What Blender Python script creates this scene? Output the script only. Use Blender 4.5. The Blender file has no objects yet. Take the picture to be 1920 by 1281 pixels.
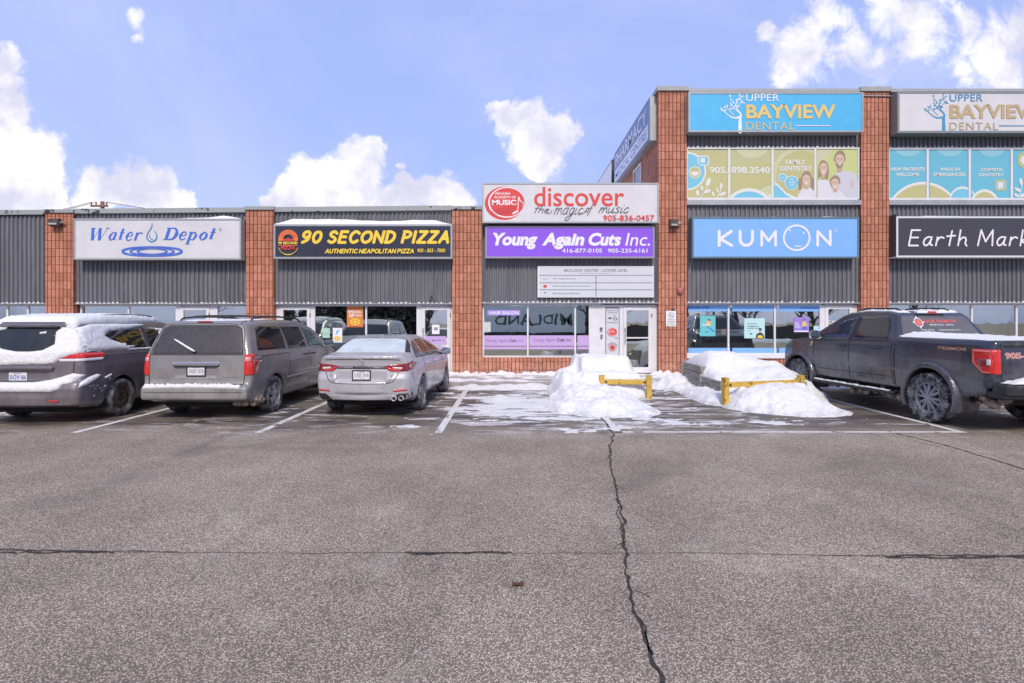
import bpy, math, random
import numpy as np
from mathutils import Vector, Matrix
from mathutils.geometry import delaunay_2d_cdt
from mathutils.bvhtree import BVHTree
R = math.radians
sc = bpy.context.scene
COL = sc.collection
random.seed(7)
RNG = np.random.default_rng(11)

# ------------------------------------------------------------------ camera
EYE = 1.75
FPX = 1060.0                       # focal length in pixels of the 1920 px wide photograph
cam_d = bpy.data.cameras.new('camera')
cam = bpy.data.objects.new('camera', cam_d)
COL.objects.link(cam)
cam.location = (0, 0, EYE)
cam.rotation_euler = (R(90), 0, 0)
cam_d.sensor_width = 36
cam_d.lens = 36 * FPX / 1920
cam_d.shift_y = -40.5 / 1920
cam_d.clip_end = 3000
sc.camera = cam

# ------------------------------------------------------------------ exposure
sc.view_settings.view_transform = 'Standard'
sc.view_settings.look = 'None'
sc.view_settings.exposure = 0.8
sc.view_settings.gamma = 1.0
sc.cycles.use_denoising = True
sc.cycles.max_bounces = 8
sc.cycles.transparent_max_bounces = 12
sc.cycles.sample_clamp_indirect = 6


# ------------------------------------------------------------------ node helper
class NT:
    def __init__(s, tree):
        s.t = tree

    def __call__(s, typ, ins=None, **props):
        n = s.t.nodes.new(typ)
        for k, v in props.items():
            setattr(n, k, v)
        for k, v in (ins or {}).items():
            if isinstance(v, bpy.types.NodeSocket):
                s.t.links.new(v, n.inputs[k])
            else:
                n.inputs[k].default_value = v
        return n

    def m(s, op, a, b=0.0, c=0.0, clamp=False):
        return s('ShaderNodeMath', {0: a, 1: b, 2: c}, operation=op, use_clamp=clamp).outputs[0]

    def vm(s, op, a, b=(0, 0, 0)):
        n = s('ShaderNodeVectorMath', {0: a, 1: b}, operation=op)
        return n.outputs['Value'] if op in ('DISTANCE', 'LENGTH', 'DOT_PRODUCT') else n.outputs[0]

    def mix(s, f, a, b, blend='MIX'):
        def c(v):
            return v if isinstance(v, bpy.types.NodeSocket) else (tuple(v) + (1,) if len(v) == 3 else v)
        n = s('ShaderNodeMix', {0: f, 6: c(a), 7: c(b)}, data_type='RGBA', blend_type=blend)
        return n.outputs[2]

    def noise(s, vec, scale, detail=4, rough=.55, dist=0.0):
        return s('ShaderNodeTexNoise', {'Vector': vec, 'Scale': scale, 'Detail': detail, 'Roughness': rough, 'Distortion': dist})

    def ss(s, v, lo, hi, a=0.0, b=1.0):
        return s('ShaderNodeMapRange', {0: v, 1: lo, 2: hi, 3: a, 4: b}, interpolation_type='SMOOTHSTEP').outputs[0]

    def sep(s, v):
        return s('ShaderNodeSeparateXYZ', {0: v}).outputs

    def comb(s, x, y, z=0.0):
        return s('ShaderNodeCombineXYZ', {0: x, 1: y, 2: z}).outputs[0]

    def bump(s, h, dist, strength=1.0):
        return s('ShaderNodeBump', {'Height': h, 'Distance': dist, 'Strength': strength}).outputs[0]


# ------------------------------------------------------------------ world: Nishita sky with cumulus
SUN_EL, SUN_AZ = R(43), R(178)     # azimuth clockwise from +Y: behind the camera, to the left
world = bpy.data.worlds.new('World')
sc.world = world
world.use_nodes = True
wt = world.node_tree
wt.nodes.clear()
W = NT(wt)
sky = W('ShaderNodeTexSky', sky_type='NISHITA', sun_disc=False, sun_elevation=SUN_EL, sun_rotation=SUN_AZ, air_density=1.0, dust_density=1.2, ozone_density=1.5)
dirv = W('ShaderNodeTexCoord').outputs['Generated']
dx, dy, dz = W.sep(dirv)
yy = W.m('MAXIMUM', dy, 0.06)
pu, pv = W.m('DIVIDE', dx, yy), W.m('DIVIDE', dz, yy)
puv = W.comb(pu, pv)
n1 = W.noise(puv, 7.0, 3, .5).outputs['Color']
n2 = W.noise(puv, 26.0, 4, .6).outputs['Color']
wob = W.vm('ADD', W.vm('MULTIPLY', W.vm('SUBTRACT', n1, (.5, .5, .5)), (.085, .085, 0)),
           W.vm('MULTIPLY', W.vm('SUBTRACT', n2, (.5, .5, .5)), (.045, .045, 0)))
pw = W.vm('ADD', puv, wob)
CLOUDS = [(0, 125, 42), (12, 195, 52), (5, 290, 88), (55, 300, 62), (85, 350, 55), (0, 380, 95), (105, 395, 45),
          (200, 352, 48), (240, 345, 52), (290, 365, 46), (318, 386, 30), (165, 392, 52),
          (590, 345, 58), (556, 368, 48), (640, 330, 52), (678, 300, 42), (694, 268, 22), (620, 385, 70), (675, 362, 52), (516, 384, 26),
          (790, 366, 42), (832, 373, 46), (760, 342, 19), (752, 312, 11), (862, 386, 28), (738, 390, 44),
          (1000, 248, 62), (956, 228, 42), (1036, 248, 46), (1010, 290, 46), (938, 204, 26), (1004, 322, 20),
         ]
WISPS = [(1490, 110, 52), (1530, 88, 55), (1562, 38, 48), (1600, 84, 48), (1466, 140, 32), (1650, 110, 45), (1660, 30, 62),
         (1722, 40, 62), (1706, 100, 34), (1800, 40, 38), (1838, 112, 62), (1905, 60, 72), (1880, 135, 55), (1925, 15, 40),
         (1762, 8, 46), (1800, 140, 40), (1440, 60, 20), (257, 20, 21), (264, 56, 17)]


def cloud_field(blobs):
    acc = None
    for (px, py, r) in blobs:
        d = W.vm('DISTANCE', pw, ((px - 960) / FPX, (600 - py) / FPX, 0))
        v = W.m('MULTIPLY_ADD', d, -FPX / r, 1.0)
        acc = v if acc is None else W.m('MAXIMUM', acc, v)
    return acc


nf = W.noise(puv, 22.0, 7, .62).outputs['Fac']
nw = W.noise(puv, 11.0, 8, .68, .6).outputs['Fac']
cf = W.ss(W.m('MULTIPLY_ADD', W.m('SUBTRACT', nf, .5), 1.55, cloud_field(CLOUDS)), -.16, .30)
cw = W.ss(W.m('MULTIPLY_ADD', W.m('SUBTRACT', nw, .52), 3.4, cloud_field(WISPS)), -.25, .75)
front = W.m('GREATER_THAN', dy, 0.06)
nb = W.noise(dirv, 2.6, 6, .6).outputs['Fac']
cb = W.m('MULTIPLY', W.ss(nb, .53, .68), W.m('SUBTRACT', 1.0, front))
cmask = W.m('ADD', W.m('MULTIPLY', W.m('MAXIMUM', cf, cw), front), cb, clamp=True)
shade = W.ss(W.noise(puv, 6.0, 7, .62).outputs['Fac'], .36, .60)
ccol = W.mix(shade, (7.0, 7.0, 8.8), (10.6, 10.4, 10.6))
skyt = W.mix(1.0, sky.outputs[0], (1.22, 1.02, 1.12), 'MULTIPLY')
skyt = W.mix(.70, skyt, (4.75, 6.15, 11.5))
veil = W.ss(W.noise(puv, 1.6, 6, .6, .5).outputs['Fac'], .40, .75, 0.0, .32)
skyt = W.mix(veil, skyt, (8.2, 8.6, 11.4))
skyc = W.mix(cmask, skyt, ccol)
bg = W('ShaderNodeBackground', {'Color': skyc, 'Strength': 0.06})
wo = W('ShaderNodeOutputWorld', {'Surface': bg.outputs[0]})

# ------------------------------------------------------------------ sun (soft: it shines through cloud)
sun_d = bpy.data.lights.new('sun', 'SUN')
sun_d.energy = 1.85
sun_d.angle = R(11)
sun_d.color = (1.0, .915, .78)
sun = bpy.data.objects.new('sun', sun_d)
COL.objects.link(sun)
sdir = Vector((math.sin(SUN_AZ) * math.cos(SUN_EL), math.cos(SUN_AZ) * math.cos(SUN_EL), math.sin(SUN_EL)))
sun.rotation_euler = sdir.to_track_quat('Z', 'Y').to_euler()


# ------------------------------------------------------------------ mesh helpers
def F(px, py, Y):
    """A point measured on the photograph, on the plane at distance Y."""
    return ((px - 960) * Y / FPX, Y, EYE - (py - 600) * Y / FPX)


class MB:
    def __init__(s):
        s.v, s.f, s.mi = [], [], []

    def add(s, vs, fs, m=0):
        o = len(s.v)
        s.v.extend(tuple(map(float, p)) for p in vs)
        for f in fs:
            s.f.append(tuple(i + o for i in f))
            s.mi.append(m)
        return s

    def box(s, x0, x1, y0, y1, z0, z1, m=0):
        x0, x1 = min(x0, x1), max(x0, x1)
        y0, y1 = min(y0, y1), max(y0, y1)
        z0, z1 = min(z0, z1), max(z0, z1)
        v = [(x0, y0, z0), (x1, y0, z0), (x1, y1, z0), (x0, y1, z0), (x0, y0, z1), (x1, y0, z1), (x1, y1, z1), (x0, y1, z1)]
        return s.add(v, [(3, 2, 1, 0), (4, 5, 6, 7), (0, 1, 5, 4), (1, 2, 6, 5), (2, 3, 7, 6), (3, 0, 4, 7)], m)

    def rbox(s, x0, x1, y0, y1, z0, z1, r=.01, m=0):
        """box with chamfered edges"""
        b = [min(x0, x1), max(x0, x1), min(y0, y1), max(y0, y1), min(z0, z1), max(z0, z1)]
        r = min(r, (b[1] - b[0]) * .45, (b[3] - b[2]) * .45, (b[5] - b[4]) * .45)
        vs, fs = [], []
        idx = {}
        for i in (0, 1):
            for j in (0, 1):
                for k in (0, 1):
                    c = [b[i], b[2 + j], b[4 + k]]
                    sg = [1 if q == 0 else -1 for q in (i, j, k)]
                    for a in range(3):
                        p = [c[t] + (0 if t == a else sg[t] * r) for t in range(3)]
                        idx[(i, j, k, a)] = len(vs)
                        vs.append(p)
        def q(*k):
            fs.append(tuple(idx[t] for t in k))
        q((0,0,0,0),(0,0,1,0),(0,1,1,0),(0,1,0,0)); q((1,0,0,0),(1,1,0,0),(1,1,1,0),(1,0,1,0))
        q((0,0,0,1),(1,0,0,1),(1,0,1,1),(0,0,1,1)); q((0,1,0,1),(0,1,1,1),(1,1,1,1),(1,1,0,1))
        q((0,0,0,2),(0,1,0,2),(1,1,0,2),(1,0,0,2)); q((0,0,1,2),(1,0,1,2),(1,1,1,2),(0,1,1,2))
        for i in (0, 1):
            for j in (0, 1):
                q((i,j,0,0),(i,j,1,0),(i,j,1,1),(i,j,0,1)); q((i,0,j,0),(i,1,j,0),(i,1,j,2),(i,0,j,2)); q((0,i,j,1),(1,i,j,1),(1,i,j,2),(0,i,j,2))
                for k in (0, 1):
                    q((i,j,k,0),(i,j,k,1),(i,j,k,2))
        return s.add(vs, fs, m)

    def tube(s, pts, r, n=8, m=0, caps=True):
        pts = [Vector(p) for p in pts]
        rs = r if isinstance(r, (list, tuple)) else [r] * len(pts)
        vs, fs = [], []
        up = Vector((0, 0, 1))
        for i, p in enumerate(pts):
            t = (pts[min(i + 1, len(pts) - 1)] - pts[max(i - 1, 0)]).normalized()
            a = t.cross(up)
            if a.length < .05:
                a = t.cross(Vector((1, 0, 0)))
            a.normalize()
            b = a.cross(t)
            for k in range(n):
                w = 2 * math.pi * k / n
                vs.append(p + (a * math.cos(w) + b * math.sin(w)) * rs[i])
        for i in range(len(pts) - 1):
            for k in range(n):
                k2 = (k + 1) % n
                fs.append((i * n + k, (i + 1) * n + k, (i + 1) * n + k2, i * n + k2))
        if caps:
            fs.append(tuple(range(n)))
            fs.append(tuple(reversed(range((len(pts) - 1) * n, len(pts) * n))))
        return s.add(vs, fs, m)

    def lathe_x(s, prof, c, n=40, m=0, cap=False):
        """profile of (radius, x) spun round an x-parallel axis through c"""
        vs, fs = [], []
        for (r, x) in prof:
            for k in range(n):
                a = 2 * math.pi * k / n
                vs.append((c[0] + x, c[1] + r * math.cos(a), c[2] + r * math.sin(a)))
        for i in range(len(prof) - 1):
            for k in range(n):
                k2 = (k + 1) % n
                fs.append((i * n + k, i * n + k2, (i + 1) * n + k2, (i + 1) * n + k))
        if cap:
            fs.append(tuple(range((len(prof) - 1) * n, len(prof) * n)))
        return s.add(vs, fs, m)

    def build(s, name, mats, parent=None, smooth=False, local=False):
        me = bpy.data.meshes.new(name)
        v = s.v
        if parent is not None and not local:
            o = world_loc(parent)
            v = [(p[0] - o[0], p[1] - o[1], p[2] - o[2]) for p in v]
        me.from_pydata(v, [], s.f)
        if not isinstance(mats, (list, tuple)):
            mats = [mats]
        for m in mats:
            me.materials.append(m)
        if len(mats) > 1:
            me.polygons.foreach_set('material_index', s.mi)
        if smooth:
            me.polygons.foreach_set('use_smooth', [True] * len(me.polygons))
        me.update()
        ob = bpy.data.objects.new(name, me)
        COL.objects.link(ob)
        if parent is not None:
            ob.parent = parent
        return ob


def world_loc(o):
    p = Vector((0, 0, 0))
    while o is not None:
        p += o.location
        o = o.parent
    return p


def tag(o, label=None, cat=None, group=None, kind=None):
    if label: o['label'] = label
    if cat: o['category'] = cat
    if group: o['group'] = group
    if kind: o['kind'] = kind
    return o


def thing(name, loc, label, cat, group=None, rz=0.0, parent=None):
    o = bpy.data.objects.new(name, None)
    COL.objects.link(o)
    o.location = loc
    o.rotation_euler = (0, 0, rz)
    o.empty_display_size = .1
    if parent is not None:
        o.parent = parent
    return tag(o, label, cat, group)


def copy_tree(o, parent=None):
    c = o.copy()
    COL.objects.link(c)
    if parent is not None:
        c.parent = parent
    for ch in list(o.children):
        copy_tree(ch, c)
    return c


# ------------------------------------------------------------------ flat graphics: text, shapes, strokes
_tcache = {}


def text_geo(body, bold=0.0, shear=0.0, spacing=1.0):
    k = (body, bold, shear, spacing)
    if k in _tcache:
        return _tcache[k]
    c = bpy.data.curves.new('t', 'FONT')
    c.body = body
    c.offset = bold
    c.shear = shear
    c.space_character = spacing
    c.resolution_u = 4
    o = bpy.data.objects.new('t', c)
    COL.objects.link(o)
    dg = bpy.context.evaluated_depsgraph_get()
    me = bpy.data.meshes.new_from_object(o.evaluated_get(dg))
    v = np.array([(p.co.x, p.co.y) for p in me.vertices])
    f = [tuple(p.vertices) for p in me.polygons]
    bpy.data.objects.remove(o)
    bpy.data.curves.remove(c)
    bpy.data.meshes.remove(me)
    v[:, 0] -= v[:, 0].min()
    v[:, 1] -= v[:, 1].min()
    v /= v.max(axis=0)
    _tcache[k] = (v, f)
    return v, f


def catmull(pts, n=6, closed=False):
    pts = [np.array(p, float) for p in pts]
    N = len(pts)
    out = []
    rng = range(N if closed else N - 1)
    for i in rng:
        if closed:
            p0, p1, p2, p3 = pts[i - 1], pts[i], pts[(i + 1) % N], pts[(i + 2) % N]
        else:
            p0, p1, p2, p3 = pts[max(i - 1, 0)], pts[i], pts[i + 1], pts[min(i + 2, N - 1)]
        for k in range(n):
            t = k / n
            out.append(.5 * (2 * p1 + (p2 - p0) * t + (2 * p0 - 5 * p1 + 4 * p2 - p3) * t * t + (3 * p1 - p0 - 3 * p2 + p3) * t ** 3))
    if not closed:
        out.append(pts[-1])
    return out


def ribbon2(pts, w, closed=False, caps=True):
    pts = [np.array(p, float) for p in pts]
    ws = w if isinstance(w, (list, tuple)) else [w] * len(pts)
    n = len(pts)
    L, Rr = [], []
    for i in range(n):
        a = pts[i - 1] if (i > 0 or closed) else pts[i]
        b = pts[(i + 1) % n] if (i < n - 1 or closed) else pts[i]
        t = b - a
        t = t / (np.linalg.norm(t) + 1e-9)
        nn = np.array((-t[1], t[0]))
        L.append(pts[i] + nn * ws[i] / 2)
        Rr.append(pts[i] - nn * ws[i] / 2)
    v = L + Rr
    f = [(i, n + i, n + (i + 1) % n, (i + 1) % n) for i in range(n if closed else n - 1)]
    if caps and not closed:
        for e, o in ((0, 1), (n - 1, n - 2)):
            t = pts[e] - pts[o]
            t = t / (np.linalg.norm(t) + 1e-9)
            a0 = math.atan2(t[1], t[0])
            b0 = len(v)
            for k in range(7):
                a = a0 - math.pi / 2 + math.pi * k / 6
                v.append(pts[e] + np.array((math.cos(a), math.sin(a))) * ws[e] / 2)
            f.append(tuple(range(b0, b0 + 7)))
    return v, f


def ell(cx, cy, rx, ry, n=40, a0=0, a1=360):
    full = abs(a1 - a0) >= 360
    return [(cx + rx * math.cos(R(a0 + (a1 - a0) * k / (n if full else n - 1))), cy + ry * math.sin(R(a0 + (a1 - a0) * k / (n if full else n - 1)))) for k in range(n)]


class Graphic:
    """Flat artwork laid in 2.5 mm sheets on a plane: mapf(u, v, lift) -> xyz. v grows downward."""

    def __init__(s, root, mapf, local=False):
        s.root, s.map, s.local = root, mapf, local
        s.parts, s.n = {}, 0

    def _put(s, part, mat, v, f, flip=True, ramp=0):
        s.n += 1
        k = (part, mat.name)
        if k not in s.parts:
            s.parts[k] = (MB(), mat)
        lift = .0025 + .0004 * s.n
        if flip:
            f = [tuple(reversed(q)) for q in f]
        s.parts[k][0].add([s.map(p[0], p[1], lift + (.004 * (i % ramp) / ramp if ramp and i < 2 * ramp else (.0042 if ramp else 0))) for i, p in enumerate(v)], f)

    def text(s, part, mat, body, x0, y0, x1, y1, bold=0.0, shear=0.0, spacing=1.0, flat=0):
        v, f = text_geo(body, bold, shear, spacing)
        s._put(part, mat, [(x0 + p[0] * (x1 - x0), y1 - p[1] * (y1 - y0)) for p in v], f, flip=False)

    def poly(s, part, mat, pts):
        n = len(pts)
        ar = sum(pts[i][0] * pts[(i + 1) % n][1] - pts[(i + 1) % n][0] * pts[i][1] for i in range(n))
        if ar < 0:
            pts = list(reversed(pts))
        v2 = [Vector(p) for p in pts]
        r = delaunay_2d_cdt(v2, [], [list(range(n))], 1, 1e-6)
        s._put(part, mat, [tuple(p) for p in r[0]], [tuple(q) for q in r[2]])

    def rect(s, part, mat, x0, y0, x1, y1):
        s._put(part, mat, [(x0, y0), (x1, y0), (x1, y1), (x0, y1)], [(0, 1, 2, 3)])

    def stroke(s, part, mat, pts, w, closed=False, caps=True):
        v, f = ribbon2(pts, w, closed, caps)
        s._put(part, mat, v, f, ramp=len(pts) if len(pts) > 8 and not closed else 0)

    def polystroke(s, part, mat, pts, w):
        for i in range(len(pts) - 1):
            s.stroke(part, mat, [pts[i], pts[i + 1]], w)

    def ring(s, part, mat, cx, cy, rx, ry, w, n=48, a0=0, a1=360):
        full = abs(a1 - a0) >= 360
        s.stroke(part, mat, ell(cx, cy, rx, ry, n, a0, a1), w, closed=full, caps=not full)

    def glyphs(s, part, mat, word, x0, y0, x1, y1, w, font, shear=0.0, gap=.22, space=.45):
        """single-stroke lettering fitted to the ink box"""
        X, allp = 0.0, []
        for ch in word:
            if ch == ' ':
                X += space
                continue
            wd, paths = font[ch]
            for p in paths:
                sm = p[0] == 's'
                q = p[1:]
                q = catmull(q, 6) if sm else q
                q = [(X + a + shear * (b - .5), b) for a, b in q]
                if sm:
                    allp.append(q)
                else:
                    allp += [[q[i], q[i + 1]] for i in range(len(q) - 1)]
            X += wd + gap
        xs = [a for p in allp for a, b in p]
        ys = [b for p in allp for a, b in p]
        ax, bx, ay, by = min(xs), max(xs), min(ys), max(ys)
        hw = w / 2
        for p in allp:
            s.stroke(part, mat, [(x0 + hw + (a - ax) / (bx - ax) * (x1 - x0 - w), y1 - hw - (b - ay) / (by - ay) * (y1 - y0 - w)) for a, b in p], w)

    def done(s, parent=None):
        for (part, mn), (mb, mat) in s.parts.items():
            mb.build(part, mat, parent or s.root, local=s.local)


STROKE = {
    'A': (.7, [('l', (0, 0), (.36, 1), (.7, 0)), ('l', (.13, .35), (.6, .35))]),
    'C': (.68, [('s', (.68, .84), (.5, .98), (.3, .98), (.06, .72), (.03, .35), (.22, .03), (.45, .02), (.66, .16))]),
    'D': (.68, [('l', (.05, 0), (.05, 1)), ('s', (.0, 1), (.3, .98), (.6, .8), (.66, .45), (.5, .12), (.25, 0), (0, 0))]),
    'E': (.58, [('l', (.56, 1), (.05, 1), (.0, 0), (.54, 0)), ('l', (.04, .52), (.48, .52))]),
    'H': (.62, [('l', (0, 0), (0, 1)), ('l', (.62, 0), (.62, 1)), ('l', (0, .5), (.62, .5))]),
    'I': (.1, [('l', (.05, 0), (.05, 1))]),
    'K': (.62, [('l', (0, 0), (0, 1)), ('l', (.6, 1), (.05, .46), (.62, 0))]),
    'L': (.5, [('l', (0, 1), (0, 0), (.5, 0))]),
    'M': (.84, [('l', (0, 0), (.08, 1), (.42, .25), (.76, 1), (.84, 0))]),
    'N': (.66, [('l', (0, 0), (0, 1), (.66, 0), (.66, 1))]),
    'O': (.78, [('s', (.4, 1), (.12, .85), (.0, .5), (.12, .13), (.38, 0), (.66, .15), (.78, .5), (.66, .87), (.4, 1))]),
    'P': (.6, [('l', (.02, 0), (.05, 1)), ('s', (.0, 1), (.3, 1), (.56, .88), (.58, .66), (.4, .48), (.05, .44))]),
    'S': (.58, [('s', (.56, .84), (.4, .98), (.2, .97), (.06, .8), (.14, .6), (.4, .46), (.54, .28), (.44, .06), (.22, .0), (.02, .12))]),
    'T': (.62, [('l', (0, 1), (.62, 1)), ('l', (.31, 1), (.31, 0))]),
    'U': (.62, [('s', (0, 1), (0, .6), (.02, .25), (.16, .04), (.31, 0), (.46, .04), (.6, .25), (.62, .6), (.62, 1))]),
    'Z': (.62, [('l', (.04, 1), (.62, 1), (0, 0), (.62, 0))]),
    '9': (.6, [('s', (.56, .70), (.50, .92), (.32, 1.0), (.12, .92), (.03, .72), (.12, .52), (.30, .46), (.48, .54), (.56, .70)), ('s', (.56, .72), (.53, .46), (.40, .20), (.08, .0))]),
    '0': (.62, [('s', (.32, 1), (.1, .85), (.0, .5), (.1, .14), (.3, 0), (.52, .15), (.62, .5), (.54, .86), (.32, 1))]),
    'a': (.52, [('s', (.46, .5), (.28, .56), (.08, .42), (.02, .18), (.14, .0), (.32, .1), (.46, .45)), ('s', (.47, .55), (.42, .25), (.44, .06), (.54, .02))]),
    'r': (.4, [('l', (.04, .54), (0, 0)), ('s', (.02, .3), (.14, .48), (.28, .54), (.4, .48))]),
    't': (.42, [('s', (.2, .95), (.17, .5), (.14, 0)), ('l', (-.06, .6), (.42, .64))]),
    'h': (.5, [('l', (.03, 1), (0, 0)), ('s', (.0, .25), (.16, .48), (.34, .52), (.42, .36), (.4, .14), (.5, -.02))]),
    'k': (.5, [('l', (.03, 1), (0, 0)), ('l', (.42, .56), (.03, .28), (.46, 0))]),
    'e': (.46, [('s', (.04, .27), (.3, .3), (.42, .42), (.26, .55), (.06, .38), (.04, .14), (.2, .0), (.46, .1))]),
    's': (.4, [('s', (.38, .48), (.2, .55), (.06, .44), (.2, .3), (.36, .16), (.2, .0), (.0, .08))]),
    'm': (.72, [('l', (.03, .54), (0, 0)), ('s', (.0, .25), (.16, .5), (.3, .5), (.32, .2), (.31, 0)), ('s', (.32, .25), (.46, .5), (.6, .5), (.64, .2), (.74, .02))]),
    'g': (.5, [('s', (.46, .5), (.28, .56), (.08, .42), (.04, .18), (.16, .02), (.34, .12), (.46, .5), (.4, .0), (.2, -.42), (-.1, -.5), (-.14, -.3), (.2, -.1), (.5, .1))]),
    'i': (.2, [('s', (.06, .52), (.02, .15), (.08, 0), (.22, .1)), ('l', (.12, .74), (.14, .78))]),
    'c': (.42, [('s', (.4, .46), (.22, .54), (.04, .32), (.06, .06), (.24, .0), (.48, .14))]),
    'o': (.46, [('s', (.24, .54), (.04, .36), (.06, .06), (.26, .0), (.44, .2), (.4, .48), (.22, .54))]),
    'f': (.36, [('s', (.5, .95), (.34, 1.0), (.22, .6), (.12, -.1), (-.06, -.4)), ('l', (-.02, .5), (.38, .54))]),
    'u': (.54, [('s', (.03, .52), (0, .16), (.12, 0), (.32, .16), (.42, .5)), ('s', (.44, .52), (.4, .14), (.46, .0), (.58, .08))]),
}


# ------------------------------------------------------------------ materials
MATS = {}


def mat(name, col, rough=.6, metal=0.0, spec=.5, var=0.0, vscale=3.0, bump=0.0, bscale=60.0, coat=0.0, dirt=None, dlo=.45, dhi=.7, dscale=2.0, zs=1.0):
    """plain coloured material with mottling (var), fine bump and optional dirt of its own colour"""
    if name in MATS:
        return MATS[name]
    m = bpy.data.materials.new(name)
    m.use_nodes = True
    t = m.node_tree
    t.nodes.clear()
    n = NT(t)
    co = n('ShaderNodeTexCoord').outputs['Object']
    c = tuple(col) + (1,)
    if zs != 1.0:
        a_, b_, c_ = n.sep(co)
        co = n.comb(a_, b_, n.m('MULTIPLY', c_, zs))
    if var:
        f = n.noise(co, vscale, 5, .6).outputs['Fac']
        k = n.ss(f, .3, .7)
        c = n.mix(k, tuple(x * (1 - var) for x in col), tuple(min(1, x * (1 + var)) for x in col))
    r = rough
    if dirt:
        f = n.noise(co, dscale, 7, .65).outputs['Fac']
        k = n.ss(f, dlo, dhi)
        c = n.mix(k, c, dirt)
        r = n.m('MULTIPLY_ADD', k, .25, rough, clamp=True)
    ins = {'Base Color': c, 'Roughness': r, 'Metallic': metal, 'Specular IOR Level': spec, 'Coat Weight': coat}
    if bump:
        ins['Normal'] = n.bump(n.noise(co, bscale, 4, .6).outputs['Fac'], bump)
    p = n('ShaderNodeBsdfPrincipled', ins)
    n('ShaderNodeOutputMaterial', {'Surface': p.outputs[0]})
    MATS[name] = m
    return m


def mat_asphalt():
    m = bpy.data.materials.new('asphalt')
    m.use_nodes = True
    t = m.node_tree
    t.nodes.clear()
    n = NT(t)
    pos = n('ShaderNodeNewGeometry').outputs['Position']
    x, y, z = n.sep(pos)
    flat = n.comb(x, y)
    v1 = n('ShaderNodeTexVoronoi', {'Vector': flat, 'Scale': 100.0, 'Randomness': 1.0})
    v2 = n('ShaderNodeTexVoronoi', {'Vector': flat, 'Scale': 210.0})
    st = n.sep(v1.outputs['Color'])[0]
    st2 = n.sep(v2.outputs['Color'])[1]
    tone = n.m('ADD', n.m('MULTIPLY', st, .6), n.m('MULTIPLY', st2, .4))
    base = n.mix(n.ss(tone, .1, .92), (.195, .162, .124), (.75, .635, .495))
    gap = n.ss(v1.outputs['Distance'], .30, .62)
    base = n.mix(n.m('MULTIPLY', gap, .8), base, (.125, .107, .088))
    dn = n.noise(n.comb(n.m('ADD', n.m('MULTIPLY', x, .50), n.m('MULTIPLY', y, -.42)), n.m('ADD', n.m('MULTIPLY', x, .16), n.m('MULTIPLY', y, .55))), .9, 6, .62, .6).outputs['Fac']
    damp = n.m('MULTIPLY', n.ss(dn, .52, .72), n.ss(y, 3.2, 6.5, .35, 1.0))
    base = n.mix(n.m('MULTIPLY', damp, .55), base, (.15, .130, .107))
    slt = n.ss(n.noise(flat, .75, 7, .66, 1.0).outputs['Fac'], .55, .68)
    base = n.mix(n.m('MULTIPLY', slt, .14), base, (.66, .61, .53))
    wsp = n('ShaderNodeTexVoronoi', {'Vector': flat, 'Scale': 3.1})
    base = n.mix(n.m('MULTIPLY', n.ss(wsp.outputs['Distance'], .035, .018), .8), base, (.72, .69, .66))
    oil = n.ss(n.noise(n.comb(n.m('MULTIPLY', x, .9), n.m('MULTIPLY', y, .55)), 1.7, 4, .7, 1.2).outputs['Fac'], .66, .78)
    base = n.mix(n.m('MULTIPLY', oil, .45), base, (.06, .052, .048))
    big = n.noise(flat, .55, 6, .62).outputs['Fac']
    base = n.mix(1.0, base, n.mix(n.ss(big, .3, .7), (.78, .77, .77), (1.12, 1.11, 1.1)), 'MULTIPLY')
    # tyre-worn dark tracks running into the stalls
    trk = n.noise(n.comb(n.m('MULTIPLY', x, 1.6), n.m('MULTIPLY', y, .16)), 1.0, 5, .6).outputs['Fac']
    base = n.mix(n.m('MULTIPLY', n.ss(trk, .55, .72), .35), base, (.07, .062, .058))
    # damp, gritty band in and before the parking stalls
    edge = n.m('ADD', y, n.m('MULTIPLY', n.noise(flat, .8, 4, .6).outputs['Fac'], 1.6))
    stall = n.ss(edge, 9.2, 10.6)
    wetn = n.ss(n.noise(n.comb(n.m('MULTIPLY', x, .6), n.m('MULTIPLY', y, 1.3)), 1.4, 6, .65, .4).outputs['Fac'], .38, .62)
    wet = n.m('MULTIPLY', stall, n.m('MULTIPLY_ADD', wetn, .5, .42))
    base = n.mix(wet, base, (.062, .052, .048))
    # trodden snow and ice left in streaks
    sv = n.comb(n.m('MULTIPLY', x, .75), n.m('MULTIPLY', y, 2.2))
    sn = n.noise(sv, 1.5, 9, .68, .9).outputs['Fac']
    thr = n.noise(flat, .35, 2, .5).outputs['Fac']
    near = n.ss(x, -3.0, 1.4)
    lev = n.m('ADD', sn, n.m('MULTIPLY', n.m('SUBTRACT', thr, .5), .25))
    lev = n.m('ADD', lev, n.m('MULTIPLY', n.m('MULTIPLY', near, n.ss(x, 4.6, 2.2)), .085))
    fr = n.ss(y, 8.1, 9.9)
    ice = n.m('MULTIPLY', n.ss(lev, .535, .66), fr)
    ice = n.m('MULTIPLY', ice, n.m('MULTIPLY_ADD', n.ss(n.noise(flat, 14, 5, .7).outputs['Fac'], .35, .6), .55, .45))
    base = n.mix(ice, base, (.72, .70, .70))
    rough = n.m('SUBTRACT', n.m('SUBTRACT', .82, n.m('MULTIPLY', wet, .40)), n.m('MULTIPLY', damp, .22))
    hgt = n.m('ADD', n.m('MULTIPLY', n.m('SUBTRACT', 1.0, v1.outputs['Distance']), .6), n.m('MULTIPLY', st, .5))
    p = n('ShaderNodeBsdfPrincipled', {'Base Color': base, 'Roughness': rough, 'Specular IOR Level': .25, 'Normal': n.bump(hgt, .007, .7)})
    n('ShaderNodeOutputMaterial', {'Surface': p.outputs[0]})
    return m


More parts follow.
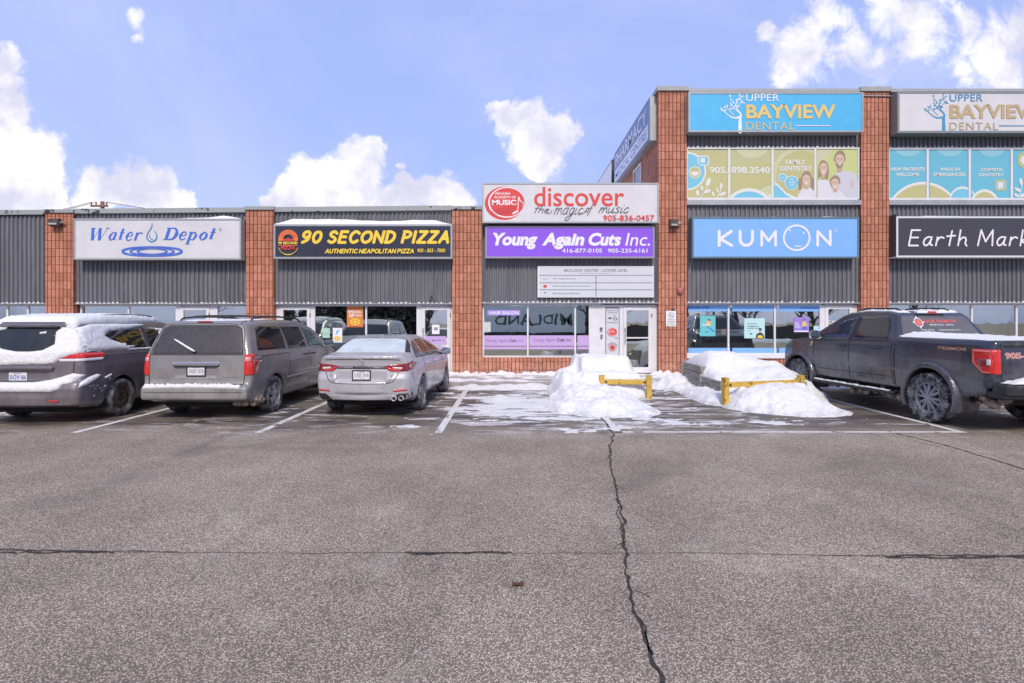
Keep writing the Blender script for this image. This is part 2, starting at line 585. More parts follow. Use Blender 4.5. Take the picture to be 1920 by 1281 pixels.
def mat_brick(name, offset=0.0, bw=.1165, rh=.243, c1=(.42, .165, .103), c2=(.55, .240, .155), mortar=(.13, .045, .032), ms=.006, groove=0.0):
    m = bpy.data.materials.new(name)
    m.use_nodes = True
    t = m.node_tree
    t.nodes.clear()
    n = NT(t)
    pos = n('ShaderNodeNewGeometry').outputs['Position']
    x, y, z = n.sep(pos)
    uv = n.comb(n.m('ADD', x, y), z)
    b = n('ShaderNodeTexBrick', {'Vector': uv, 'Color1': c1 + (1,), 'Color2': c2 + (1,), 'Mortar': mortar + (1,), 'Scale': 1.0,
                                 'Mortar Size': ms, 'Mortar Smooth': .25, 'Bias': 0.0, 'Brick Width': bw, 'Row Height': rh}, offset=offset)
    nz = n.noise(pos, 34, 5, .7).outputs['Fac']
    bc = b.outputs['Color']
    fac = b.outputs['Fac']
    if groove:
        u = n.m('FRACT', n.m('DIVIDE', n.m('ADD', x, y), bw))
        d_ = n.m('MINIMUM', u, n.m('SUBTRACT', 1.0, u))
        gm = n.ss(n.m('ADD', d_, n.m('MULTIPLY', n.m('SUBTRACT', nz, .5), .06)), groove + .03, groove - .03)
        bc = n.mix(gm, bc, mortar)
        fac = n.m('MAXIMUM', fac, gm)
    c = n.mix(1.0, bc, n.mix(n.ss(nz, .25, .75), (.68, .66, .64), (1.26, 1.28, 1.30)), 'MULTIPLY')
    big = n.noise(n.comb(n.m('MULTIPLY', n.m('ADD', x, y), 1.0), n.m('MULTIPLY', z, .5)), 1.1, 5, .6).outputs['Fac']
    c = n.mix(1.0, c, n.mix(n.ss(big, .3, .7), (.86, .85, .84), (1.08, 1.08, 1.09)), 'MULTIPLY')
    # efflorescence and splashed salt near the ground
    low = n.m('MULTIPLY', n.ss(z, .75, .1), n.ss(n.noise(pos, 9, 6, .7).outputs['Fac'], .45, .68))
    c = n.mix(n.m('MULTIPLY', low, .6), c, (.50, .40, .37))
    hgt = n.m('ADD', n.m('SUBTRACT', 1.0, fac), n.m('MULTIPLY', nz, .35))
    p = n('ShaderNodeBsdfPrincipled', {'Base Color': c, 'Roughness': .85, 'Specular IOR Level': .25, 'Normal': n.bump(hgt, .012, .9)})
    n('ShaderNodeOutputMaterial', {'Surface': p.outputs[0]})
    return m


def mat_glass(name, tint=(.82, .86, .85), fac=.30, rough=.0):
    m = bpy.data.materials.new(name)
    m.use_nodes = True
    t = m.node_tree
    t.nodes.clear()
    n = NT(t)
    fr = n('ShaderNodeFresnel', {'IOR': 1.5}).outputs[0]
    f = n.m('ADD', fr, fac, clamp=True)
    tr = n('ShaderNodeBsdfTransparent', {'Color': tint + (1,)})
    pos = n('ShaderNodeNewGeometry').outputs['Position']
    wav = n.bump(n.noise(pos, 1.3, 2, .5).outputs['Fac'], .004, .5)
    gl = n('ShaderNodeBsdfGlossy', {'Color': (.86, .92, .84, 1), 'Roughness': rough, 'Normal': wav})
    mx = n('ShaderNodeMixShader', {0: f, 1: tr.outputs[0], 2: gl.outputs[0]})
    n('ShaderNodeOutputMaterial', {'Surface': mx.outputs[0]})
    return m


def mat_snow(name='snow', col=(.74, .74, .75), gritty=.3, slush=0.0):
    m = bpy.data.materials.new(name)
    m.use_nodes = True
    t = m.node_tree
    t.nodes.clear()
    n = NT(t)
    pos = n('ShaderNodeTexCoord').outputs['Object']
    g = n.noise(pos, 26, 6, .75).outputs['Fac']
    g2 = n.noise(pos, 3.0, 5, .65).outputs['Fac']
    k = n.m('MULTIPLY', n.m('MULTIPLY', n.ss(g, .58, .75), n.ss(g2, .45, .62)), gritty * 2)
    c = n.mix(k, col, (.42, .38, .36))
    rim = n.m('MULTIPLY', n.ss(n.sep(pos)[2], .13, .0), n.ss(n.noise(pos, 5.5, 6, .7).outputs['Fac'], .40, .62))
    c = n.mix(n.m('MULTIPLY', rim, slush), c, (.40, .375, .365))
    hb = n.m('ADD', n.m('MULTIPLY', n.noise(pos, 90, 4, .7).outputs['Fac'], .4), n.noise(pos, 14, 5, .6).outputs['Fac'])
    p = n('ShaderNodeBsdfPrincipled', {'Base Color': c, 'Roughness': .75, 'Specular IOR Level': .25, 'Subsurface Weight': .12,
                                       'Subsurface Radius': (.03, .04, .05), 'Subsurface Scale': .3, 'Normal': n.bump(hb, .03, .8)})
    n('ShaderNodeOutputMaterial', {'Surface': p.outputs[0]})
    return m


def mat_paint(name, col, dirt=(.36, .34, .33), amount=.5, metal=.35, rough=.32, zlo=.25, zhi=1.2, spots=.35, top=.25):
    """car paint with dried road salt that thickens toward the sills (object space)"""
    m = bpy.data.materials.new(name)
    m.use_nodes = True
    t = m.node_tree
    t.nodes.clear()
    n = NT(t)
    co = n('ShaderNodeTexCoord').outputs['Object']
    x, y, z = n.sep(co)
    hgt = n.ss(z, zhi, zlo)
    a = n.noise(co, 2.2, 7, .68).outputs['Fac']
    b = n.noise(n.comb(n.m('MULTIPLY', x, 9), n.m('MULTIPLY', y, 9), n.m('MULTIPLY', z, 1.2)), 1.0, 4, .6).outputs['Fac']
    sp = n('ShaderNodeTexVoronoi', {'Vector': co, 'Scale': 38.0})
    k = n.m('MULTIPLY', n.ss(n.m('ADD', n.m('MULTIPLY', a, .7), n.m('MULTIPLY', b, .3)), .34, .66), n.m('MULTIPLY_ADD', hgt, 1.0 - top, top))
    k = n.m('MULTIPLY', k, amount, clamp=True)
    s2 = n.m('MULTIPLY', n.ss(sp.outputs['Distance'], .24, .10), n.ss(n.noise(co, 7, 4, .7).outputs['Fac'], .48, .62))
    k = n.m('MAXIMUM', k, n.m('MULTIPLY', s2, n.m('MULTIPLY', n.m('MULTIPLY_ADD', hgt, .7, .3), spots)))
    c = n.mix(k, col, dirt)
    p = n('ShaderNodeBsdfPrincipled', {'Base Color': c, 'Roughness': n.m('MULTIPLY_ADD', k, .45, rough), 'Metallic': n.m('MULTIPLY', n.m('SUBTRACT', 1.0, k), metal),
                                       'Coat Weight': n.m('MULTIPLY_ADD', k, -.5, .8), 'Coat Roughness': .10})
    n('ShaderNodeOutputMaterial', {'Surface': p.outputs[0]})
    return m


M_ASPH = mat_asphalt()
M_BRICK = mat_brick('ribbed_brick', groove=.085)
M_BRICK_RUN = mat_brick('running_brick', offset=.5, bw=.22, rh=.08, mortar=(.17, .10, .085), ms=.006)
M_GLASS = mat_glass('shop_glass', fac=.45)
M_SNOW = mat_snow()
M_HEAP = mat_snow('heap_snow', (.72, .72, .73), .55, .75)
M_SNOWD = mat_snow('old_snow', (.66, .65, .65), .7)
M_CLAD = mat('corrugated_steel', (.135, .135, .146), .42, .0, .5, var=.16, vscale=2.2, dirt=(.21, .205, .215), dlo=.50, dhi=.80, dscale=7.0, zs=.12)
M_WHITE = mat('white_aluminium', (.66, .65, .66), .4, var=.05, dirt=(.55, .53, .52), dlo=.58, dhi=.8, dscale=5)
M_GREYM = mat('grey_metal', (.36, .365, .375), .42, .3, var=.1)
M_DARKM = mat('dark_metal', (.045, .045, .052), .45)
M_SILL = mat('painted_sill', (.52, .50, .51), .55, var=.08)
M_COPE = mat('coping_metal', (.30, .315, .31), .5, .0, dirt=(.035, .03, .028), dlo=.585, dhi=.605, dscale=1.9)
M_COPE2 = mat('clean_coping', (.33, .335, .33), .5, var=.08)
M_CONC = mat('sidewalk_concrete', (.36, .34, .33), .85, var=.16, vscale=2.5, bump=.004, bscale=80, dirt=(.78, .77, .78), dlo=.44, dhi=.56, dscale=1.6)
M_KERB = mat('kerb_concrete', (.30, .27, .255), .85, var=.2, vscale=4, bump=.006, bscale=60)
M_INT = mat('shop_interior', (.34, .31, .28), .8, var=.3, vscale=1.2)
M_ROOF = mat('roof_snow', (.75, .75, .78), .9)
M_LINE = mat('line_paint', (.62, .60, .57), .75, var=.12, vscale=8, dirt=(.16, .145, .135), dlo=.55, dhi=.62, dscale=4.5)
M_TAR = mat('crack_filler', (.034, .029, .026), .95, var=.5, vscale=30)
M_SEAMLINE = mat('paving_seam', (.15, .128, .108), .95, var=.3, vscale=20)
M_RUST = mat('rust', (.09, .03, .018), .9, var=.4, vscale=30)

# ================================================================== the ground
YC = 16.96           # front plane of the brick pillars
ZS = 0.115           # top of the sidewalk
KERB_Y = 14.72


def X(px, Y=YC):
    return (px - 960) * Y / FPX


def Z(py, Y=YC):
    return EYE - (py - 600) * Y / FPX


g = MB()
g.add([(-400, -9, 0), (400, -9, 0), (400, KERB_Y, 0), (-400, KERB_Y, 0)], [(0, 1, 2, 3)])
g.add([(-400, -18, -.9), (400, -18, -.9), (400, -9, 0), (-400, -9, 0)], [(0, 1, 2, 3)])
g.add([(-400, -400, -.9), (400, -400, -.9), (400, -18, -.9), (-400, -18, -.9)], [(0, 1, 2, 3)])
g.add([(-400, KERB_Y, 0), (400, KERB_Y, 0), (400, 600, 0), (-400, 600, 0)], [(0, 1, 2, 3)])
tag(g.build('parking_lot', M_ASPH), kind='structure')

k = MB()
k.rbox(-60, 60, KERB_Y, KERB_Y + .16, -.1, ZS + .006, .02)
tag(k.build('kerb', M_KERB), kind='structure')
k = MB()
k.box(-60, 60, KERB_Y + .161, YC + .3, -.1, ZS)
tag(k.build('sidewalk', M_CONC), kind='structure')


def line_strip(x0, y0, x1, y1, w=.115):
    v, f = ribbon2([(x0 + (x1 - x0) * i / 8, y0 + (y1 - y0) * i / 8) for i in range(9)], w, caps=False)
    mb = MB()
    mb.add([(p[0], p[1], .004) for p in v], [tuple(reversed(q)) for q in f])
    o = mb.build('parking_line', M_LINE)
    if o.data.polygons[0].normal.z < 0:
        o.data.flip_normals()
    return tag(o, kind='structure')


for lx in (-9.55, -6.78, -3.93, -1.14, 1.66):
    line_strip(lx, 8.75, lx, 14.2)
line_strip(7.0, 8.87, 7.0, 14.2)
line_strip(1.60, 8.81, 7.06, 8.81, .10)


def crack(pts, w, amp, seed, mat_=None, z=.0045):
    rr = random.Random(seed)
    pp = []
    for i in range(len(pts) - 1):
        a, b = np.array(pts[i]), np.array(pts[i + 1])
        L = np.linalg.norm(b - a)
        n = max(2, int(L / .05))
        for q in range(n):
            t = q / n
            pp.append(a + (b - a) * t)
    pp.append(np.array(pts[-1], float))
    d = 0
    out = []
    ws = []
    for i, p in enumerate(pp):
        d = d * .82 + rr.uniform(-amp, amp)
        t = pp[min(i + 1, len(pp) - 1)] - pp[max(i - 1, 0)]
        t = t / np.linalg.norm(t)
        out.append(p + np.array((-t[1], t[0])) * d)
        ws.append(w * rr.uniform(.35, 1.35))
    v, f = ribbon2(out, ws, caps=False)
    mb = MB()
    mb.add([(p[0], p[1], z) for p in v], f)
    o = mb.build('pavement_crack', mat_ or M_TAR)
    if sum(p.normal.z for p in o.data.polygons) < 0:
        o.data.flip_normals()
    return tag(o, kind='structure')


def GP(px, py):
    Y = FPX * EYE / (py - 600)
    return ((px - 960) * Y / FPX, Y)


crack([GP(1128, 782), GP(1147, 815), GP(1142, 850), GP(1150, 900), GP(1160, 950), GP(1170, 1010), GP(1176, 1070), GP(1188, 1110), GP(1197, 1150), GP(1212, 1200), GP(1236, 1260), GP(1246, 1330)], .024, .016, 3)
crack([GP(-60, 1032), GP(500, 1037), GP(1100, 1037), GP(1500, 1041), GP(1980, 1042)], .011, .006, 41, M_SEAMLINE, z=.0035)
crack([GP(-60, 1031), GP(70, 1033), GP(200, 1035)], .024, .010, 5)
crack([GP(200, 1035), GP(260, 1036), GP(330, 1037)], .010, .008, 15)
crack([GP(760, 1037), GP(850, 1037), GP(920, 1036), GP(960, 1037)], .022, .007, 6)
crack([GP(1560, 1043), GP(1610, 1044), GP(1660, 1045)], .009, .008, 17)
crack([GP(1660, 1045), GP(1760, 1046), GP(1980, 1041)], .024, .008, 8)
crack([GP(1680, 813), GP(1770, 834), GP(1850, 858), GP(1960, 893)], .03, .01, 9)

for (a, b_, sd) in ((GP(1150, 905), GP(1178, 925), 21), (GP(1172, 1015), GP(1148, 1032), 22), (GP(1188, 1108), GP(1214, 1122), 23), (GP(1160, 950), GP(1166, 1005), 24), (GP(1200, 1160), GP(1226, 1230), 25), (GP(1150, 840), GP(1136, 862), 26)):
    crack([a, b_], .009, .014, sd)

for (a, b_, sd) in ((GP(-60, 1033), GP(215, 1037), 31), (GP(770, 1038), GP(950, 1038), 32), (GP(1665, 1046), GP(1980, 1043), 33)):
    crack([a, b_], .020, .020, sd, z=.0056)

# the withered leaf in the foreground
lf = MB()
lc = GP(970, 1098)
for i in range(14):
    a = 2 * math.pi * i / 14
    r = .048 * (.62 + .38 * abs(math.cos(a * 1.5)))
    lf.v.append((lc[0] + r * math.cos(a), lc[1] + r * .75 * math.sin(a), .012 + .008 * math.sin(3 * a)))
lf.v.append((lc[0], lc[1], .009))
for i in range(14):
    lf.f.append((i, (i + 1) % 14, 14)); lf.mi.append(0)
tag(lf.build('withered_leaf', M_RUST), 'small withered brown leaf lying flat on the bare foreground asphalt', 'leaf')

# ================================================================== the buildings
low = thing('shop_row', (-8.0, YC, ZS), 'low one-storey brick shop row with grey corrugated cladding between ribbed brick pillars', 'building')
tall = thing('office_block', (12.0, YC, ZS), 'two-storey brick block with corrugated cladding and printed film on its upper windows', 'building')

PITCH = .1335


def corrugated(parent, x0, x1, z0, z1, yb=None, drip=True):
    """trapezoid steel sheet whose crests face the street"""
    yb = YC + .13 if yb is None else yb
    d = .045
    prof = []
    x = x0
    while x < x1:
        for (a, b) in ((0, 0), (.042, 0), (.062, -d), (.098, -d), (.118, 0)):
            if x + a < x1:
                prof.append((x + a, yb + b))
        x += PITCH
    prof.append((x1, yb))
    mb = MB()
    n = len(prof)
    mb.add([(p[0], p[1], z0) for p in prof] + [(p[0], p[1], z1) for p in prof], [(i, i + 1, n + i + 1, n + i) for i in range(n - 1)])
    # screw heads in rows
    rr = random.Random(int(x0 * 100))
    for zz in (z0 + (z1 - z0) * .33, z0 + (z1 - z0) * .72):
        xx = x0 + .02
        while xx < x1 - .05:
            if rr.random() < .6 and z1 - z0 > 1:
                mb.rbox(xx - .008, xx + .008, yb - .008, yb, zz - .008, zz + .008, .003)
            xx += PITCH * 2
    o = mb.build('cladding', M_CLAD, parent)
    fl = MB()
    fl.box(x0, x1, yb - .075, yb + .01, z0 - .035, z0 - .002)
    fl.build('flashing', M_GREYM, o)
    if drip:
        sn = MB()
        xx = x0 + .08
        while xx < x1 - .04:
            if rr.random() < .93:
                w, h = rr.uniform(.025, .045), rr.uniform(.018, .05)
                c = xx
                sn.add([(c - w, yb - .072, z0 - .001), (c + w, yb - .072, z0 - .001), (c + w * .9, yb - .002, z0 - .001), (c - w * .9, yb - .002, z0 - .001),
                        (c - w * .5, yb - .055, z0 + h * .7), (c + w * .4, yb - .05, z0 + h), (c + w * .3, yb - .004, z0 + h), (c - w * .4, yb - .004, z0 + h)],
                       [(0, 1, 5, 4), (1, 2, 6, 5), (2, 3, 7, 6), (3, 0, 4, 7), (4, 5, 6, 7)])
            xx += PITCH
        sn.build('snow_tuft', M_SNOW, o)
    return o


def pillar(parent, x0, x1, z1, y1=None):
    mb = MB()
    mb.box(x0, x1, YC, y1 or YC + .5, ZS - .05, z1)
    return mb.build('brick_pillar', M_BRICK, parent)


def coping(parent, x0, x1, z0, z1, y0, y1, m=None, dz=0.0):
    mb = MB()
    mb.box(x0, x1, y0, y1, z0, z1)
    if dz:
        mb.v = [(p[0], p[1], p[2] + (dz if p[0] > (x0 + x1) / 2 else 0)) for p in mb.v]
    return mb.build('coping', m or M_COPE, parent)


YG = YC + .20        # storefront frame plane


def pane(parent, x0, x1, z0, z1, m=None, y=None):
    y = YG + .035 if y is None else y
    mb = MB()
    mb.box(x0, x1, y, y + .008, z0, z1)
    return mb.build('pane', m or M_GLASS, parent)


def window(parent, x0, x1, z0, z1, fw=.05, mull=()):
    """white aluminium frame with mullions at the given x; panes are its sub-parts"""
    mb = MB()
    y0, y1 = YG, YG + .07
    mb.box(x0, x0 + fw, y0, y1, z0, z1)
    mb.box(x1 - fw, x1, y0, y1, z0, z1)
    mb.box(x0 + fw, x1 - fw, y0 + .002, y1, z0, z0 + fw)
    mb.box(x0 + fw, x1 - fw, y0 + .002, y1, z1 - fw, z1)
    for mx in mull:
        mb.box(mx - fw * .5, mx + fw * .5, y0 + .004, y1, z0 + fw, z1 - fw)
    o = mb.build('window', M_WHITE, parent)
    xs = [x0 + fw] + [q for mx in mull for q in (mx - fw * .5, mx + fw * .5)] + [x1 - fw]
    for i in range(0, len(xs), 2):
        pane(o, xs[i], xs[i + 1], z0 + fw, z1 - fw)
    return o


def door(parent, x0, x1, z0, z1, hinge='r', rail=None, st=.095):
    """leaf of a glazed aluminium door"""
    mb = MB()
    y0, y1 = YG - .012, YG + .05
    mb.box(x0, x0 + st, y0, y1, z0, z1)
    mb.box(x1 - st, x1, y0, y1, z0, z1)
    mb.box(x0 + st, x1 - st, y0 + .002, y1, z1 - .10, z1)
    mb.box(x0 + st, x1 - st, y0 + .002, y1, z0, z0 + .17)
    if rail:
        mb.box(x0 + st, x1 - st, y0 + .003, y1 - .01, rail - .02, rail + .02)
    o = mb.build('door', M_WHITE, parent)
    pane(o, x0 + st, x1 - st, z0 + .17, z1 - .10, y=YG + .02)
    hx = x0 + st * .5 if hinge == 'r' else x1 - st * .5
    h = MB()
    h.tube([(hx, y0 - .05, z0 + .88), (hx, y0 - .05, z0 + 1.2)], .014, 8)
    h.box(hx - .012, hx + .012, y0 - .05, y0 - .001, z0 + .9, z0 + .925)
    h.box(hx - .012, hx + .012, y0 - .05, y0 - .001, z0 + 1.155, z0 + 1.18)
    h.rbox(hx - .03, hx + .03, y0 - .014, y0 - .0005, z0 + 1.22, z0 + 1.36, .005)
    h.build('handle', M_GREYM, o)
    hg = MB()
    hg.box((x1 - .01 if hinge == 'r' else x0 - .012), (x1 + .012 if hinge == 'r' else x0 + .01), y0 - .012, y0 - .001, z1 - .32, z1 - .2)
    hg.build('hinge', M_DARKM, o)
    return o


def frame_bar(parent, bars, name='door_frame', m=None):
    mb = MB()
    for i, (x0, x1, z0, z1) in enumerate(bars):
        mb.box(x0, x1, YG + .001 * i, YG + .075, z0, z1)
    return mb.build(name, m or M_WHITE, parent)


def interior(parent, x0, x1, z0, z1, depth=4.5):
    y0, y1 = YG + .30, YG + depth
    mb = MB()
    v = [(x0, y0, z0), (x1, y0, z0), (x1, y1, z0), (x0, y1, z0), (x0, y0, z1), (x1, y0, z1), (x1, y1, z1), (x0, y1, z1)]
    mb.add(v, [(0, 1, 2, 3), (7, 6, 5, 4), (3, 2, 6, 7), (0, 3, 7, 4), (1, 5, 6, 2)])
    rr = random.Random(int(x0 * 77))
    # counters, shelving and a partition, dim behind the glass
    for i in range(5):
        cx = rr.uniform(x0 + .4, x1 - .9)
        cy = rr.uniform(y0 + 1.0, y1 - .6)
        mb.rbox(cx, cx + rr.uniform(.3, .9), cy, cy + .4, z0, z0 + rr.uniform(.8, 2.0), .02)
    return mb.build('interior', M_INT, parent)


ZT = Z(571)                       # top of storefronts
SILL = Z(671)
# pillar faces of the low row (and the bay beyond the frame)
PL = [(-20.0, -19.17), (X(85), X(137)), (X(461), X(513)), (X(848), X(903))]
ZL = 5.0
for i, (a, b) in enumerate(PL):
    zt = [4.94, 4.96, 5.05, 5.06][i]
    pillar(low, a, b, zt)
    coping(low, a - .03, b + .03, zt, zt + .10, YC - .05, YC + .55)
bays = [(-25.5, PL[0][0]), (PL[0][1], PL[1][0]), (PL[1][1], PL[2][0]), (PL[2][1], PL[3][0])]
cz = [(4.84, 4.87), (4.87, 4.90), (4.93, 4.97), (4.98, 5.03)]
for (a, b), (c0, c1) in zip(bays, cz):
    corrugated(low, a, b, ZT + .04, c0 + .02)
    coping(low, a + .001, b - .001, c0 + .02, c0 + .16, YC + .02, YC + .55, dz=c1 - c0)
# bay under the music sign
xa, xb = X(903), X(1235)
corrugated(low, xa, xb, Z(567), 5.2)
# body of the building behind the front
mb = MB()
mb.box(-25.5, 4.38, YC + .56, YC + 24, 3.0, 4.86)
mb.build('roof', M_ROOF, low)
mb = MB()
mb.box(-25.5, -25.2, YC + .3, YC + 24, ZS - .1, 3.0)
mb.box(-25.5, 4.38, YC + 5.2, YC + 24, ZS - .1, 3.0)
mb.build('wall', M_BRICK_RUN, low)

# bay 0 (far left, mostly cut by the frame)
interior(low, -25.2, PL[1][0] - .02, ZS, ZT + .2)
window(low, -19.17, PL[1][0], ZS + .55, ZT, mull=(-17.4, X(2), X(41)))
mb = MB(); mb.box(-25.5, -20.0, YC + .1, YC + .3, ZS, ZT); mb.box(-19.17, PL[1][0], YC + .1, YC + .3, ZS - .05, ZS + .55); mb.build('wall', M_BRICK, low)
# bay 1: water shop
xa0, xb0 = PL[1][1], PL[2][0]
interior(low, xa0, xb0, ZS, ZT + .2)
window(low, xa0 + .06, X(325), ZS + .55, ZT, mull=(X(232),))
mb = MB(); mb.box(xa0, X(325), YC + .1, YC + .3, ZS - .05, ZS + .55); mb.build('wall', M_BRICK, low)
door(low, X(331), X(386), ZS + .02, ZT - .06)
frame_bar(low, [(X(325), X(331) - .005, ZS, ZT), (X(386) + .005, X(398), ZS, ZT), (X(331) - .004, X(386) + .004, ZT - .05, ZT)])
window(low, X(398), xb0, ZS + .4, ZT)
mb = MB(); mb.box(X(398), xb0, YC + .1, YC + .3, ZS - .05, ZS + .4); mb.build('wall', M_BRICK, low)
# bay 2: pizza shop
xa0, xb0 = PL[2][1], PL[3][0]
interior(low, xa0, xb0, ZS, ZT + .2)
door(low, X(520), X(577), ZS + .02, ZT - .06, hinge='r')
frame_bar(low, [(xa0, X(520) - .005, ZS, ZT), (X(577) + .005, X(583), ZS, ZT), (X(520) - .004, X(577) + .004, ZT - .05, ZT)])
window(low, X(583), X(782), ZS + .45, ZT, mull=(X(683),))
mb = MB(); mb.box(X(583), X(782), YC + .1, YC + .3, ZS - .05, ZS + .45); mb.build('wall', M_BRICK, low)
door(low, X(789), X(843), ZS + .02, ZT - .06, hinge='r')
frame_bar(low, [(X(782), X(789) - .005, ZS, ZT), (X(843) + .005, xb0, ZS, ZT), (X(789) - .004, X(843) + .004, ZT - .05, ZT)])
# bay 3: hair salon and the lower-level entrance
interior(low, X(903), X(1235), ZS, ZT + .25)
window(low, X(904), X(1109), SILL, Z(569), mull=(X(990), X(1080)))
mb = MB(); mb.box(X(903), X(1137), YC + .06, YC + .3, ZS - .05, SILL - .001); mb.build('wall', M_BRICK, low)
mb = MB()
mb.box(X(1109) + .002, X(1130), YG + .01, YG + .06, SILL, Z(569))
mb.build('wall_panel', M_WHITE, low)
frame_bar(low, [(X(1130), X(1137), ZS, Z(571)), (X(1164), X(1171), ZS, Z(571)), (X(1225), X(1235), ZS, Z(571)), (X(1137), X(1225), Z(575), Z(571))])
mb = MB()
mb.box(X(1137) + .001, X(1164) - .001, YG + .02, YG + .05, ZS + .02, Z(575) - .001)
sidelight = mb.build('sidelight', M_SILL, low)
door(low, X(1171) + .004, X(1225) - .004, ZS + .03, Z(575.4), hinge='r', rail=Z(634))

# ------------------------------------------------ the two-storey block
PT = [(X(1235), X(1288)), (X(1615), X(1667)), (16.56, 17.40), (22.6, 23.4)]
for i, (a, b) in enumerate(PT):
    zt = [Z(171), Z(172), Z(173), Z(174)][i]
    pillar(tall, a, b, zt, YC + .45)
    coping(tall, a - .05, b + .05, zt, zt + .13, YC - .06, YC + .6, M_COPE2)
for (a, b) in ((PT[0][1], PT[1][0]), (PT[1][1], PT[2][0]), (PT[2][1], PT[3][0])):
    corrugated(tall, a, b, Z(275), Z(172))
    coping(tall, a + .051, b - .051, Z(173), Z(173) + .10, YC - .02, YC + .6, M_COPE2)
    corrugated(tall, a, b, Z(567), Z(384))
    mb = MB()
    mb.box(a + .001, b - .001, YC - .01, YC + .14, Z(384), Z(375))
    mb.build('ledge', M_GREYM, tall)
# brick flank of the block above the low roof
fl = MB()
FX = X(1235) + .004
fl.box(FX, FX + .3, YC + .451, 46, ZS, Z(171) - .05)
fl.build('wall', M_BRICK_RUN, tall)
mb = MB(); mb.box(FX - .06, FX + .4, YC + .62, 46, Z(171) - .05, Z(171) + .08); mb.build('coping', M_COPE2, tall)
mb = MB(); mb.box(FX + .31, 23.4, YC + .62, 46, 8.2, 8.45); mb.build('roof', M_ROOF, tall)
mb = MB(); mb.box(FX + .31, 23.4, YC + 6, YC + 6.3, ZS, 8.2); mb.box(23.1, 23.4, YC + .5, 46, ZS, 8.2); mb.build('wall', M_BRICK_RUN, tall)
# the small flank windows
for wy in (19.15, 25.5, 32.0):
    w = MB()
    w.box(FX - .05, FX - .002, wy, wy + .07, 5.6, 7.1); w.box(FX - .05, FX - .002, wy + 1.13, wy + 1.2, 5.6, 7.1)
    w.box(FX - .048, FX - .002, wy + .07, wy + 1.13, 7.03, 7.1); w.box(FX - .048, FX - .002, wy + .07, wy + 1.13, 5.6, 5.67)
    o = w.build('window', M_WHITE, tall)
    p = MB(); p.box(FX - .02, FX - .004, wy + .07, wy + 1.13, 5.67, 7.03)
    p.build('pane', mat('dark_pane', (.10, .13, .14), .05, spec=.8), o)

# upper windows (dental office): frame with four lights per bay, printed film on every pane
YU = YC + .06
M_FILMPANE = mat('film_backing', (.46, .46, .25), .35)


def film_window(parent, x0, x1, z0, z1, mulls, film):
    mb = MB()
    y0, y1 = YU - .03, YU + .05
    fw = .04
    mb.box(x0, x0 + fw * .6, y0, y1, z0, z1); mb.box(x1 - fw, x1, y0, y1, z0, z1)
    mb.box(x0 + fw * .6, x1 - fw, y0 + .002, y1, z0 - .03, z0 + fw); mb.box(x0 + fw * .6, x1 - fw, y0 + .002, y1, z1 - fw * .7, z1)
    for mx in mulls:
        mb.box(mx - .033, mx + .033, y0 + .004, y1, z0 + fw, z1 - fw * .7)
    o = mb.build('window', M_WHITE, parent)
    xs = [x0 + fw * .6] + [q for mx in mulls for q in (mx - .033, mx + .033)] + [x1 - fw]
    for i in range(0, len(xs), 2):
        p = MB(); p.box(xs[i], xs[i + 1], YU, YU + .01, z0 + fw, z1 - fw * .7)
        p.build('pane', film, o)
    return o


UW1 = film_window(tall, PT[0][1] + .01, PT[1][0] - .04, Z(373), Z(277), (X(1368), X(1449.5), X(1530)), M_FILMPANE)
M_FILMBLUE = mat('blue_film', (.135, .44, .56), .35)
UW2 = film_window(tall, PT[1][1] + .01, PT[2][0] - .04, Z(373.5), Z(278), (X(1741), X(1820), X(1899), X(1960)), M_FILMBLUE)
mb = MB(); mb.box(PT[2][1], PT[3][0], YC + .1, YC + .3, Z(375), Z(275)); mb.build('wall', M_CLAD, tall)
mb = MB()
for (a, b) in ((PT[0][1], PT[1][0]), (PT[1][1], PT[2][0])):
    mb.box(a, b, YC + .25, YC + .35, Z(377), Z(273))
mb.build('backing', M_INT, tall)

# ground floor right: tutoring centre and grocery
a, b = PT[0][1], PT[1][0]
interior(tall, a, b, ZS, ZT + .25)
SW = window(tall, a + .005, X(1547), Z(666), Z(569), mull=(X(1371), X(1459)))
mb = MB(); mb.box(a, X(1547), YC - .02, YC + .3, Z(672), Z(666) - .001); mb.build('sill', M_WHITE, tall)
mb = MB(); mb.box(a, X(1547), YC + .04, YC + .3, ZS - .05, Z(672) - .001); mb.build('wall', M_BRICK, tall)
door(tall, X(1554), X(1606), ZS + .02, ZT - .03, hinge='r')
frame_bar(tall, [(X(1547) + .001, X(1554) - .005, ZS, ZT), (X(1606) + .005, b, ZS, ZT), (X(1554) - .004, X(1606) + .004, ZT - .025, ZT + .02)])
a, b = PT[1][1], PT[2][0]
interior(tall, a, b, ZS, ZT + .25)
window(tall, a + .005, b - .005, Z(680), Z(569), mull=(X(1749), X(1833), X(1918)))
mb = MB(); mb.box(a, b, YC + .04, YC + .3, ZS - .05, Z(680) - .001); mb.build('wall', M_BRICK, tall)
mb = MB(); mb.box(PT[2][1], PT[3][0], YC + .1, YC + .3, ZS, Z(567)); mb.build('wall', M_BRICK, tall)
# door handle side of the tutoring door and the street number over the pizza door


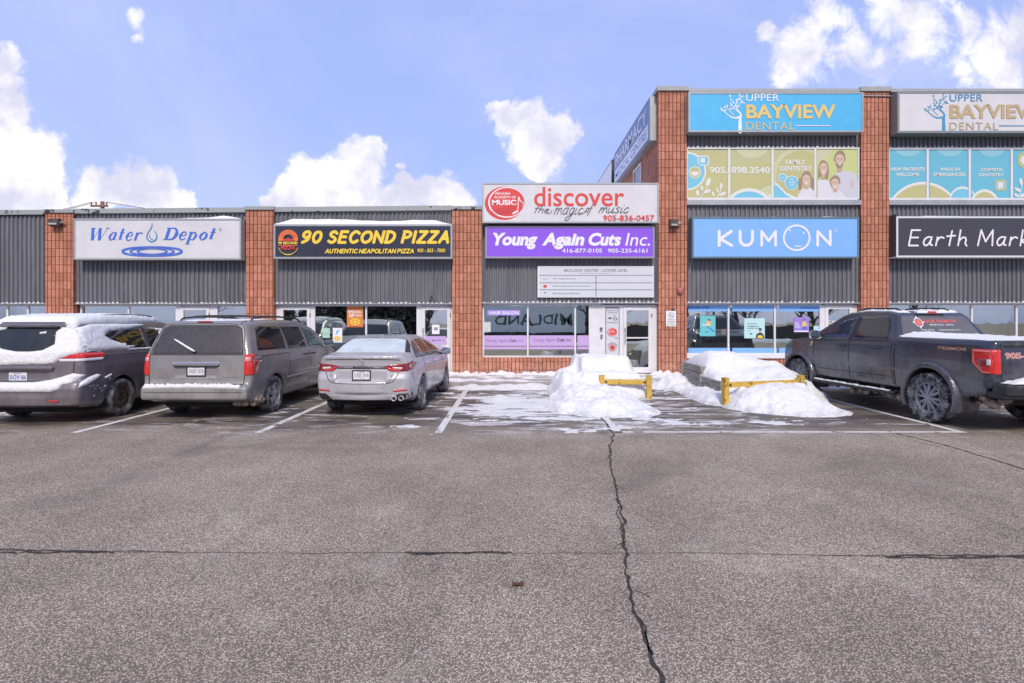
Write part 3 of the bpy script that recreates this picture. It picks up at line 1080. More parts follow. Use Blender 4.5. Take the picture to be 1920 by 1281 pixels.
def pole_thing():
    t = thing('utility_pole', (X(192, 60), 60, 0), 'distant wooden utility pole with crossarm poking up above the low roof', 'utility pole')
    zt = Z(378, 60)
    mb = MB(); mb.tube([(t.location.x, 60, 0), (t.location.x, 60, zt)], [.28, .2], 10)
    mb.build('post', mat('pole_wood', (.24, .15, .12), .9), t)
    mb = MB(); mb.rbox(t.location.x - 1.1, t.location.x + .75, 59.7, 59.85, zt - .62, zt - .4, .03)
    for dxx in (-1.0, -.5, .6):
        mb.tube([(t.location.x + dxx, 59.77, zt - .4), (t.location.x + dxx, 59.77, zt - .1)], .07, 6)
    mb.build('crossarm', mat('arm_wood', (.22, .13, .11), .9), t)
    mb = MB()
    for s, dx_ in ((-1, -1.0), (-1, -.5), (1, .6)):
        p0 = Vector((t.location.x + dx_, 59.77, zt - .12))
        pts = [p0 + Vector((s * 25 * q / 10, 8 * q / 10, -.9 * 4 * (q / 10) * (1 - q / 14))) for q in range(11)]
        mb.tube(pts, .03, 4, caps=False)
    mb.build('wire', M_DARKM, t)


pole_thing()


def wall_lamp(px0, py0, px1, py1, label):
    x0, x1, z0, z1 = X(px0, YC - .15), X(px1, YC - .15), Z(py1, YC - .15), Z(py0, YC - .15)
    t = thing('wall_light', ((x0 + x1) / 2, YC, z0), label, 'wall light')
    mb = MB()
    mb.add([(x0, YC - .06, z1), (x1, YC - .06, z1), (x1, YC - .22, z1 - .04), (x0, YC - .22, z1 - .04),
            (x0, YC - .06, z0), (x1, YC - .06, z0), (x1, YC - .2, z0 + .04), (x0, YC - .2, z0 + .04)],
           [(0, 3, 2, 1), (3, 7, 6, 2), (4, 5, 6, 7), (0, 4, 7, 3), (1, 2, 6, 5), (0, 1, 5, 4)])
    mb.build('housing', mat('bronze_housing', (.10, .085, .075), .5, .3, var=.2), t)
    mb = MB(); mb.rbox(x0 + .03, x1 - .03, YC - .06, YC - .0005, z0 + .03, z1 - .03, .01); mb.build('back_box', M_DARKM, t)
    mb = MB(); mb.box(x0 + .03, x1 - .03, YC - .226, YC - .205, z0 + .05, z0 + .10); mb.build('lens', mat('lamp_lens', (.4, .38, .34), .3), t)
    mb = MB(); mb.tube([(x1 + .0, YC - .1, z0 + .12), (x1 + .09, YC - .12, z0 + .15)], .035, 10); mb.build('photocell', M_GREYM, t)


wall_lamp(92, 409, 111, 425, 'brown box wall light on the brick pillar beside the white water sign')
wall_lamp(1256, 410, 1271, 427, 'brown box wall light on the corner pillar between two signs')
t = thing('alarm_bell', (X(1275), YC, Z(552)), 'small round red alarm bell high on the corner brick pillar', 'alarm bell')
mb = MB()
cy, cz_ = X(1275), Z(545.5)
pr = [(.108, 0), (.105, -.03), (.085, -.055), (.04, -.068), (.0, -.07)]
vs, fs = [], []
for (r, d) in pr:
    for q in range(28):
        vs.append((cy + r * math.cos(2 * math.pi * q / 28), YC - .03 + d, cz_ + r * math.sin(2 * math.pi * q / 28)))
for i in range(4):
    for q in range(28):
        fs.append((i * 28 + q, i * 28 + (q + 1) % 28, (i + 1) * 28 + (q + 1) % 28, (i + 1) * 28 + q))
mb.add(vs, fs)
mb.build('gong', mat('faded_red', (.36, .12, .10), .5, var=.15), t, smooth=True)
mb = MB(); mb.tube([(cy, YC - .03, cz_), (cy, YC - .0005, cz_)], .07, 16); mb.build('mount', M_GREYM, t)

# ================================================================== shop signs
YS = YC - .26        # front plane of the sign cabinets


def flat(name, col, rough=.45):
    return mat(name, col, rough)


C_WHITE = flat('white_vinyl', (.74, .73, .74))
C_FACE = mat('sign_face', (.60, .59, .60), .4, var=.05, vscale=1.5)
C_BLACK = flat('black_vinyl', (.02, .02, .024))
C_NAVY = mat('navy_face', (.030, .032, .05), .28, var=.15, vscale=1.2)
C_YEL = flat('yellow_vinyl', (.80, .56, .05))
C_RED = flat('red_vinyl', (.62, .05, .045))
C_ORANGE = flat('orange_vinyl', (.74, .16, .04))
C_BLUE = flat('royal_blue_vinyl', (.05, .14, .58))
C_PURPLE = mat('purple_face', (.24, .085, .66), .4, var=.04)
C_CYAN = mat('cyan_face', (.075, .42, .70), .4, var=.04)
C_SKY = mat('light_blue_face', (.20, .42, .80), .4, var=.03)
C_GOLD = flat('gold_vinyl', (.66, .50, .16))
C_TAN = flat('tan_vinyl', (.46, .35, .19))
C_TEAL = flat('teal_vinyl', (.06, .27, .45))
C_CHAR = mat('charcoal_face', (.05, .047, .058), .4)
C_DGREY = flat('dark_grey_vinyl', (.09, .09, .10))
C_MGREY = flat('mid_grey_vinyl', (.26, .26, .28))
C_FRAME = mat('sign_frame', (.36, .38, .385), .4, .3, var=.06)


def snow_cap(root, x0, x1, y0, y1, z, hts, seed, name='snow_cap'):
    """ragged slab of snow lying on a sign's top: hts are heights along x"""
    n, m = max(24, int((x1 - x0) / .07)), 6
    rr = np.random.default_rng(seed)
    ns = np.convolve(rr.normal(0, 1, n + 9), np.ones(5) / 5, 'same')[:n + 1] * .014
    mb = MB()
    vs, fs = [], []
    for i in range(n + 1):
        u = i / n
        h = float(np.interp(u, np.linspace(0, 1, len(hts)), hts)) + ns[i]
        h = max(.008, h) * min(1, .25 + 8 * min(u, 1 - u))
        for j in range(m + 1):
            w = j / m
            prof = math.sin(min(1, .12 + 1.9 * min(w, 1 - w)) * math.pi / 2) ** .6
            vs.append((x0 + (x1 - x0) * u, y0 + (y1 - y0) * w, z + (h * prof if 0 < j < m else 0)))
    for i in range(n):
        for j in range(m):
            a = i * (m + 1) + j
            fs.append((a, a + m + 1, a + m + 2, a + 1))
    mb.add(vs, fs)
    return mb.build(name, M_SNOW, root, smooth=True)


def sign(name, label, px0, py0, px1, py1, face, frame=None, depth=.36, Y=None, fw=.045, cat='sign'):
    """sign cabinet: metal can with a retaining frame round an inset face. Returns root and its artwork plane."""
    Y = YS if Y is None else Y
    frame = frame or C_FRAME
    x0, x1, z0, z1 = X(px0, Y), X(px1, Y), Z(py1, Y), Z(py0, Y)
    t = thing(name, ((x0 + x1) / 2, Y, z0), label, cat)
    mb = MB()
    mb.box(x0, x1, Y + .03, Y + depth, z0, z1)
    mb.box(x0 - .002, x0 + fw, Y, Y + .03, z0 - .002, z1 + .002)
    mb.box(x1 - fw, x1 + .002, Y, Y + .03, z0 - .002, z1 + .002)
    mb.box(x0 + fw, x1 - fw, Y + .002, Y + .03, z0 - .002, z0 + fw)
    mb.box(x0 + fw, x1 - fw, Y + .002, Y + .03, z1 - fw, z1 + .002)
    mb.build('cabinet', frame, t)
    mb = MB()
    mb.box(x0 + fw, x1 - fw, Y + .016, Y + .029, z0 + fw, z1 - fw)
    mb.build('face', face, t)
    g = Graphic(t, lambda px, py, l: F(px, py, Y)[:1] + (Y + .016 - l,) + F(px, py, Y)[2:])
    return t, g


# ---- water shop
t, g = sign('shop_sign', 'pale grey sign with blue italic serif lettering, a water drop and blue ripples', 138, 410, 452, 487, C_FACE)


def didone(g, m, x0, y0, x1, y1, word):
    """fat-face italic letters drawn with a flat nib: thick stems, hairline joins"""
    sh = .26
    G = {'W': (1.16, [(.20, (.06, 1), (.27, 0)), (.035, (.27, 0), (.54, 1)), (.20, (.54, 1), (.72, 0)), (.035, (.72, 0), (1.05, 1)), (.05, (-.06, .98), (.26, .98)), (.05, (.92, .98), (1.16, .98))], []),
         'D': (.82, [(.20, (.18, 0), (.18, 1)), (.04, (-.02, .98), (.4, .98)), (.04, (-.02, .02), (.4, .02))], [[(.3, .97, .05), (.6, .9, .12), (.74, .5, .22), (.6, .1, .12), (.3, .03, .05)]]),
         'a': (.56, [(.15, (.42, .64), (.40, .06)), (.05, (.40, .03), (.56, .08))], [[(.42, .62, .04), (.22, .64, .06), (.09, .32, .15), (.18, .03, .07), (.36, .18, .04)]]),
         't': (.36, [(.16, (.16, .95), (.14, .08)), (.04, (0, .63), (.34, .63)), (.04, (.14, .03), (.34, .1))], []),
         'e': (.50, [], [[(.12, .33, .04), (.40, .40, .06), (.36, .62, .08), (.2, .64, .07), (.09, .33, .15), (.18, .04, .08), (.34, .03, .05), (.46, .14, .04)]]),
         'r': (.46, [(.15, (.12, .64), (.11, 0))], [[(.18, .42, .03), (.28, .62, .06), (.42, .58, .12)]]),
         'p': (.58, [(.15, (.12, .64), (.10, -.34)), (.04, (-.04, -.34), (.26, -.34)), (.04, (-.02, .62), (.14, .64))], [[(.18, .5, .04), (.34, .64, .06), (.47, .34, .16), (.36, .02, .06), (.18, .06, .04)]]),
         'o': (.54, [], [[(.3, .65, .05), (.12, .45, .13), (.10, .2, .15), (.26, .0, .05), (.44, .2, .14), (.44, .46, .14), (.28, .65, .05)]])}
    Xc, items = 0.0, []
    for ch in word:
        wd, st, cv = G[ch]
        for w, a, b in st:
            d = np.array(b) - np.array(a)
            hor = abs(d[1]) < .2 * abs(d[0])
            items.append(([(Xc + a[0] + sh * a[1], a[1]), (Xc + b[0] + sh * b[1], b[1])], w, hor))
        for c in cv:
            xs = catmull([(Xc + q[0] + sh * q[1], q[1]) for q in c], 5)
            wsx = np.interp(np.linspace(0, len(c) - 1, len(xs)), range(len(c)), [q[2] for q in c])
            items.append((xs, list(wsx), None))
        Xc += wd + .10
    ax = min(p[0] for it in items for p in it[0]) - .05
    bx = max(p[0] for it in items for p in it[0]) + .05
    ay, by = min(0, min(p[1] for it in items for p in it[0])), 1.0
    sx, sy = (x1 - x0) / (bx - ax), (y1 - y0) / (by - ay)
    for pts, w, hor in items:
        q = [(x0 + (p[0] - ax) * sx, y1 - (p[1] - ay) * sy) for p in pts]
        if hor is None:
            g.stroke('lettering', m, q, [u * (sx + sy) / 2 * 1.05 for u in w])
        elif hor:
            g.stroke('lettering', m, q, w * sy * 1.2, caps=False)
        else:
            hw = w * sx / 2
            (a, b), (c, d) = q
            g.poly('lettering', m, [(a - hw, b), (a + hw, b), (c + hw, d), (c - hw, d)])


didone(g, C_BLUE, 169, 427.5, 267, 451, 'Water')
didone(g, C_BLUE, 303, 427, 406, 457.5, 'Depot')
g.text('lettering', C_TEAL, 'o', 411, 428, 415, 433)
drop = catmull([(285, 419), (283.5, 427), (276.5, 438), (275.5, 447), (283.5, 453), (292, 449), (293.5, 440), (289, 433)], 6)
g.stroke('drop', C_TEAL, drop, [1.2 + 1.0 * math.sin(math.pi * i / len(drop)) for i in range(len(drop))])
g.stroke('drop', C_BLUE, catmull([(280.5, 440), (281, 446), (286, 449)], 5), 1.1)
for rx, ry, w in ((55.5, 9.0, 3.0), (41, 6.6, 2.0), (28, 4.6, 1.7)):
    c = ell(285, 471.5, rx, ry, 64)
    g.stroke('ripple', C_BLUE, c, [w * (.55 + .9 * abs(math.cos(2 * math.pi * i / 64)) ** 2) for i in range(64)], closed=True)
g.done()
snow_cap(t, X(142, YS), X(449, YS), YS + .02, YS + .34, Z(410, YS), [.01, .02, .012, .02, .012, .02, .03, .05, .12, .11], 3)

# ---- pizza shop
t, g = sign('shop_sign', 'dark navy sign with slanted yellow capitals under a thick snow cap', 513, 421, 848, 485, C_NAVY, fw=.05)
g.glyphs('lettering', C_YEL, '90 SECOND PIZZA', 564, 431.5, 842, 457.5, 5.6, STROKE, shear=.22, gap=.30, space=.42)
g.glyphs('lettering', C_YEL, 'AUTHENTIC NEAPOLITAN PIZZA', 609, 466.5, 776, 475.5, 2.0, STROKE, shear=.22, gap=.26, space=.3)
g.text('lettering', C_YEL, '905 - 853 - 7000', 783, 466.5, 835, 473.5, bold=.02, shear=.15)
arch = [(521.5, 452)] + ell(541, 448, 18.5, 17, 26, 180, 360) + [(559.5, 452), (551, 452)] + list(reversed(ell(541, 448, 9.2, 8, 16, 180, 360))) + [(531.8, 452)]
g.poly('oven_emblem', C_ORANGE, arch)
for a in range(195, 360, 15):
    ca, sa = math.cos(R(a)), math.sin(R(a))
    g.stroke('oven_emblem', C_NAVY, [(541 + 9.6 * ca, 448 + 8.4 * sa), (541 + 18.6 * ca, 448 + 17.2 * sa)], .5, caps=False)
g.poly('oven_emblem', C_RED, [(533, 452), (533, 447.5), (537, 449), (541, 446.5), (545, 449), (549.5, 447), (549.5, 452)])
g.text('emblem_lettering', C_YEL, '90 SECOND', 522.5, 453.2, 558.5, 458.6, bold=.04)
g.rect('oven_emblem', C_ORANGE, 522, 460.0, 559, 461.1)
g.text('emblem_lettering', C_RED, 'PIZZA', 527, 461.8, 554, 468.4, bold=.04, shear=.15)
g.ring('emblem_lettering', C_YEL, 541, 462, 18, 15.5, .9, 30, 10, 62)
g.ring('emblem_lettering', C_YEL, 541, 462, 18, 15.5, .9, 30, 118, 170)
g.ring('emblem_lettering', C_YEL, 541, 462, 18, 15.8, 1.6, 30, 66, 114)
g.done()
snow_cap(t, X(513.5, YS), X(847.5, YS), YS - .005, YS + .36, Z(421, YS), [.16, .19, .19, .19, .185, .15, .13, .135, .15, .155, .10], 5)

# ---- music school
t, g = sign('shop_sign', 'tall white sign with a round red emblem, standing up above the low roof', 904, 343, 1235, 418, C_FACE, depth=.42, Y=YC - .32, fw=.04)
cx, cy = 948.5, 381
g.poly('emblem', C_RED, ell(945.5, 381.2, 36.5, 31.2, 56))
g.poly('emblem', C_WHITE, ell(950, 379.5, 34.6, 28.8, 56))
g.poly('emblem', C_RED, ell(951, 379.2, 32.6, 26.8, 56))
M_DKRED = flat('dark_red_vinyl', (.34, .03, .03))
for i in range(5):
    g.stroke('emblem', M_DKRED, catmull([(921, 391 + i * 2.6), (936, 392.5 + i * 2.4), (955, 387 + i * 3.2), (968, 381 + i * 3.6)], 6), .55, caps=False)
g.text('lettering', C_WHITE, 'ARCADIA', 928, 360.5, 957.5, 365, bold=.02)
g.text('lettering', C_WHITE, 'ACADEMY OF', 926, 367.5, 967.5, 372, bold=.02)
g.text('lettering', C_WHITE, 'MUSIC', 922.5, 374.5, 968, 384.5, bold=.035)
g.stroke('note', C_WHITE, [(970.5, 398), (972.5, 369)], 1.5)
g.stroke('note', C_WHITE, catmull([(972.5, 369), (975, 376), (981, 381), (980, 389)], 5), [1.6, 1.9, 2.2, 2.2, 2.0, 1.8, 1.6, 1.4, 1.3, 1.2, 1.1, 1.0, .9, .8, .7, .6])
g.poly('note', C_WHITE, [(965.5 + 5.4 * math.cos(q) * .92 - 1.6 * math.sin(q), 398 - 5.4 * math.cos(q) * .35 + 3.0 * math.sin(q)) for q in np.linspace(0, 2 * math.pi, 24, endpoint=False)])
g.text('lettering', C_RED, 'discover', 1001.5, 350.5, 1170.5, 387, bold=.008)
sc_ = [('the', 1002, 384.5, 1030, 400), ('magic', 1038, 384, 1094, 414), ('of', 1098, 382.5, 1114, 404), ('music', 1122, 384, 1180, 400)]
for wd_, a, b, c, d in sc_:
    g.glyphs('script_lettering', C_DGREY, wd_, a, b, c, d, 1.35, STROKE, shear=.42, gap=.12)
g.stroke('script_lettering', C_DGREY, catmull([(1024, 399), (1031, 400), (1035, 394)], 5), .9)
g.stroke('script_lettering', C_DGREY, catmull([(1086, 399), (1094, 400), (1098, 395)], 5), .9)
g.text('lettering', C_RED, '905-836-0457', 1131, 403.5, 1227, 414, bold=.012)
g.done()

# ---- hair salon
t, g = sign('shop_sign', 'purple sign with slanted white lettering between two white boards', 910, 424, 1227, 484, C_PURPLE, flat('mauve_frame', (.30, .27, .33)), Y=YC - .20, depth=.3)
g.text('lettering', C_WHITE, 'Young', 924, 436.5, 1008, 467.5, bold=.045, shear=.22)
g.text('lettering', C_WHITE, 'Again', 1016, 436.5, 1096, 467.5, bold=.045, shear=.22)
g.text('lettering', C_WHITE, 'Cuts', 1103.5, 436.5, 1165, 461, bold=.045, shear=.22)
g.text('lettering', C_WHITE, 'Inc.', 1172.5, 437, 1219, 461, bold=.004, shear=.2)
g.text('lettering', C_WHITE, '416-877-0105', 1054, 466, 1129, 474, bold=.012)
g.text('lettering', C_WHITE, '905-235-6161', 1140, 466, 1214, 474, bold=.012)
g.done()

# ---- directory board
YB = YC + .04
t = thing('directory_board', (X(1117, YB), YB, Z(558, YB)), 'white directory board with thin grey tenant rows below the purple sign', 'sign')
mb = MB(); mb.rbox(X(1008, YB), X(1226, YB), YB, YB + .035, Z(558, YB), Z(499, YB), .008); mb.build('board', C_WHITE, t)
g = Graphic(t, lambda px, py, l: (X(px, YB), YB - l, Z(py, YB)))
C_PLATE = flat('directory_plate', (.58, .59, .63))
for y0, y1 in ((501, 515.5), (517.5, 529.5), (531.5, 542.5), (544.5, 556)):
    g.rect('plate', C_PLATE, 1011, y0, 1224, y1)
for y in (516.5, 530.5, 543.5):
    g.rect('divider', C_MGREY, 1011, y - .6, 1224, y + .6)
g.rect('divider', C_MGREY, 1116.5, 518, 1118.5, 556)
g.text('lettering', C_DGREY, 'BAYLOCK CENTRE - LOWER LEVEL', 1058, 504.5, 1177, 510)
g.text('lettering', C_MGREY, 'Managed by Infinity Property Management Inc.', 1085, 511.8, 1151, 513.8)
g.text('lettering', C_DGREY, 'B101 Target Kleen Ontl', 1037, 521.6, 1079, 524.6)
g.text('lettering', C_DGREY, 'B103 Arcadia Academy of Music Centres', 1037, 535.3, 1107, 538.5)
g.text('lettering', C_DGREY, 'B105 Due North Martial Arts', 1037, 548.8, 1086, 551.8)
g.text('lettering', C_MGREY, 'Vacant', 1017.5, 521.8, 1027, 524.2)
g.poly('badge', C_RED, ell(1022, 537, 3.4, 2.8, 20))
g.poly('badge', C_MGREY, ell(1022, 549, 1.8, 1.8, 16))
g.done()

# ---- dental signs
LEAVES = [(1354, 204, 150), (1360, 201, 100), (1356, 207, 190), (1361, 207, 40), (1372, 197, 60), (1376, 203, 20), (1371, 204, 130), (1382, 193, 40),
          (1376, 192, 100), (1372, 187, 120), (1383, 187, 20), (1389, 186, 60), (1388, 178, 60), (1393, 181, 45), (1370, 180, 90), (1392, 190, 20), (1380, 199, 10), (1364, 199, 60), (1395, 193, -10), (1385, 200, -20)]


def dental(g, dx, tree, gold, white, line):
    o = lambda pts: [(a + dx, b) for a, b in pts]
    g.stroke('tree_emblem', tree, o(catmull([(1389, 247), (1389, 230), (1388, 220), (1380, 221), (1370, 218), (1358, 208)], 5)), [6.5] * 5 + [5.5] * 5 + [3.5] * 5 + [2.6] * 5 + [1.6] * 5 + [1.0])
    g.stroke('tree_emblem', tree, o(catmull([(1389, 222), (1390, 214), (1384, 206), (1381, 194), (1390, 180)], 5)), [4.0] * 5 + [3.0] * 5 + [2.2] * 5 + [1.5] * 5 + [.9])
    g.stroke('tree_emblem', tree, o(catmull([(1387, 211), (1378, 203), (1370, 192)], 5)), 1.3)
    g.stroke('tree_emblem', tree, o([(1382, 204), (1387, 196), (1393, 191)]), 1.1)
    g.stroke('tree_emblem', tree, o([(1378, 216), (1368, 206), (1363, 201)]), 1.1)
    for (x, y, a) in LEAVES:
        ca, sa = math.cos(R(a)), math.sin(R(a))
        g.poly('tree_emblem', tree, [(x + dx + 3.0 * ca * math.cos(q) + 1.15 * sa * math.sin(q), y - 3.0 * sa * math.cos(q) + 1.15 * ca * math.sin(q)) for q in np.linspace(0, 2 * math.pi, 10, endpoint=False)])
    g.text('lettering', white, 'UPPER', 1400 + dx, 176.5, 1462 + dx, 190, bold=.002, spacing=1.05)
    g.text('lettering', gold, 'BAYVIEW', 1400 + dx, 196, 1568 + dx, 222.5, bold=.03)
    g.text('lettering', gold, 'DENTAL', 1400 + dx, 229.5, 1491 + dx, 243.5, bold=-.004, spacing=1.12)
    g.rect('divider', line, 1492.5 + dx, 235, 1558 + dx, 236.4)


t, g = sign('shop_sign', 'bright blue sign with a white tree emblem above the olive film windows', 1291, 173, 1619, 247.5, C_CYAN, fw=.045, depth=.40)
dental(g, -1, C_WHITE, C_GOLD, C_WHITE, C_WHITE)
g.done()
t, g = sign('shop_sign', 'pale grey sign with a blue tree emblem above the blue film windows', 1683, 171, 2011, 249, C_FACE, mat('green_grey_frame', (.24, .27, .265), .4, .3), fw=.06, depth=.42, Y=YC - .32)
dental(g, 381, C_TEAL, C_TAN, C_TEAL, C_TEAL)
g.done()
br = MB(); br.tube([(X(1600, YC - .03), YC - .03, Z(180)), (X(1687, YC - .03), YC - .03, Z(181.5))], .018, 8)
br.build('conduit', M_GREYM, t)

# ---- tutoring centre
t, g = sign('shop_sign', 'light blue sign with white capitals whose round letter has a face', 1298, 407, 1611, 484, C_SKY, mat('teal_frame', (.13, .2, .23), .4, .3), depth=.36)
g.glyphs('lettering', C_WHITE, 'K', 1346, 431, 1375, 463, 5.6, STROKE)
U_ = [(1388, 433.5)] + [(1388, 448)] + ell(1399.5, 449, 11.5, 11.2, 16, 180, 0)[1:-1] + [(1411, 448), (1411, 433.5)]
g.stroke('lettering', C_WHITE, U_, 5.6)
g.polystroke('lettering', C_WHITE, [(1428.5, 460), (1428.5, 434), (1441.5, 452), (1454.5, 434), (1454.5, 460)], 5.0)
g.polystroke('lettering', C_WHITE, [(1533.5, 460), (1533.5, 434), (1557, 459), (1557, 433.5)], 5.2)
g.ring('face_ring', C_WHITE, 1494, 446, 24.2, 23.2, 3.6, 56)
g.poly('face_ring', C_WHITE, ell(1481.5, 432, 1.5, 2.0, 14))
g.poly('face_ring', C_WHITE, ell(1507, 437, 1.5, 2.2, 14))
g.stroke('face_ring', C_WHITE, [(1491, 461.5), (1502, 462.5)], 2.2)
g.ring('lettering', C_WHITE, 1567, 433, 2.6, 2.6, .9, 20)
g.done()
mb = MB(); mb.tube([(X(1297, YC), YC + .02, Z(487)), (X(1294, YC), YC + .06, Z(512))], .006, 5); mb.build('cable', C_WHITE, t)
snow_cap(t, X(1299, YS), X(1600, YS), YS + .02, YS + .34, Z(407, YS), [.02, .012, .012, .02, .012, .015, .02, .008], 8)

# ---- grocery
t, g = sign('shop_sign', 'charcoal sign with white handwritten lettering below the blue film windows', 1681, 406, 2009, 482.5, C_CHAR, mat('white_rim', (.62, .63, .64), .4), depth=.4, Y=YC - .32, fw=.05)
g.glyphs('lettering', C_WHITE, 'Earth Market', 1703, 430, 1977, 462.5, 3.1, STROKE, shear=.12, gap=.24, space=.42)
g.done()
mb = MB(); mb.box(X(1676, YC - .1), X(1681, YC - .32) - .004, YC - .30, YC + .07, Z(483), Z(405)); mb.build('side_cap', M_DARKM, t)
snow_cap(t, X(1683, YC - .3), X(2005, YC - .3), YC - .3, YC + .06, Z(406, YC - .32), [.02, .03, .03, .02, .012, .012, .01], 9)

# ---- the pharmacy signs on the flank
SX = FX - .22
t = thing('flank_sign', (SX, 20, 7.2), 'blue and white pharmacy sign running along the side wall of the tall block', 'sign')
mb = MB(); mb.box(SX + .02, FX - .002, 17.22, 23.2, 7.22, 8.56); mb.build('cabinet', C_FRAME, t)
mb = MB(); mb.box(SX, SX + .019, 17.28, 23.14, 7.26, 8.52); mb.build('face', flat('pharmacy_blue', (.16, .23, .44)), t)
g = Graphic(t, lambda u, v, l: (SX - l, 23.14 - u, 8.52 - v))
g.rect('stripe', C_WHITE, .1, .74, 5.76, 1.2)
g.text('lettering', C_WHITE, 'PHARMACY', .3, .14, 5.56, .64, bold=.01)
g.text('lettering', C_BLUE, 'MEDICAL CENTRE', .3, .83, 5.56, 1.11, bold=.005)
g.done()
t = thing('flank_sign', (SX, 26, 7.0), 'blank white sign farther back on the side wall of the tall block', 'sign')
mb = MB(); mb.box(SX + .02, FX - .002, 23.8, 28.4, 6.9, 8.5); mb.build('cabinet', M_DARKM, t)
mb = MB(); mb.box(SX, SX + .019, 23.9, 28.3, 6.98, 8.42); mb.build('face', C_WHITE, t)

# ================================================================== printed film on the dental windows
C_OLIVE = flat('olive_film', (.46, .44, .20))
C_OLIVE2 = flat('pale_olive_film', (.52, .52, .33))
C_FBLUE = flat('film_blue', (.17, .48, .62))
C_FBLUE2 = flat('pale_blue_film', (.24, .50, .60))
C_FW = flat('film_white', (.66, .66, .62))
C_SKIN = flat('printed_skin', (.60, .43, .34))
C_SKIN2 = flat('printed_shaded_skin', (.50, .33, .25))
C_HAIR = flat('printed_brown_hair', (.20, .14, .11))
C_BLOND = flat('printed_fair_hair', (.30, .22, .15))
C_SHIRT = flat('printed_white_shirt', (.62, .61, .64))
C_SHIRT2 = flat('printed_grey_shirt', (.52, .53, .58))


class Clipped(Graphic):
    """artwork cut to the pane it is printed on (rectangle in photo pixels)"""

    def clip(s, x0, y0, x1, y1):
        s.c = (x0, y0, x1, y1)
        return s

    def poly(s, part, m, pts):
        for ax, lim, keep in ((0, s.c[0], 1), (0, s.c[2], -1), (1, s.c[1], 1), (1, s.c[3], -1)):
            out = []
            n = len(pts)
            for i in range(n):
                p, q = pts[i], pts[(i + 1) % n]
                a, b = (p[ax] - lim) * keep, (q[ax] - lim) * keep
                if a >= 0:
                    out.append(p)
                if (a < 0) != (b < 0):
                    t_ = a / (a - b)
                    out.append((p[0] + (q[0] - p[0]) * t_, p[1] + (q[1] - p[1]) * t_))
            pts = out
            if len(pts) < 3:
                return
        q = [pts[0]]
        for p in pts[1:]:
            if abs(p[0] - q[-1][0]) + abs(p[1] - q[-1][1]) > 1e-4:
                q.append(p)
        if len(q) > 2:
            Graphic.poly(s, part, m, q)


def G_at(root, Y):
    return Clipped(root, lambda px, py, l: (X(px, Y), Y - l * .6, Z(py, Y)))


g = G_at(UW1, YU - .001)
P1, P2, P3, P4 = (1288.5, 277, 1366, 372), (1370, 277, 1447.5, 372), (1451.5, 277, 1528, 372), (1532, 277, 1609.5, 372)


def circ(part, m, cx, cy, r, panes, ry=None):
    for p in panes:
        g.clip(*p).poly(part, m, ell(cx, cy, r, ry or r, 48))


circ('print', C_OLIVE, 1330, 345, 70, [P1], 62)
circ('print', C_FW, 1288, 321, 36, [P1]); circ('print', C_FBLUE, 1288, 321, 33, [P1])
circ('print', C_OLIVE2, 1410, 262, 36, [P2], 36); circ('print', C_OLIVE, 1425, 356, 60, [P2], 52)
circ('print', C_OLIVE2, 1470, 390, 66, [P2], 46)
circ('print', C_FW, 1404, 396, 46, [P2], 43); circ('print', C_FBLUE, 1404, 397, 42, [P2], 38)
circ('print', C_FW, 1493, 404, 64, [P2, P3], 62)
circ('print', C_FBLUE, 1492, 406, 60, [P2], 60)
circ('print', C_OLIVE2, 1500, 330, 54, [P3], 54); circ('print', C_OLIVE, 1503, 331, 48, [P3], 49)
g.clip(*P3).poly('print', C_FW, [(1451, 342), (1458, 345), (1475, 362), (1500, 374), (1451, 374)])
g.clip(*P3).poly('print', C_FBLUE, [(1451, 346), (1457, 348.5), (1473, 365), (1490, 374), (1451, 374)])
circ('print', flat('lime_film', (.50, .54, .22)), 1580, 310, 60, [P4], 60)
circ('print', C_OLIVE2, 1538, 280, 20, [P4])
# tooth badge, smile badge, leaf sprays
g.clip(*P1)
g.poly('print', C_FW, [(1308, 292)] + ell(1325, 297, 5, 5, 6, -90, 0) + ell(1325, 306, 5, 5, 6, 0, 90) + [(1312, 311), (1308, 307)])
g.poly('print', C_FBLUE, [(1310, 294)] + ell(1324, 298, 4, 4, 6, -90, 0) + ell(1324, 305, 4, 4, 6, 0, 90) + [(1312, 309), (1310, 306)])
g.poly('print', C_FW, catmull([(1314, 296), (1317.5, 297.2), (1321, 296), (1322, 300), (1320.6, 306), (1318.8, 305.6), (1317.5, 302.5), (1316.2, 305.6), (1314.4, 306), (1313, 300)], 3, True))
g.poly('print', C_FW, ell(1303, 323.5, 11.5, 11.5)); g.poly('print', C_OLIVE, ell(1303, 323.5, 10, 10))
g.poly('print', C_FW, ell(1303, 322, 7.6, 8.0, 20, 0, 180))


def spray(g, m, x0, y0, x1, y1, leaves, s=1.0):
    g.stroke('print', m, catmull([(x0, y0), ((x0 + x1) / 2 + 1, (y0 + y1) / 2 + 2), (x1, y1)], 6), 1.5 * s)
    for (x, y, a, L, wd) in leaves:
        ca, sa = math.cos(R(a)), math.sin(R(a))
        Clipped.poly(g, 'print', m, [(x + L * ca * math.cos(q) + wd * sa * math.sin(q), y - L * sa * math.cos(q) + wd * ca * math.sin(q)) for q in np.linspace(0, 2 * math.pi, 16, endpoint=False)])


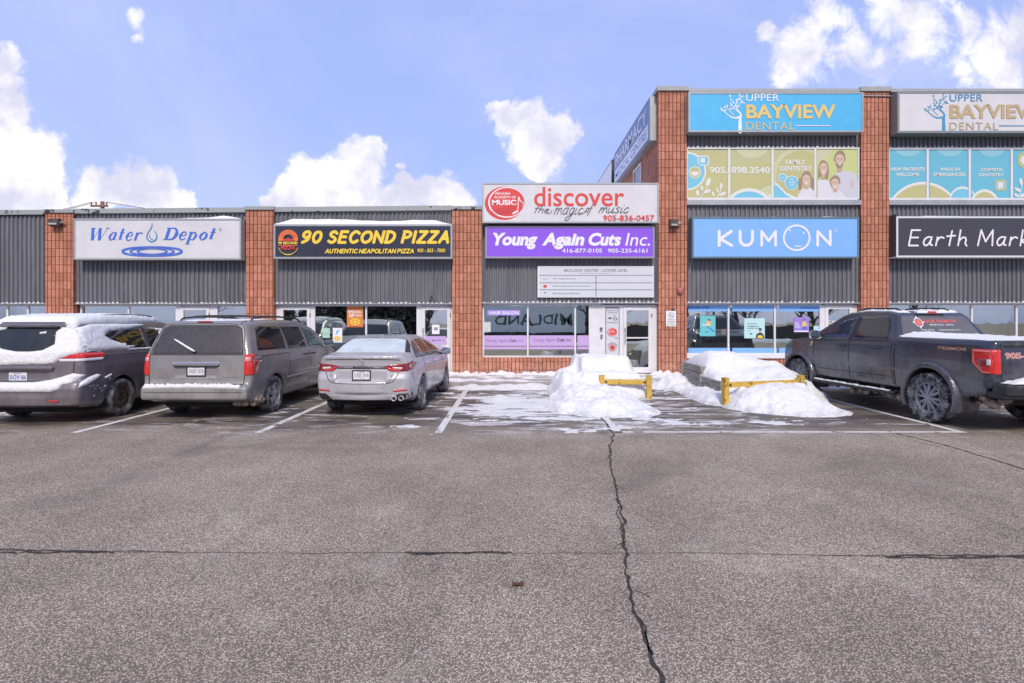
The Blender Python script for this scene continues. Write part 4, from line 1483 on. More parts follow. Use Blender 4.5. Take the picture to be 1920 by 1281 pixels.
spray(g, C_FW, 1313, 371, 1327, 345, [(1328, 342, 70, 8.5, 4), (1308, 362, 100, 6, 3), (1316, 353, 95, 5, 2.4), (1326, 359, 25, 7, 3)])
spray(g, C_FW, 1343, 371, 1352, 352, [(1352, 349, 85, 6, 2.6), (1337, 364, 110, 5, 2.2), (1345, 357, 100, 4.4, 2), (1355, 364, 25, 7, 2.8)])
g.text('lettering', C_FW, '905.', 1330, 313, 1364, 325.5, bold=.03)
g.text('lettering', C_FW, '898.3540', 1371, 313, 1443.5, 325.5, bold=.03)
g.text('lettering', C_FW, 'FAMILY', 1473, 299.5, 1510, 308.5, bold=.03)
g.text('lettering', C_FW, 'DENTISTRY', 1462, 311.5, 1522, 320.5, bold=.03)
g.clip(*P3)
g.poly('print', C_FW, ell(1467, 333, 8, 8)); g.poly('print', C_FBLUE, ell(1467, 333, 6.6, 6.6)); g.text('lettering', C_FW, 'HI', 1464, 331.6, 1470, 334.4)
g.poly('print', C_FW, ell(1484, 343, 13.5, 13.5)); g.poly('print', C_FBLUE, ell(1484, 343, 12.2, 12.2))
g.text('lettering', C_FW, 'WE', 1480.5, 335.5, 1487.5, 338.5, bold=.02); g.text('lettering', C_FW, 'SAVE', 1478, 340.5, 1490, 343.8, bold=.02); g.text('lettering', C_FW, 'YOU', 1479, 346, 1489, 349, bold=.02)


def printed_face(cx, cy, w, h, hair, long=False, beard=False, pig=False):
    """flat printed portrait: hair mass, face, brows, eyes, nose, smile"""
    if long:
        g.poly('portrait', hair, catmull([(cx - w * .62, cy - h * .1), (cx - w * .4, cy - h * .62), (cx + w * .1, cy - h * .72), (cx + w * .6, cy - h * .35), (cx + w * .7, cy + h * .5), (cx + w * .45, cy + h * .95), (cx + w * .2, cy + h * .6), (cx - w * .35, cy + h * .6), (cx - w * .66, cy + h * .8)], 4, True))
    else:
        g.poly('portrait', hair, catmull([(cx - w * .56, cy + h * .05), (cx - w * .6, cy - h * .4), (cx - w * .2, cy - h * .78), (cx + w * .3, cy - h * .8), (cx + w * .62, cy - h * .45), (cx + w * .56, cy + h * .05)], 4, True))
    if pig:
        g.poly('portrait', hair, ell(cx - w * .78, cy + h * .35, w * .24, h * .55)); g.poly('portrait', hair, ell(cx + w * .8, cy + h * .35, w * .24, h * .55))
    g.poly('portrait', C_SKIN2, [(cx - w * .2, cy + h * .3), (cx + w * .2, cy + h * .3), (cx + w * .26, cy + h * .85), (cx - w * .26, cy + h * .85)])
    g.poly('portrait', C_SKIN, catmull([(cx - w * .47, cy - h * .25), (cx - w * .2, cy - h * .48), (cx + w * .2, cy - h * .48), (cx + w * .47, cy - h * .25), (cx + w * .45, cy + h * .15), (cx + w * .2, cy + h * .5), (cx - w * .2, cy + h * .5), (cx - w * .45, cy + h * .15)], 4, True))
    if beard:
        g.poly('portrait', C_BLOND, catmull([(cx - w * .46, cy + h * .08), (cx - w * .3, cy + h * .2), (cx + w * .3, cy + h * .2), (cx + w * .46, cy + h * .08), (cx + w * .24, cy + h * .54), (cx - w * .24, cy + h * .54)], 4, True))
    for s in (-1, 1):
        g.poly('portrait', C_HAIR, ell(cx + s * w * .2, cy - h * .08, w * .075, h * .04, 10))
        g.stroke('portrait', C_HAIR, [(cx + s * w * .1, cy - h * .19), (cx + s * w * .3, cy - h * .2)], h * .035)
    g.stroke('portrait', C_SKIN2, [(cx, cy - h * .02), (cx + w * .05, cy + h * .12), (cx - w * .05, cy + h * .13)], h * .03)
    g.poly('portrait', C_WHITE, [(cx - w * .2, cy + h * .23), (cx + w * .2, cy + h * .23), (cx + w * .1, cy + h * .33), (cx - w * .1, cy + h * .33)])


# the girl on the third pane
g.clip(*P3)
g.poly('portrait', C_SHIRT, catmull([(1496, 374), (1501, 358), (1508, 352), (1516, 352), (1524, 357), (1530, 374)], 4, True))
printed_face(1511.5, 338, 15, 20, C_BLOND, pig=True)
# man, woman and boy on the fourth pane
g.clip(*P4)
g.poly('portrait', C_SHIRT2, catmull([(1560, 374), (1562, 335), (1568, 326), (1578, 322), (1588, 321), (1602, 326), (1608, 340), (1609, 374)], 4, True))
printed_face(1574, 302, 16, 24, C_BLOND, beard=True)
g.poly('portrait', C_SHIRT, catmull([(1532, 374), (1532, 342), (1538, 338), (1550, 338), (1556, 346), (1560, 374)], 4, True))
printed_face(1543.5, 317, 14, 22, C_BLOND, long=True)
g.poly('portrait', C_SHIRT, catmull([(1548, 374), (1552, 363), (1558, 358), (1572, 358), (1580, 364), (1584, 374)], 4, True))
printed_face(1565, 345, 15, 19, C_BLOND)
g.poly('portrait', C_SKIN, catmull([(1594, 344), (1597, 336), (1600, 342), (1599, 350), (1595, 350)], 3, True))
g.done()

g = G_at(UW2, YU - .001)
Q1, Q2, Q3, Q4 = (1667.5, 278, 1739, 372), (1743.5, 278, 1818, 372), (1822.5, 278, 1897, 372), (1901.5, 278, 1957, 372)
for p in (Q1, Q2, Q3):
    g.clip(*p).poly('print', C_FBLUE2, ell((p[0] + p[2]) / 2, 276, 26, 18))
circ('print', C_FW, 1731, 425, 76, [Q1, Q2], 84); circ('print', C_OLIVE, 1731, 426, 73, [Q1, Q2], 80)
circ('print', C_FW, 1805, 372, 24, [Q2, Q3], 22); circ('print', C_FBLUE, 1805, 373, 22, [Q2, Q3], 19)
circ('print', C_FW, 1846, 395, 30, [Q3], 40); circ('print', C_OLIVE, 1846, 396, 27, [Q3], 36)
circ('print', C_OLIVE, 1925, 300, 17, [Q4]); circ('print', C_FW, 1925, 300, 12, [Q4], 9)
g.clip(*Q3)
g.poly('print', C_OLIVE, [(1865, 341), (1868, 337), (1884, 337), (1887, 341), (1887, 355), (1884, 358), (1868, 358), (1865, 355)])
g.poly('print', C_FBLUE2, [(1868, 341), (1884, 341), (1884, 355), (1868, 355)])
g.poly('print', C_FW, [(1871, 342), (1881, 342), (1880, 354), (1877, 354), (1876, 349), (1875, 354), (1872, 354)])
for i, (tx, x0, x1, y0, y1) in enumerate([('NEW PATIENTS', 1669.5, 1734, 314, 320.5), ('WELCOME', 1679.5, 1723, 324, 330.5), ('WALK-IN', 1761.5, 1799.5, 314.5, 320.5), ('EMERGENCIES', 1750, 1810, 324, 330.5),
                                          ('COSMETIC', 1838, 1880.5, 315.5, 321.5), ('DENTISTRY', 1835, 1882, 325, 331)]):
    g.text('lettering', C_FW, tx, x0, y0, x1, y1, bold=.03)
g.clip(*Q4)
spray(g, C_FW, 1908, 371, 1916, 345, [(1914, 341, 100, 7, 3), (1908, 356, 150, 7, 3), (1918, 366, 30, 8, 3), (1905, 366, 150, 6, 2.6)])
g.done()

# ================================================================== window dressing of the shops
YP = YG + .033


def poster(label, px0, py0, px1, py1, col, art=None, name='poster', cat='poster', Y=None):
    Y = YP - .004 if Y is None else Y
    t = thing(name, (X((px0 + px1) / 2, Y), Y, Z(py1, Y)), label, cat)
    mb = MB(); mb.box(X(px0, Y), X(px1, Y), Y, Y + .003, Z(py1, Y), Z(py0, Y)); mb.build('sheet', col, t)
    if art:
        g = Clipped(t, lambda px, py, l: (X(px, Y), Y - l * .5, Z(py, Y))).clip(px0, py0, px1, py1)
        art(g)
        g.done()
    return t


def band(parent, px0, py0, px1, py1, m, name='film_band', art=None):
    mb = MB(); mb.box(X(px0, YP), X(px1, YP), YP - .003, YP, Z(py1, YP), Z(py0, YP))
    o = mb.build(name, m, parent)
    if art:
        g = Graphic(parent, lambda px, py, l: (X(px, YP), YP - .003 - l * .5, Z(py, YP)))
        art(g)
        g.done()
    return o


C_LILAC = flat('lilac_film', (.50, .34, .62))
C_LILACD = flat('dim_lilac_lettering', (.26, .18, .33))
C_INK = flat('ink', (.05, .045, .06))
LOWW = [o for o in low.children if o.name.startswith('window')]
salon = LOWW[4]


def salon_art(g):
    g.text('lettering', C_LILACD, 'Young Again', 910, 635.5, 953, 643, shear=.2, bold=.01)
    g.text('lettering', C_INK, 'Cuts', 954.5, 635.5, 968, 641.5, shear=.2, bold=.02)
    g.text('lettering', C_LILACD, 'Inc.', 970, 635.5, 982, 641.5, shear=.2)
    g.text('lettering', C_LILACD, 'Young Again', 999, 634.5, 1041, 642, shear=.2, bold=.01)
    g.text('lettering', C_INK, 'Cuts', 1044, 634.5, 1058.5, 640.5, shear=.2, bold=.03)
    g.text('lettering', C_INK, 'Inc.', 1061, 634.5, 1072, 640.5, shear=.2)


for i, (a, b) in enumerate(((907, 987.5), (992.5, 1077.5), (1082.5, 1106))):
    band(salon, a, 629, b, 648.5, C_LILAC, art=salon_art if i == 0 else None)
    band(salon, a, 650.2, b, 655.2, C_LILAC)
poster('lilac HAIR SALON strip sign hung in the purple-banded salon window', 914, 581.5, 975, 591.5, flat('lilac_sign', (.36, .26, .72)), lambda g: g.text('lettering', C_WHITE, 'HAIR SALON', 918, 583.5, 972, 589.5, bold=.02), cat='sign', name='window_sign')
poster('small pale paper notice low in the corner of the salon window', 906.5, 604, 920, 622.5, flat('pale_paper', (.55, .58, .56)), lambda g: g.poly('mark', C_DGREY, [(912, 616), (915, 618), (912, 617)]), name='notice', cat='notice')
# pizza windows
def pizza_art(g):
    g.text('lettering', C_RED, 'WALK IN', 652.5, 576.5, 679, 581, bold=.02)
    g.text('lettering', C_WHITE, 'SPECIAL', 653, 582.5, 678, 587, bold=.03)
    g.text('lettering', C_WHITE, '10"', 655, 588.5, 665, 595.5, bold=.04)
    g.text('lettering', C_WHITE, 'PIZZA', 667, 590, 678, 593.5, bold=.03)
    g.poly('picture', C_YEL, ell(666, 603.5, 9.5, 6.2))
    for q in range(6):
        g.poly('picture', C_RED, ell(666 + 5.5 * math.cos(q * 1.05), 603.5 + 3.4 * math.sin(q * 1.05), 1.7, 1.2, 12))
    g.rect('picture', C_RED, 654, 611.3, 679, 612.6)


poster('orange walk-in special pizza poster in the window beside the mullion', 650.5, 575, 681, 613.5, flat('orange_paper', (.62, .22, .05)), pizza_art)
poster('green notice with a red line taped low in the pizza window', 604.5, 615.5, 618.5, 633.5, flat('green_paper', (.36, .60, .46)), lambda g: (g.rect('rule', C_RED, 606, 624.6, 617, 625.4), g.rect('rule', C_TEAL, 606, 628, 617, 628.6)), name='notice', cat='notice')


def cone_art(g):
    g.poly('picture', C_FBLUE, [(631, 620), (637, 618), (633, 626), (629, 629)])
    g.poly('picture', C_GOLD, ell(632.5, 635, 7, 4.6))
    g.rect('picture', flat('pale_blue_ink', (.4, .6, .75)), 625.5, 640.5, 640, 642)


poster('white poster with a yellow and blue picture beside the green notice', 624, 615, 641.5, 642.5, C_WHITE, cone_art)
open_t = thing('open_sign', (X(600, YP), YP + .05, Z(590, YP)), 'dull red OPEN lettering sign hanging inside the pizza window', 'sign')
g = Graphic(open_t, lambda px, py, l: (X(px, YP), YP + .06 - l, Z(py, YP)))
mb = MB(); mb.box(X(586, YP), X(613, YP), YP + .061, YP + .075, Z(590.5, YP), Z(579.5, YP)); mb.build('backing', mat('smoked_board', (.08, .07, .07), .5), open_t)
for q, (a, b) in enumerate(((588, 593.5), (595, 599), (600.5, 605), (606.5, 611))):
    g.text('lettering', mat('red_tube', (.55, .26, .27), .3), 'OPEN'[q], a, 580.5, b, 589.5, bold=.01)
g.done()
pd = [o for o in low.children if o.name.startswith('door') and not o.name.startswith('door_frame')]
pizza_door = pd[2]


def pd_art(g):
    g.text('lettering', C_LILACD, 'Young', 796, 636.5, 807, 640.5, shear=.2)
    g.text('lettering', C_INK, 'Again Cuts', 808.5, 636.5, 827, 640.5, shear=.2, bold=.02)
    g.text('lettering', C_LILACD, 'Inc.', 829, 636.5, 834, 640, shear=.2)


YP0 = YP
YP = YG + .018
band(pizza_door, 795.5, 630.5, 837, 647, C_LILAC, art=pd_art)
band(pizza_door, 795.5, 650, 837, 655, C_LILAC)
YP = YP0
poster('white paper notice taped to the glass of the right pizza door', 810, 609, 824, 626.5, C_WHITE, lambda g: (g.rect('mark', C_MGREY, 813.5, 614, 821, 619.5),), name='notice', cat='notice', Y=YG + .014)
# street number
num = thing('street_number', (X(809), YC + .08, Z(563)), 'small black street number 6 on the cladding over the pizza door', 'sign')
g = Graphic(num, lambda px, py, l: (X(px), YC + .082 - l, Z(py)))
mb = MB(); mb.box(X(804), X(814), YC + .082, YC + .09, Z(563), Z(552)); mb.build('plate', M_CLAD, num)
g.text('lettering', C_BLACK, '6', 806, 553, 812, 562, bold=.04)
g.done()
# entrance sidelight board
sb = thing('entrance_board', (X(1150.5, YG), YG + .015, Z(690)), 'tall white entrance board with wheelchair symbol, arrow and two red emblems', 'sign')
mb = MB(); mb.box(X(1138.5), X(1163), YG + .010, YG + .0195, ZS + .1, Z(578)); mb.build('panel', flat('board_grey', (.56, .57, .61)), sb)
g = Graphic(sb, lambda px, py, l: (X(px), YG + .010 - l, Z(py)))
for (a, b, c, d) in ((1137.4, 577, 1138.6, 690), (1162.8, 577, 1164, 690), (1138.6, 577, 1162.8, 578.2)):
    g.rect('border', C_DGREY, a, b, c, d)
g.text('lettering', C_INK, 'Baylock Centre', 1140.5, 581, 1161.5, 584)
g.text('lettering', C_INK, '16700 Bayview', 1141.5, 585.2, 1160.5, 588)
g.text('lettering', C_INK, 'Front Entrance', 1141, 603.3, 1161, 606)
g.poly('symbol', C_BLACK, [(1142.5, 596.5), (1145.5, 594), (1145.5, 595.6), (1150, 595.6), (1150, 597.6), (1145.5, 597.6), (1145.5, 599.2)])
g.ring('symbol', C_BLACK, 1155.5, 597.6, 2.9, 2.9, .9, 24, -20, 230)
g.stroke('symbol', C_BLACK, [(1154.6, 592.6), (1154.9, 596), (1157.6, 596.2), (1159.2, 599.4), (1160.8, 598.8)], .9)
g.poly('symbol', C_BLACK, ell(1154.8, 591.4, .9, .9, 12))
g.poly('emblem', C_RED, ell(1150.3, 623, 9.6, 8.3)); g.poly('emblem', C_WHITE, ell(1151, 622.4, 8.8, 7.3)); g.poly('emblem', C_RED, ell(1151.2, 622.3, 8.1, 6.6))
g.text('emblem_lettering', C_WHITE, 'ARCADIA', 1145, 618.4, 1154, 619.8); g.text('emblem_lettering', C_WHITE, 'MUSIC', 1144.5, 621, 1156, 624)
g.text('lettering', C_INK, 'B103', 1155.5, 632.8, 1162, 635.4)
g.ring('emblem', C_RED, 1150.5, 652.5, 6.6, 6.6, 1.0, 32); g.poly('emblem', C_RED, ell(1150.5, 652.5, 4.6, 4.6, 10))
g.stroke('emblem', C_INK, [(1148, 650), (1153, 655)], .8); g.stroke('emblem', C_INK, [(1153, 650), (1148, 655)], .8)
for a in range(200, 341, 14):
    g.rect('lettering', C_INK, 1150.5 + 9.2 * math.cos(R(a)) - .6, 652.5 + 9.2 * math.sin(R(a)) - .7, 1150.5 + 9.2 * math.cos(R(a)) + .6, 652.5 + 9.2 * math.sin(R(a)) + .7)
g.done()
# key box and intercom on the frame
for (a, b, c, d, nm, lab, ct) in ((1126.5, 613.5, 1131.5, 621, 'intercom', 'small grey intercom box on the white panel left of the entrance', 'intercom'), (1128, 628, 1131.5, 635, 'key_box', 'narrow black key box under the intercom on the white panel', 'key box')):
    t = thing(nm, (X(a), YG, Z(d)), lab, ct)
    mb = MB(); mb.rbox(X(a), X(c), YG - .04, YG + .0085, Z(d), Z(b), .006); mb.build('housing', M_DARKM if nm == 'key_box' else M_GREYM, t)
    mb = MB(); mb.box(X(a) + .012, X(c) - .012, YG - .044, YG - .0405, Z(d) + .03, Z(b) - .03); mb.build('front_plate', M_GREYM if nm == 'key_box' else M_DARKM, t)
# no-smoking notice on the corner pillar
t = thing('notice_plate', (X(1258), YC, Z(612)), 'white metal notice with a no-smoking circle screwed to the corner pillar', 'sign')
mb = MB(); mb.box(X(1248.5), X(1267.5), YC - .012, YC - .002, Z(612), Z(583)); mb.build('plate', C_WHITE, t)
g = Graphic(t, lambda px, py, l: (X(px), YC - .012 - l, Z(py)))
g.ring('symbol', C_MGREY, 1258, 591.5, 5, 5, 1.0, 28); g.stroke('symbol', C_MGREY, [(1254.6, 588), (1261.4, 595)], 1.0)
g.rect('symbol', C_MGREY, 1255, 591.5, 1261, 592.8)
for y in (599, 602, 605):
    g.rect('lettering', C_MGREY, 1251, y, 1265, y + 1.0)
g.rect('lettering', C_RED, 1250.5, 608.6, 1254.5, 609.8); g.rect('lettering', C_MGREY, 1256.5, 608.6, 1265, 609.8)
g.done()
mb = MB(); mb.rbox(X(1258.5), X(1264.5), YC - .03, YC - .001, Z(582.6), Z(579), .006); mb.build('clip', M_DARKM, t)

# tutoring centre windows
for a, b, art in ((1290.5, 1369, lambda g: g.text('lettering', flat('blue_lettering', (.04, .12, .42)), '905-836-8788', 1291, 574.5, 1330, 579.5, bold=.02)), (1373, 1456.5, None), (1461, 1544.5, lambda g: g.text('lettering', flat('blue_lettering', (.04, .12, .42)), 'www.kumon.ca', 1500, 575, 1541, 579.5, bold=.01))):
    band(SW, a, 571.5, b, 584, C_SKY, art=art)
    band(SW, a, 652.5, b, 663, C_SKY)


def poster_a(g):
    g.poly('picture', C_GOLD, catmull([(1324, 606), (1326, 600), (1331, 599), (1333, 606), (1331, 612), (1325, 612)], 3, True))
    g.poly('picture', C_HAIR, ell(1329.5, 600.5, 3.6, 2.6, 14)); g.poly('picture', C_SKIN, ell(1328, 603.6, 2.4, 2.8, 14))
    g.stroke('picture', C_BLUE, [(1326, 612), (1331, 616), (1339, 622)], 2.0)
    g.text('lettering', C_WHITE, 'Smart start', 1316, 606, 1329, 611, bold=.02)
    g.rect('lettering', C_INK, 1322, 622, 1328, 623)


def poster_b(g):
    for i, tx in enumerate(('Improve their', 'confidence in', 'problem solving')):
        g.text('lettering', C_INK, tx, 1401, 606 + i * 4.2, 1419 + i * 4, 609 + i * 4.2, bold=.02)
    g.poly('picture', C_INK, [(1417, 634), (1418, 627), (1423, 624), (1428, 624), (1432, 628), (1433, 634)])
    g.poly('picture', C_YEL, [(1420.5, 634.4), (1421, 629), (1429, 629), (1430, 634.4)])
    g.poly('picture', C_SKIN2, ell(1425.3, 620.5, 2.8, 3.8, 14)); g.poly('picture', C_INK, ell(1425.5, 617.6, 3.0, 2.2, 14))
    g.poly('picture', C_TEAL, ell(1408, 626, 2.4, 2.0, 10)); g.rect('lettering', C_MGREY, 1401, 620, 1407, 620.7)


def poster_c(g):
    g.poly('picture', C_BLUE, [(1504, 618), (1505, 612), (1511, 612), (1513, 618)])
    g.poly('picture', C_GOLD, [(1503, 613), (1505, 604), (1511, 603.5), (1514, 611)])
    g.poly('picture', C_SKIN, ell(1508, 601.8, 2.4, 2.8, 14)); g.poly('picture', C_HAIR, ell(1508, 599.8, 2.9, 1.9, 14))
    for i, tx in enumerate(('Start', 'ahead and', 'stay')):
        g.text('lettering', C_WHITE, tx, 1490.5, 604 + i * 4.2, 1497 + i * 2, 607.2 + i * 4.2, bold=.02)
    g.rect('lettering', C_WHITE, 1489.5, 620.2, 1516, 622.5)


poster('turquoise poster with a kicking child in the tutoring window', 1312.5, 592.5, 1341.5, 630.5, flat('turquoise_paper', (.13, .50, .52)), poster_a)
poster('pale mint poster with a figure in black and yellow in the tutoring window', 1395.5, 597, 1434, 634.5, flat('mint_paper', (.46, .68, .68)), poster_b)
poster('violet poster with a child in yellow in the tutoring window', 1488.5, 595, 1517, 623, flat('violet_paper', (.30, .20, .58)), poster_c)
poster('small pale blue notice beside the violet poster by the door', 1525.5, 611, 1538.5, 627.5, flat('paleblue_paper', (.34, .58, .72)), lambda g: [g.rect('lettering', C_WHITE, 1527.5, 614 + i * 3, 1536.5, 615 + i * 3) for i in range(4)], name='notice', cat='notice')
poster('small hours notice with a red heading low in the tutoring window', 1352, 617, 1361.5, 627.5, flat('grey_paper', (.14, .14, .14)), lambda g: g.text('lettering', C_RED, 'OPEN', 1353, 618.5, 1360.5, 621.5), name='notice', cat='notice')
tut_door = [o for o in tall.children if o.name.startswith('door') and not o.name.startswith('door_frame')][0]
g = Graphic(tut_door, lambda px, py, l: (X(px), YG + .018 - l * .5, Z(py)))
g.text('lettering', C_WHITE, 'KUMON', 1558.5, 601, 1588, 608, bold=.02)
g.text('lettering', C_WHITE, '905-836-8788', 1570, 612.5, 1597, 616.5, bold=.01)
g.done()

# ================================================================== vehicles: implicit bodies meshed by surface nets
def smin(a, b, k):
    h = np.clip(.5 + .5 * (b - a) / k, 0, 1)
    return b * (1 - h) + a * h - k * h * (1 - h)


def smax(a, b, k):
    return -smin(-a, -b, k)


def poly_sdf(pts, Y, Zg):
    pts = [np.array(p, float) for p in pts]
    d = np.full(Y.shape, 1e9)
    s = np.ones(Y.shape)
    n = len(pts)
    for i in range(n):
        a, b = pts[i], pts[i - 1]
        ex, ey = b - a
        wx, wy = Y - a[0], Zg - a[1]
        t = np.clip((wx * ex + wy * ey) / (ex * ex + ey * ey + 1e-12), 0, 1)
        d = np.minimum(d, (wx - ex * t) ** 2 + (wy - ey * t) ** 2)
        c1, c2, c3 = Zg >= a[1], Zg < b[1], ex * wy > ey * wx
        s = np.where((c1 & c2 & c3) | (~c1 & ~c2 & ~c3), -s, s)
    return s * np.sqrt(d)


def surface_net(D, org, h):
    S = D < 0
    nx, ny, nz = D.shape
    cs = [(i, j, k) for i in (0, 1) for j in (0, 1) for k in (0, 1)]
    occ = sum(S[i:nx - 1 + i, j:ny - 1 + j, k:nz - 1 + k].astype(np.int8) for i, j, k in cs)
    idx = np.argwhere((occ > 0) & (occ < 8))
    V = np.stack([D[idx[:, 0] + i, idx[:, 1] + j, idx[:, 2] + k] for i, j, k in cs], 1)
    P = np.zeros((len(idx), 3))
    C = np.zeros(len(idx))
    for a in range(8):
        for b in range(a + 1, 8):
            if sum(abs(cs[a][q] - cs[b][q]) for q in range(3)) != 1:
                continue
            va, vb = V[:, a], V[:, b]
            cr = (va < 0) != (vb < 0)
            t = np.where(cr, va / np.where(cr, va - vb, 1), 0)
            p = np.array(cs[a])[None] + (np.array(cs[b]) - np.array(cs[a]))[None] * t[:, None]
            P += p * cr[:, None]
            C += cr
    P = (idx + P / C[:, None]) * h + np.array(org)
    ID = -np.ones((nx, ny, nz), np.int64)
    ID[idx[:, 0], idx[:, 1], idx[:, 2]] = np.arange(len(idx))
    faces = []
    for ax in range(3):
        o = [0, 0, 0]
        o[ax] = 1
        A = S[:nx - o[0], :ny - o[1], :nz - o[2]]
        B = S[o[0]:, o[1]:, o[2]:]
        e = np.argwhere(A != B)
        u, v = (ax + 1) % 3, (ax + 2) % 3
        e = e[(e[:, u] > 0) & (e[:, v] > 0)]
        du, dv = np.zeros(3, int), np.zeros(3, int)
        du[u] = 1
        dv[v] = 1
        q = [e - du - dv, e - dv, e, e - du]
        ids = np.stack([ID[p[:, 0], p[:, 1], p[:, 2]] for p in q], 1)
        flip = ~S[e[:, 0], e[:, 1], e[:, 2]]
        ids[flip] = ids[flip][:, ::-1]
        faces.append(ids[(ids >= 0).all(1)])
    return P, np.concatenate(faces)


class Body:
    """car body: side outline (y,z) x section width W(y,z), fillet radius k, plan bow at both ends"""

    def __init__(s, outline, wnodes, taper, k, bow_r=.0, bow_f=.0, h=.02, zmax=2.1, ends=(-1.3, 4.8), xm=1.12):
        s.h = h
        s.org = (-xm, ends[0], .05)
        s.xs = np.arange(-xm, xm + h, h)
        s.ys = np.arange(ends[0], ends[1] + h, h)
        s.zs = np.arange(.05, zmax + h, h)
        Y2, Z2 = np.meshgrid(s.ys, s.zs, indexing='ij')
        S2 = poly_sdf(outline, Y2, Z2)
        zn = [q[0] for q in wnodes]
        Wz = np.interp(Z2, zn, [q[1] for q in wnodes])
        tp = np.interp(Y2, [q[0] for q in taper], [q[1] for q in taper])
        W2 = Wz * tp
        dWz = np.gradient(W2, h, axis=1)
        dWy = np.gradient(W2, h, axis=0)
        cosn = 1 / np.sqrt(1 + np.clip(dWz, -2, 2) ** 2 + np.clip(dWy, -2, 2) ** 2)
        D = np.empty((len(s.xs), len(s.ys), len(s.zs)), np.float32)
        mid = (ends[0] + ends[1]) / 2
        tr = np.clip((0.2 - s.ys) / .8, 0, 1)
        tf = np.clip((s.ys - (ends[1] - 1.6)) / .8, 0, 1)
        for i, x in enumerate(s.xs):
            yq = s.ys - bow_r * x * x * tr + bow_f * x * x * tf
            f = np.clip((yq - s.ys[0]) / h, 0, len(s.ys) - 1.001)
            i0 = f.astype(int)
            fr = (f - i0)[:, None]
            side = S2[i0] * (1 - fr) + S2[i0 + 1] * fr
            sec = (abs(x) - W2) * cosn
            D[i] = smax(side, sec, k)
        s.D = D
        s.X3, s.Y3, s.Z3 = np.meshgrid(s.xs.astype(np.float32), s.ys.astype(np.float32), s.zs.astype(np.float32), indexing='ij')

    def cut_arch(s, y, z, r, xin=.55, k=.02):
        c = np.sqrt((s.Y3 - y) ** 2 + (s.Z3 - z) ** 2) - r
        c = np.maximum(c, xin - np.abs(s.X3))
        s.D = smax(s.D, -c, k)

    def cut_box(s, b, k=.02):
        q = np.maximum(np.maximum(np.maximum(b[0] - s.X3, s.X3 - b[1]), np.maximum(b[2] - s.Y3, s.Y3 - b[3])), np.maximum(b[4] - s.Z3, s.Z3 - b[5]))
        s.D = smax(s.D, -q, k)

    def add_box(s, b, r=.03, k=.03):
        cx = [(b[2 * i] + b[2 * i + 1]) / 2 for i in range(3)]
        hx = [(b[2 * i + 1] - b[2 * i]) / 2 - r for i in range(3)]
        qx, qy, qz = np.abs(s.X3 - cx[0]) - hx[0], np.abs(s.Y3 - cx[1]) - hx[1], np.abs(s.Z3 - cx[2]) - hx[2]
        q = np.sqrt(np.maximum(qx, 0) ** 2 + np.maximum(qy, 0) ** 2 + np.maximum(qz, 0) ** 2) + np.minimum(np.maximum(qx, np.maximum(qy, qz)), 0) - r
        s.D = smin(s.D, q, k)

    def flare(s, y, z, r0, r1, w, k=.03):
        """raised fender lip: half-ring at the wheel opening, w proud of the side"""
        rr = np.sqrt((s.Y3 - y) ** 2 + (s.Z3 - z) ** 2)
        ring = np.maximum(r0 - rr, rr - r1)
        q = np.maximum(np.maximum(ring, np.abs(s.X3) - w), .6 - np.abs(s.X3))
        q = np.maximum(q, (z - .22) - s.Z3)
        s.D = smin(s.D, q, k)

    def mesh(s, name, m, root):
        P, Fc = surface_net(s.D, s.org, s.h)
        me = bpy.data.meshes.new(name)
        me.from_pydata(P.tolist(), [], Fc.tolist())
        me.materials.append(m)
        me.polygons.foreach_set('use_smooth', [True] * len(me.polygons))
        me.update()
        o = bpy.data.objects.new(name, me)
        COL.objects.link(o)
        o.parent = root
        s.bvh = BVHTree.FromPolygons([Vector(p) for p in P.tolist()], Fc.tolist())
        s.D = s.X3 = s.Y3 = s.Z3 = None
        return o

    # --- laying pieces on the body -----------------------------------------
    def hit(s, ax, u, v):
        if ax == 'r':      # from the right (+x): u = y, v = z
            o, d = Vector((3, u, v)), Vector((-1, 0, 0))
        elif ax == 'l':
            o, d = Vector((-3, u, v)), Vector((1, 0, 0))
        elif ax == 'b':    # from behind: u = x, v = z
            o, d = Vector((u, -4, v)), Vector((0, 1, 0))
        else:              # from above: u = x, v = y
            o, d = Vector((u, v, 4)), Vector((0, 0, -1))
        p, nrm, i, dist = s.bvh.ray_cast(o, d)
        if p is None:
            for e in (7e-4, -9e-4, 2.3e-3):
                p, nrm, i, dist = s.bvh.ray_cast(o + Vector((e if ax in 'bt' else 0, e if ax in 'rlt' else 0, e if ax != 't' else 0)), d)
                if p is not None:
                    break
        return p, nrm, d

    def patch(s, name, m, root, ax, poly, off=.006, step=.045, smooth_poly=0, dome=0.0, edge=.08, noise=0.0, seed=1, skirt=.02, maxn=.12):
        """a piece cut to an outline, laid on the body surface, with turned-in edges"""
        if smooth_poly:
            poly = catmull(poly, smooth_poly, True)
        dense = []
        n = len(poly)
        for i in range(n):
            a, b = np.array(poly[i], float), np.array(poly[(i + 1) % n], float)
            kk = max(1, int(np.linalg.norm(b - a) / step))
            for q in range(kk):
                dense.append(a + (b - a) * q / kk)
        nb = len(dense)
        D_ = np.array(dense)
        lo, hi = D_.min(0), D_.max(0)
        gu, gv = np.meshgrid(np.arange(lo[0] + step / 2, hi[0], step), np.arange(lo[1] + step / 2, hi[1], step))
        gp = np.stack([gu.ravel(), gv.ravel()], 1)
        sd = poly_sdf(dense, gp[:, 0], gp[:, 1])
        gp = gp[sd < -step * .35]
        allp = [Vector(p) for p in dense] + [Vector(p) for p in gp]
        r = delaunay_2d_cdt(allp, [], [list(range(nb))], 1, 1e-5)
        pts, tris = r[0], r[2]
        pa = np.array([tuple(p) for p in pts])
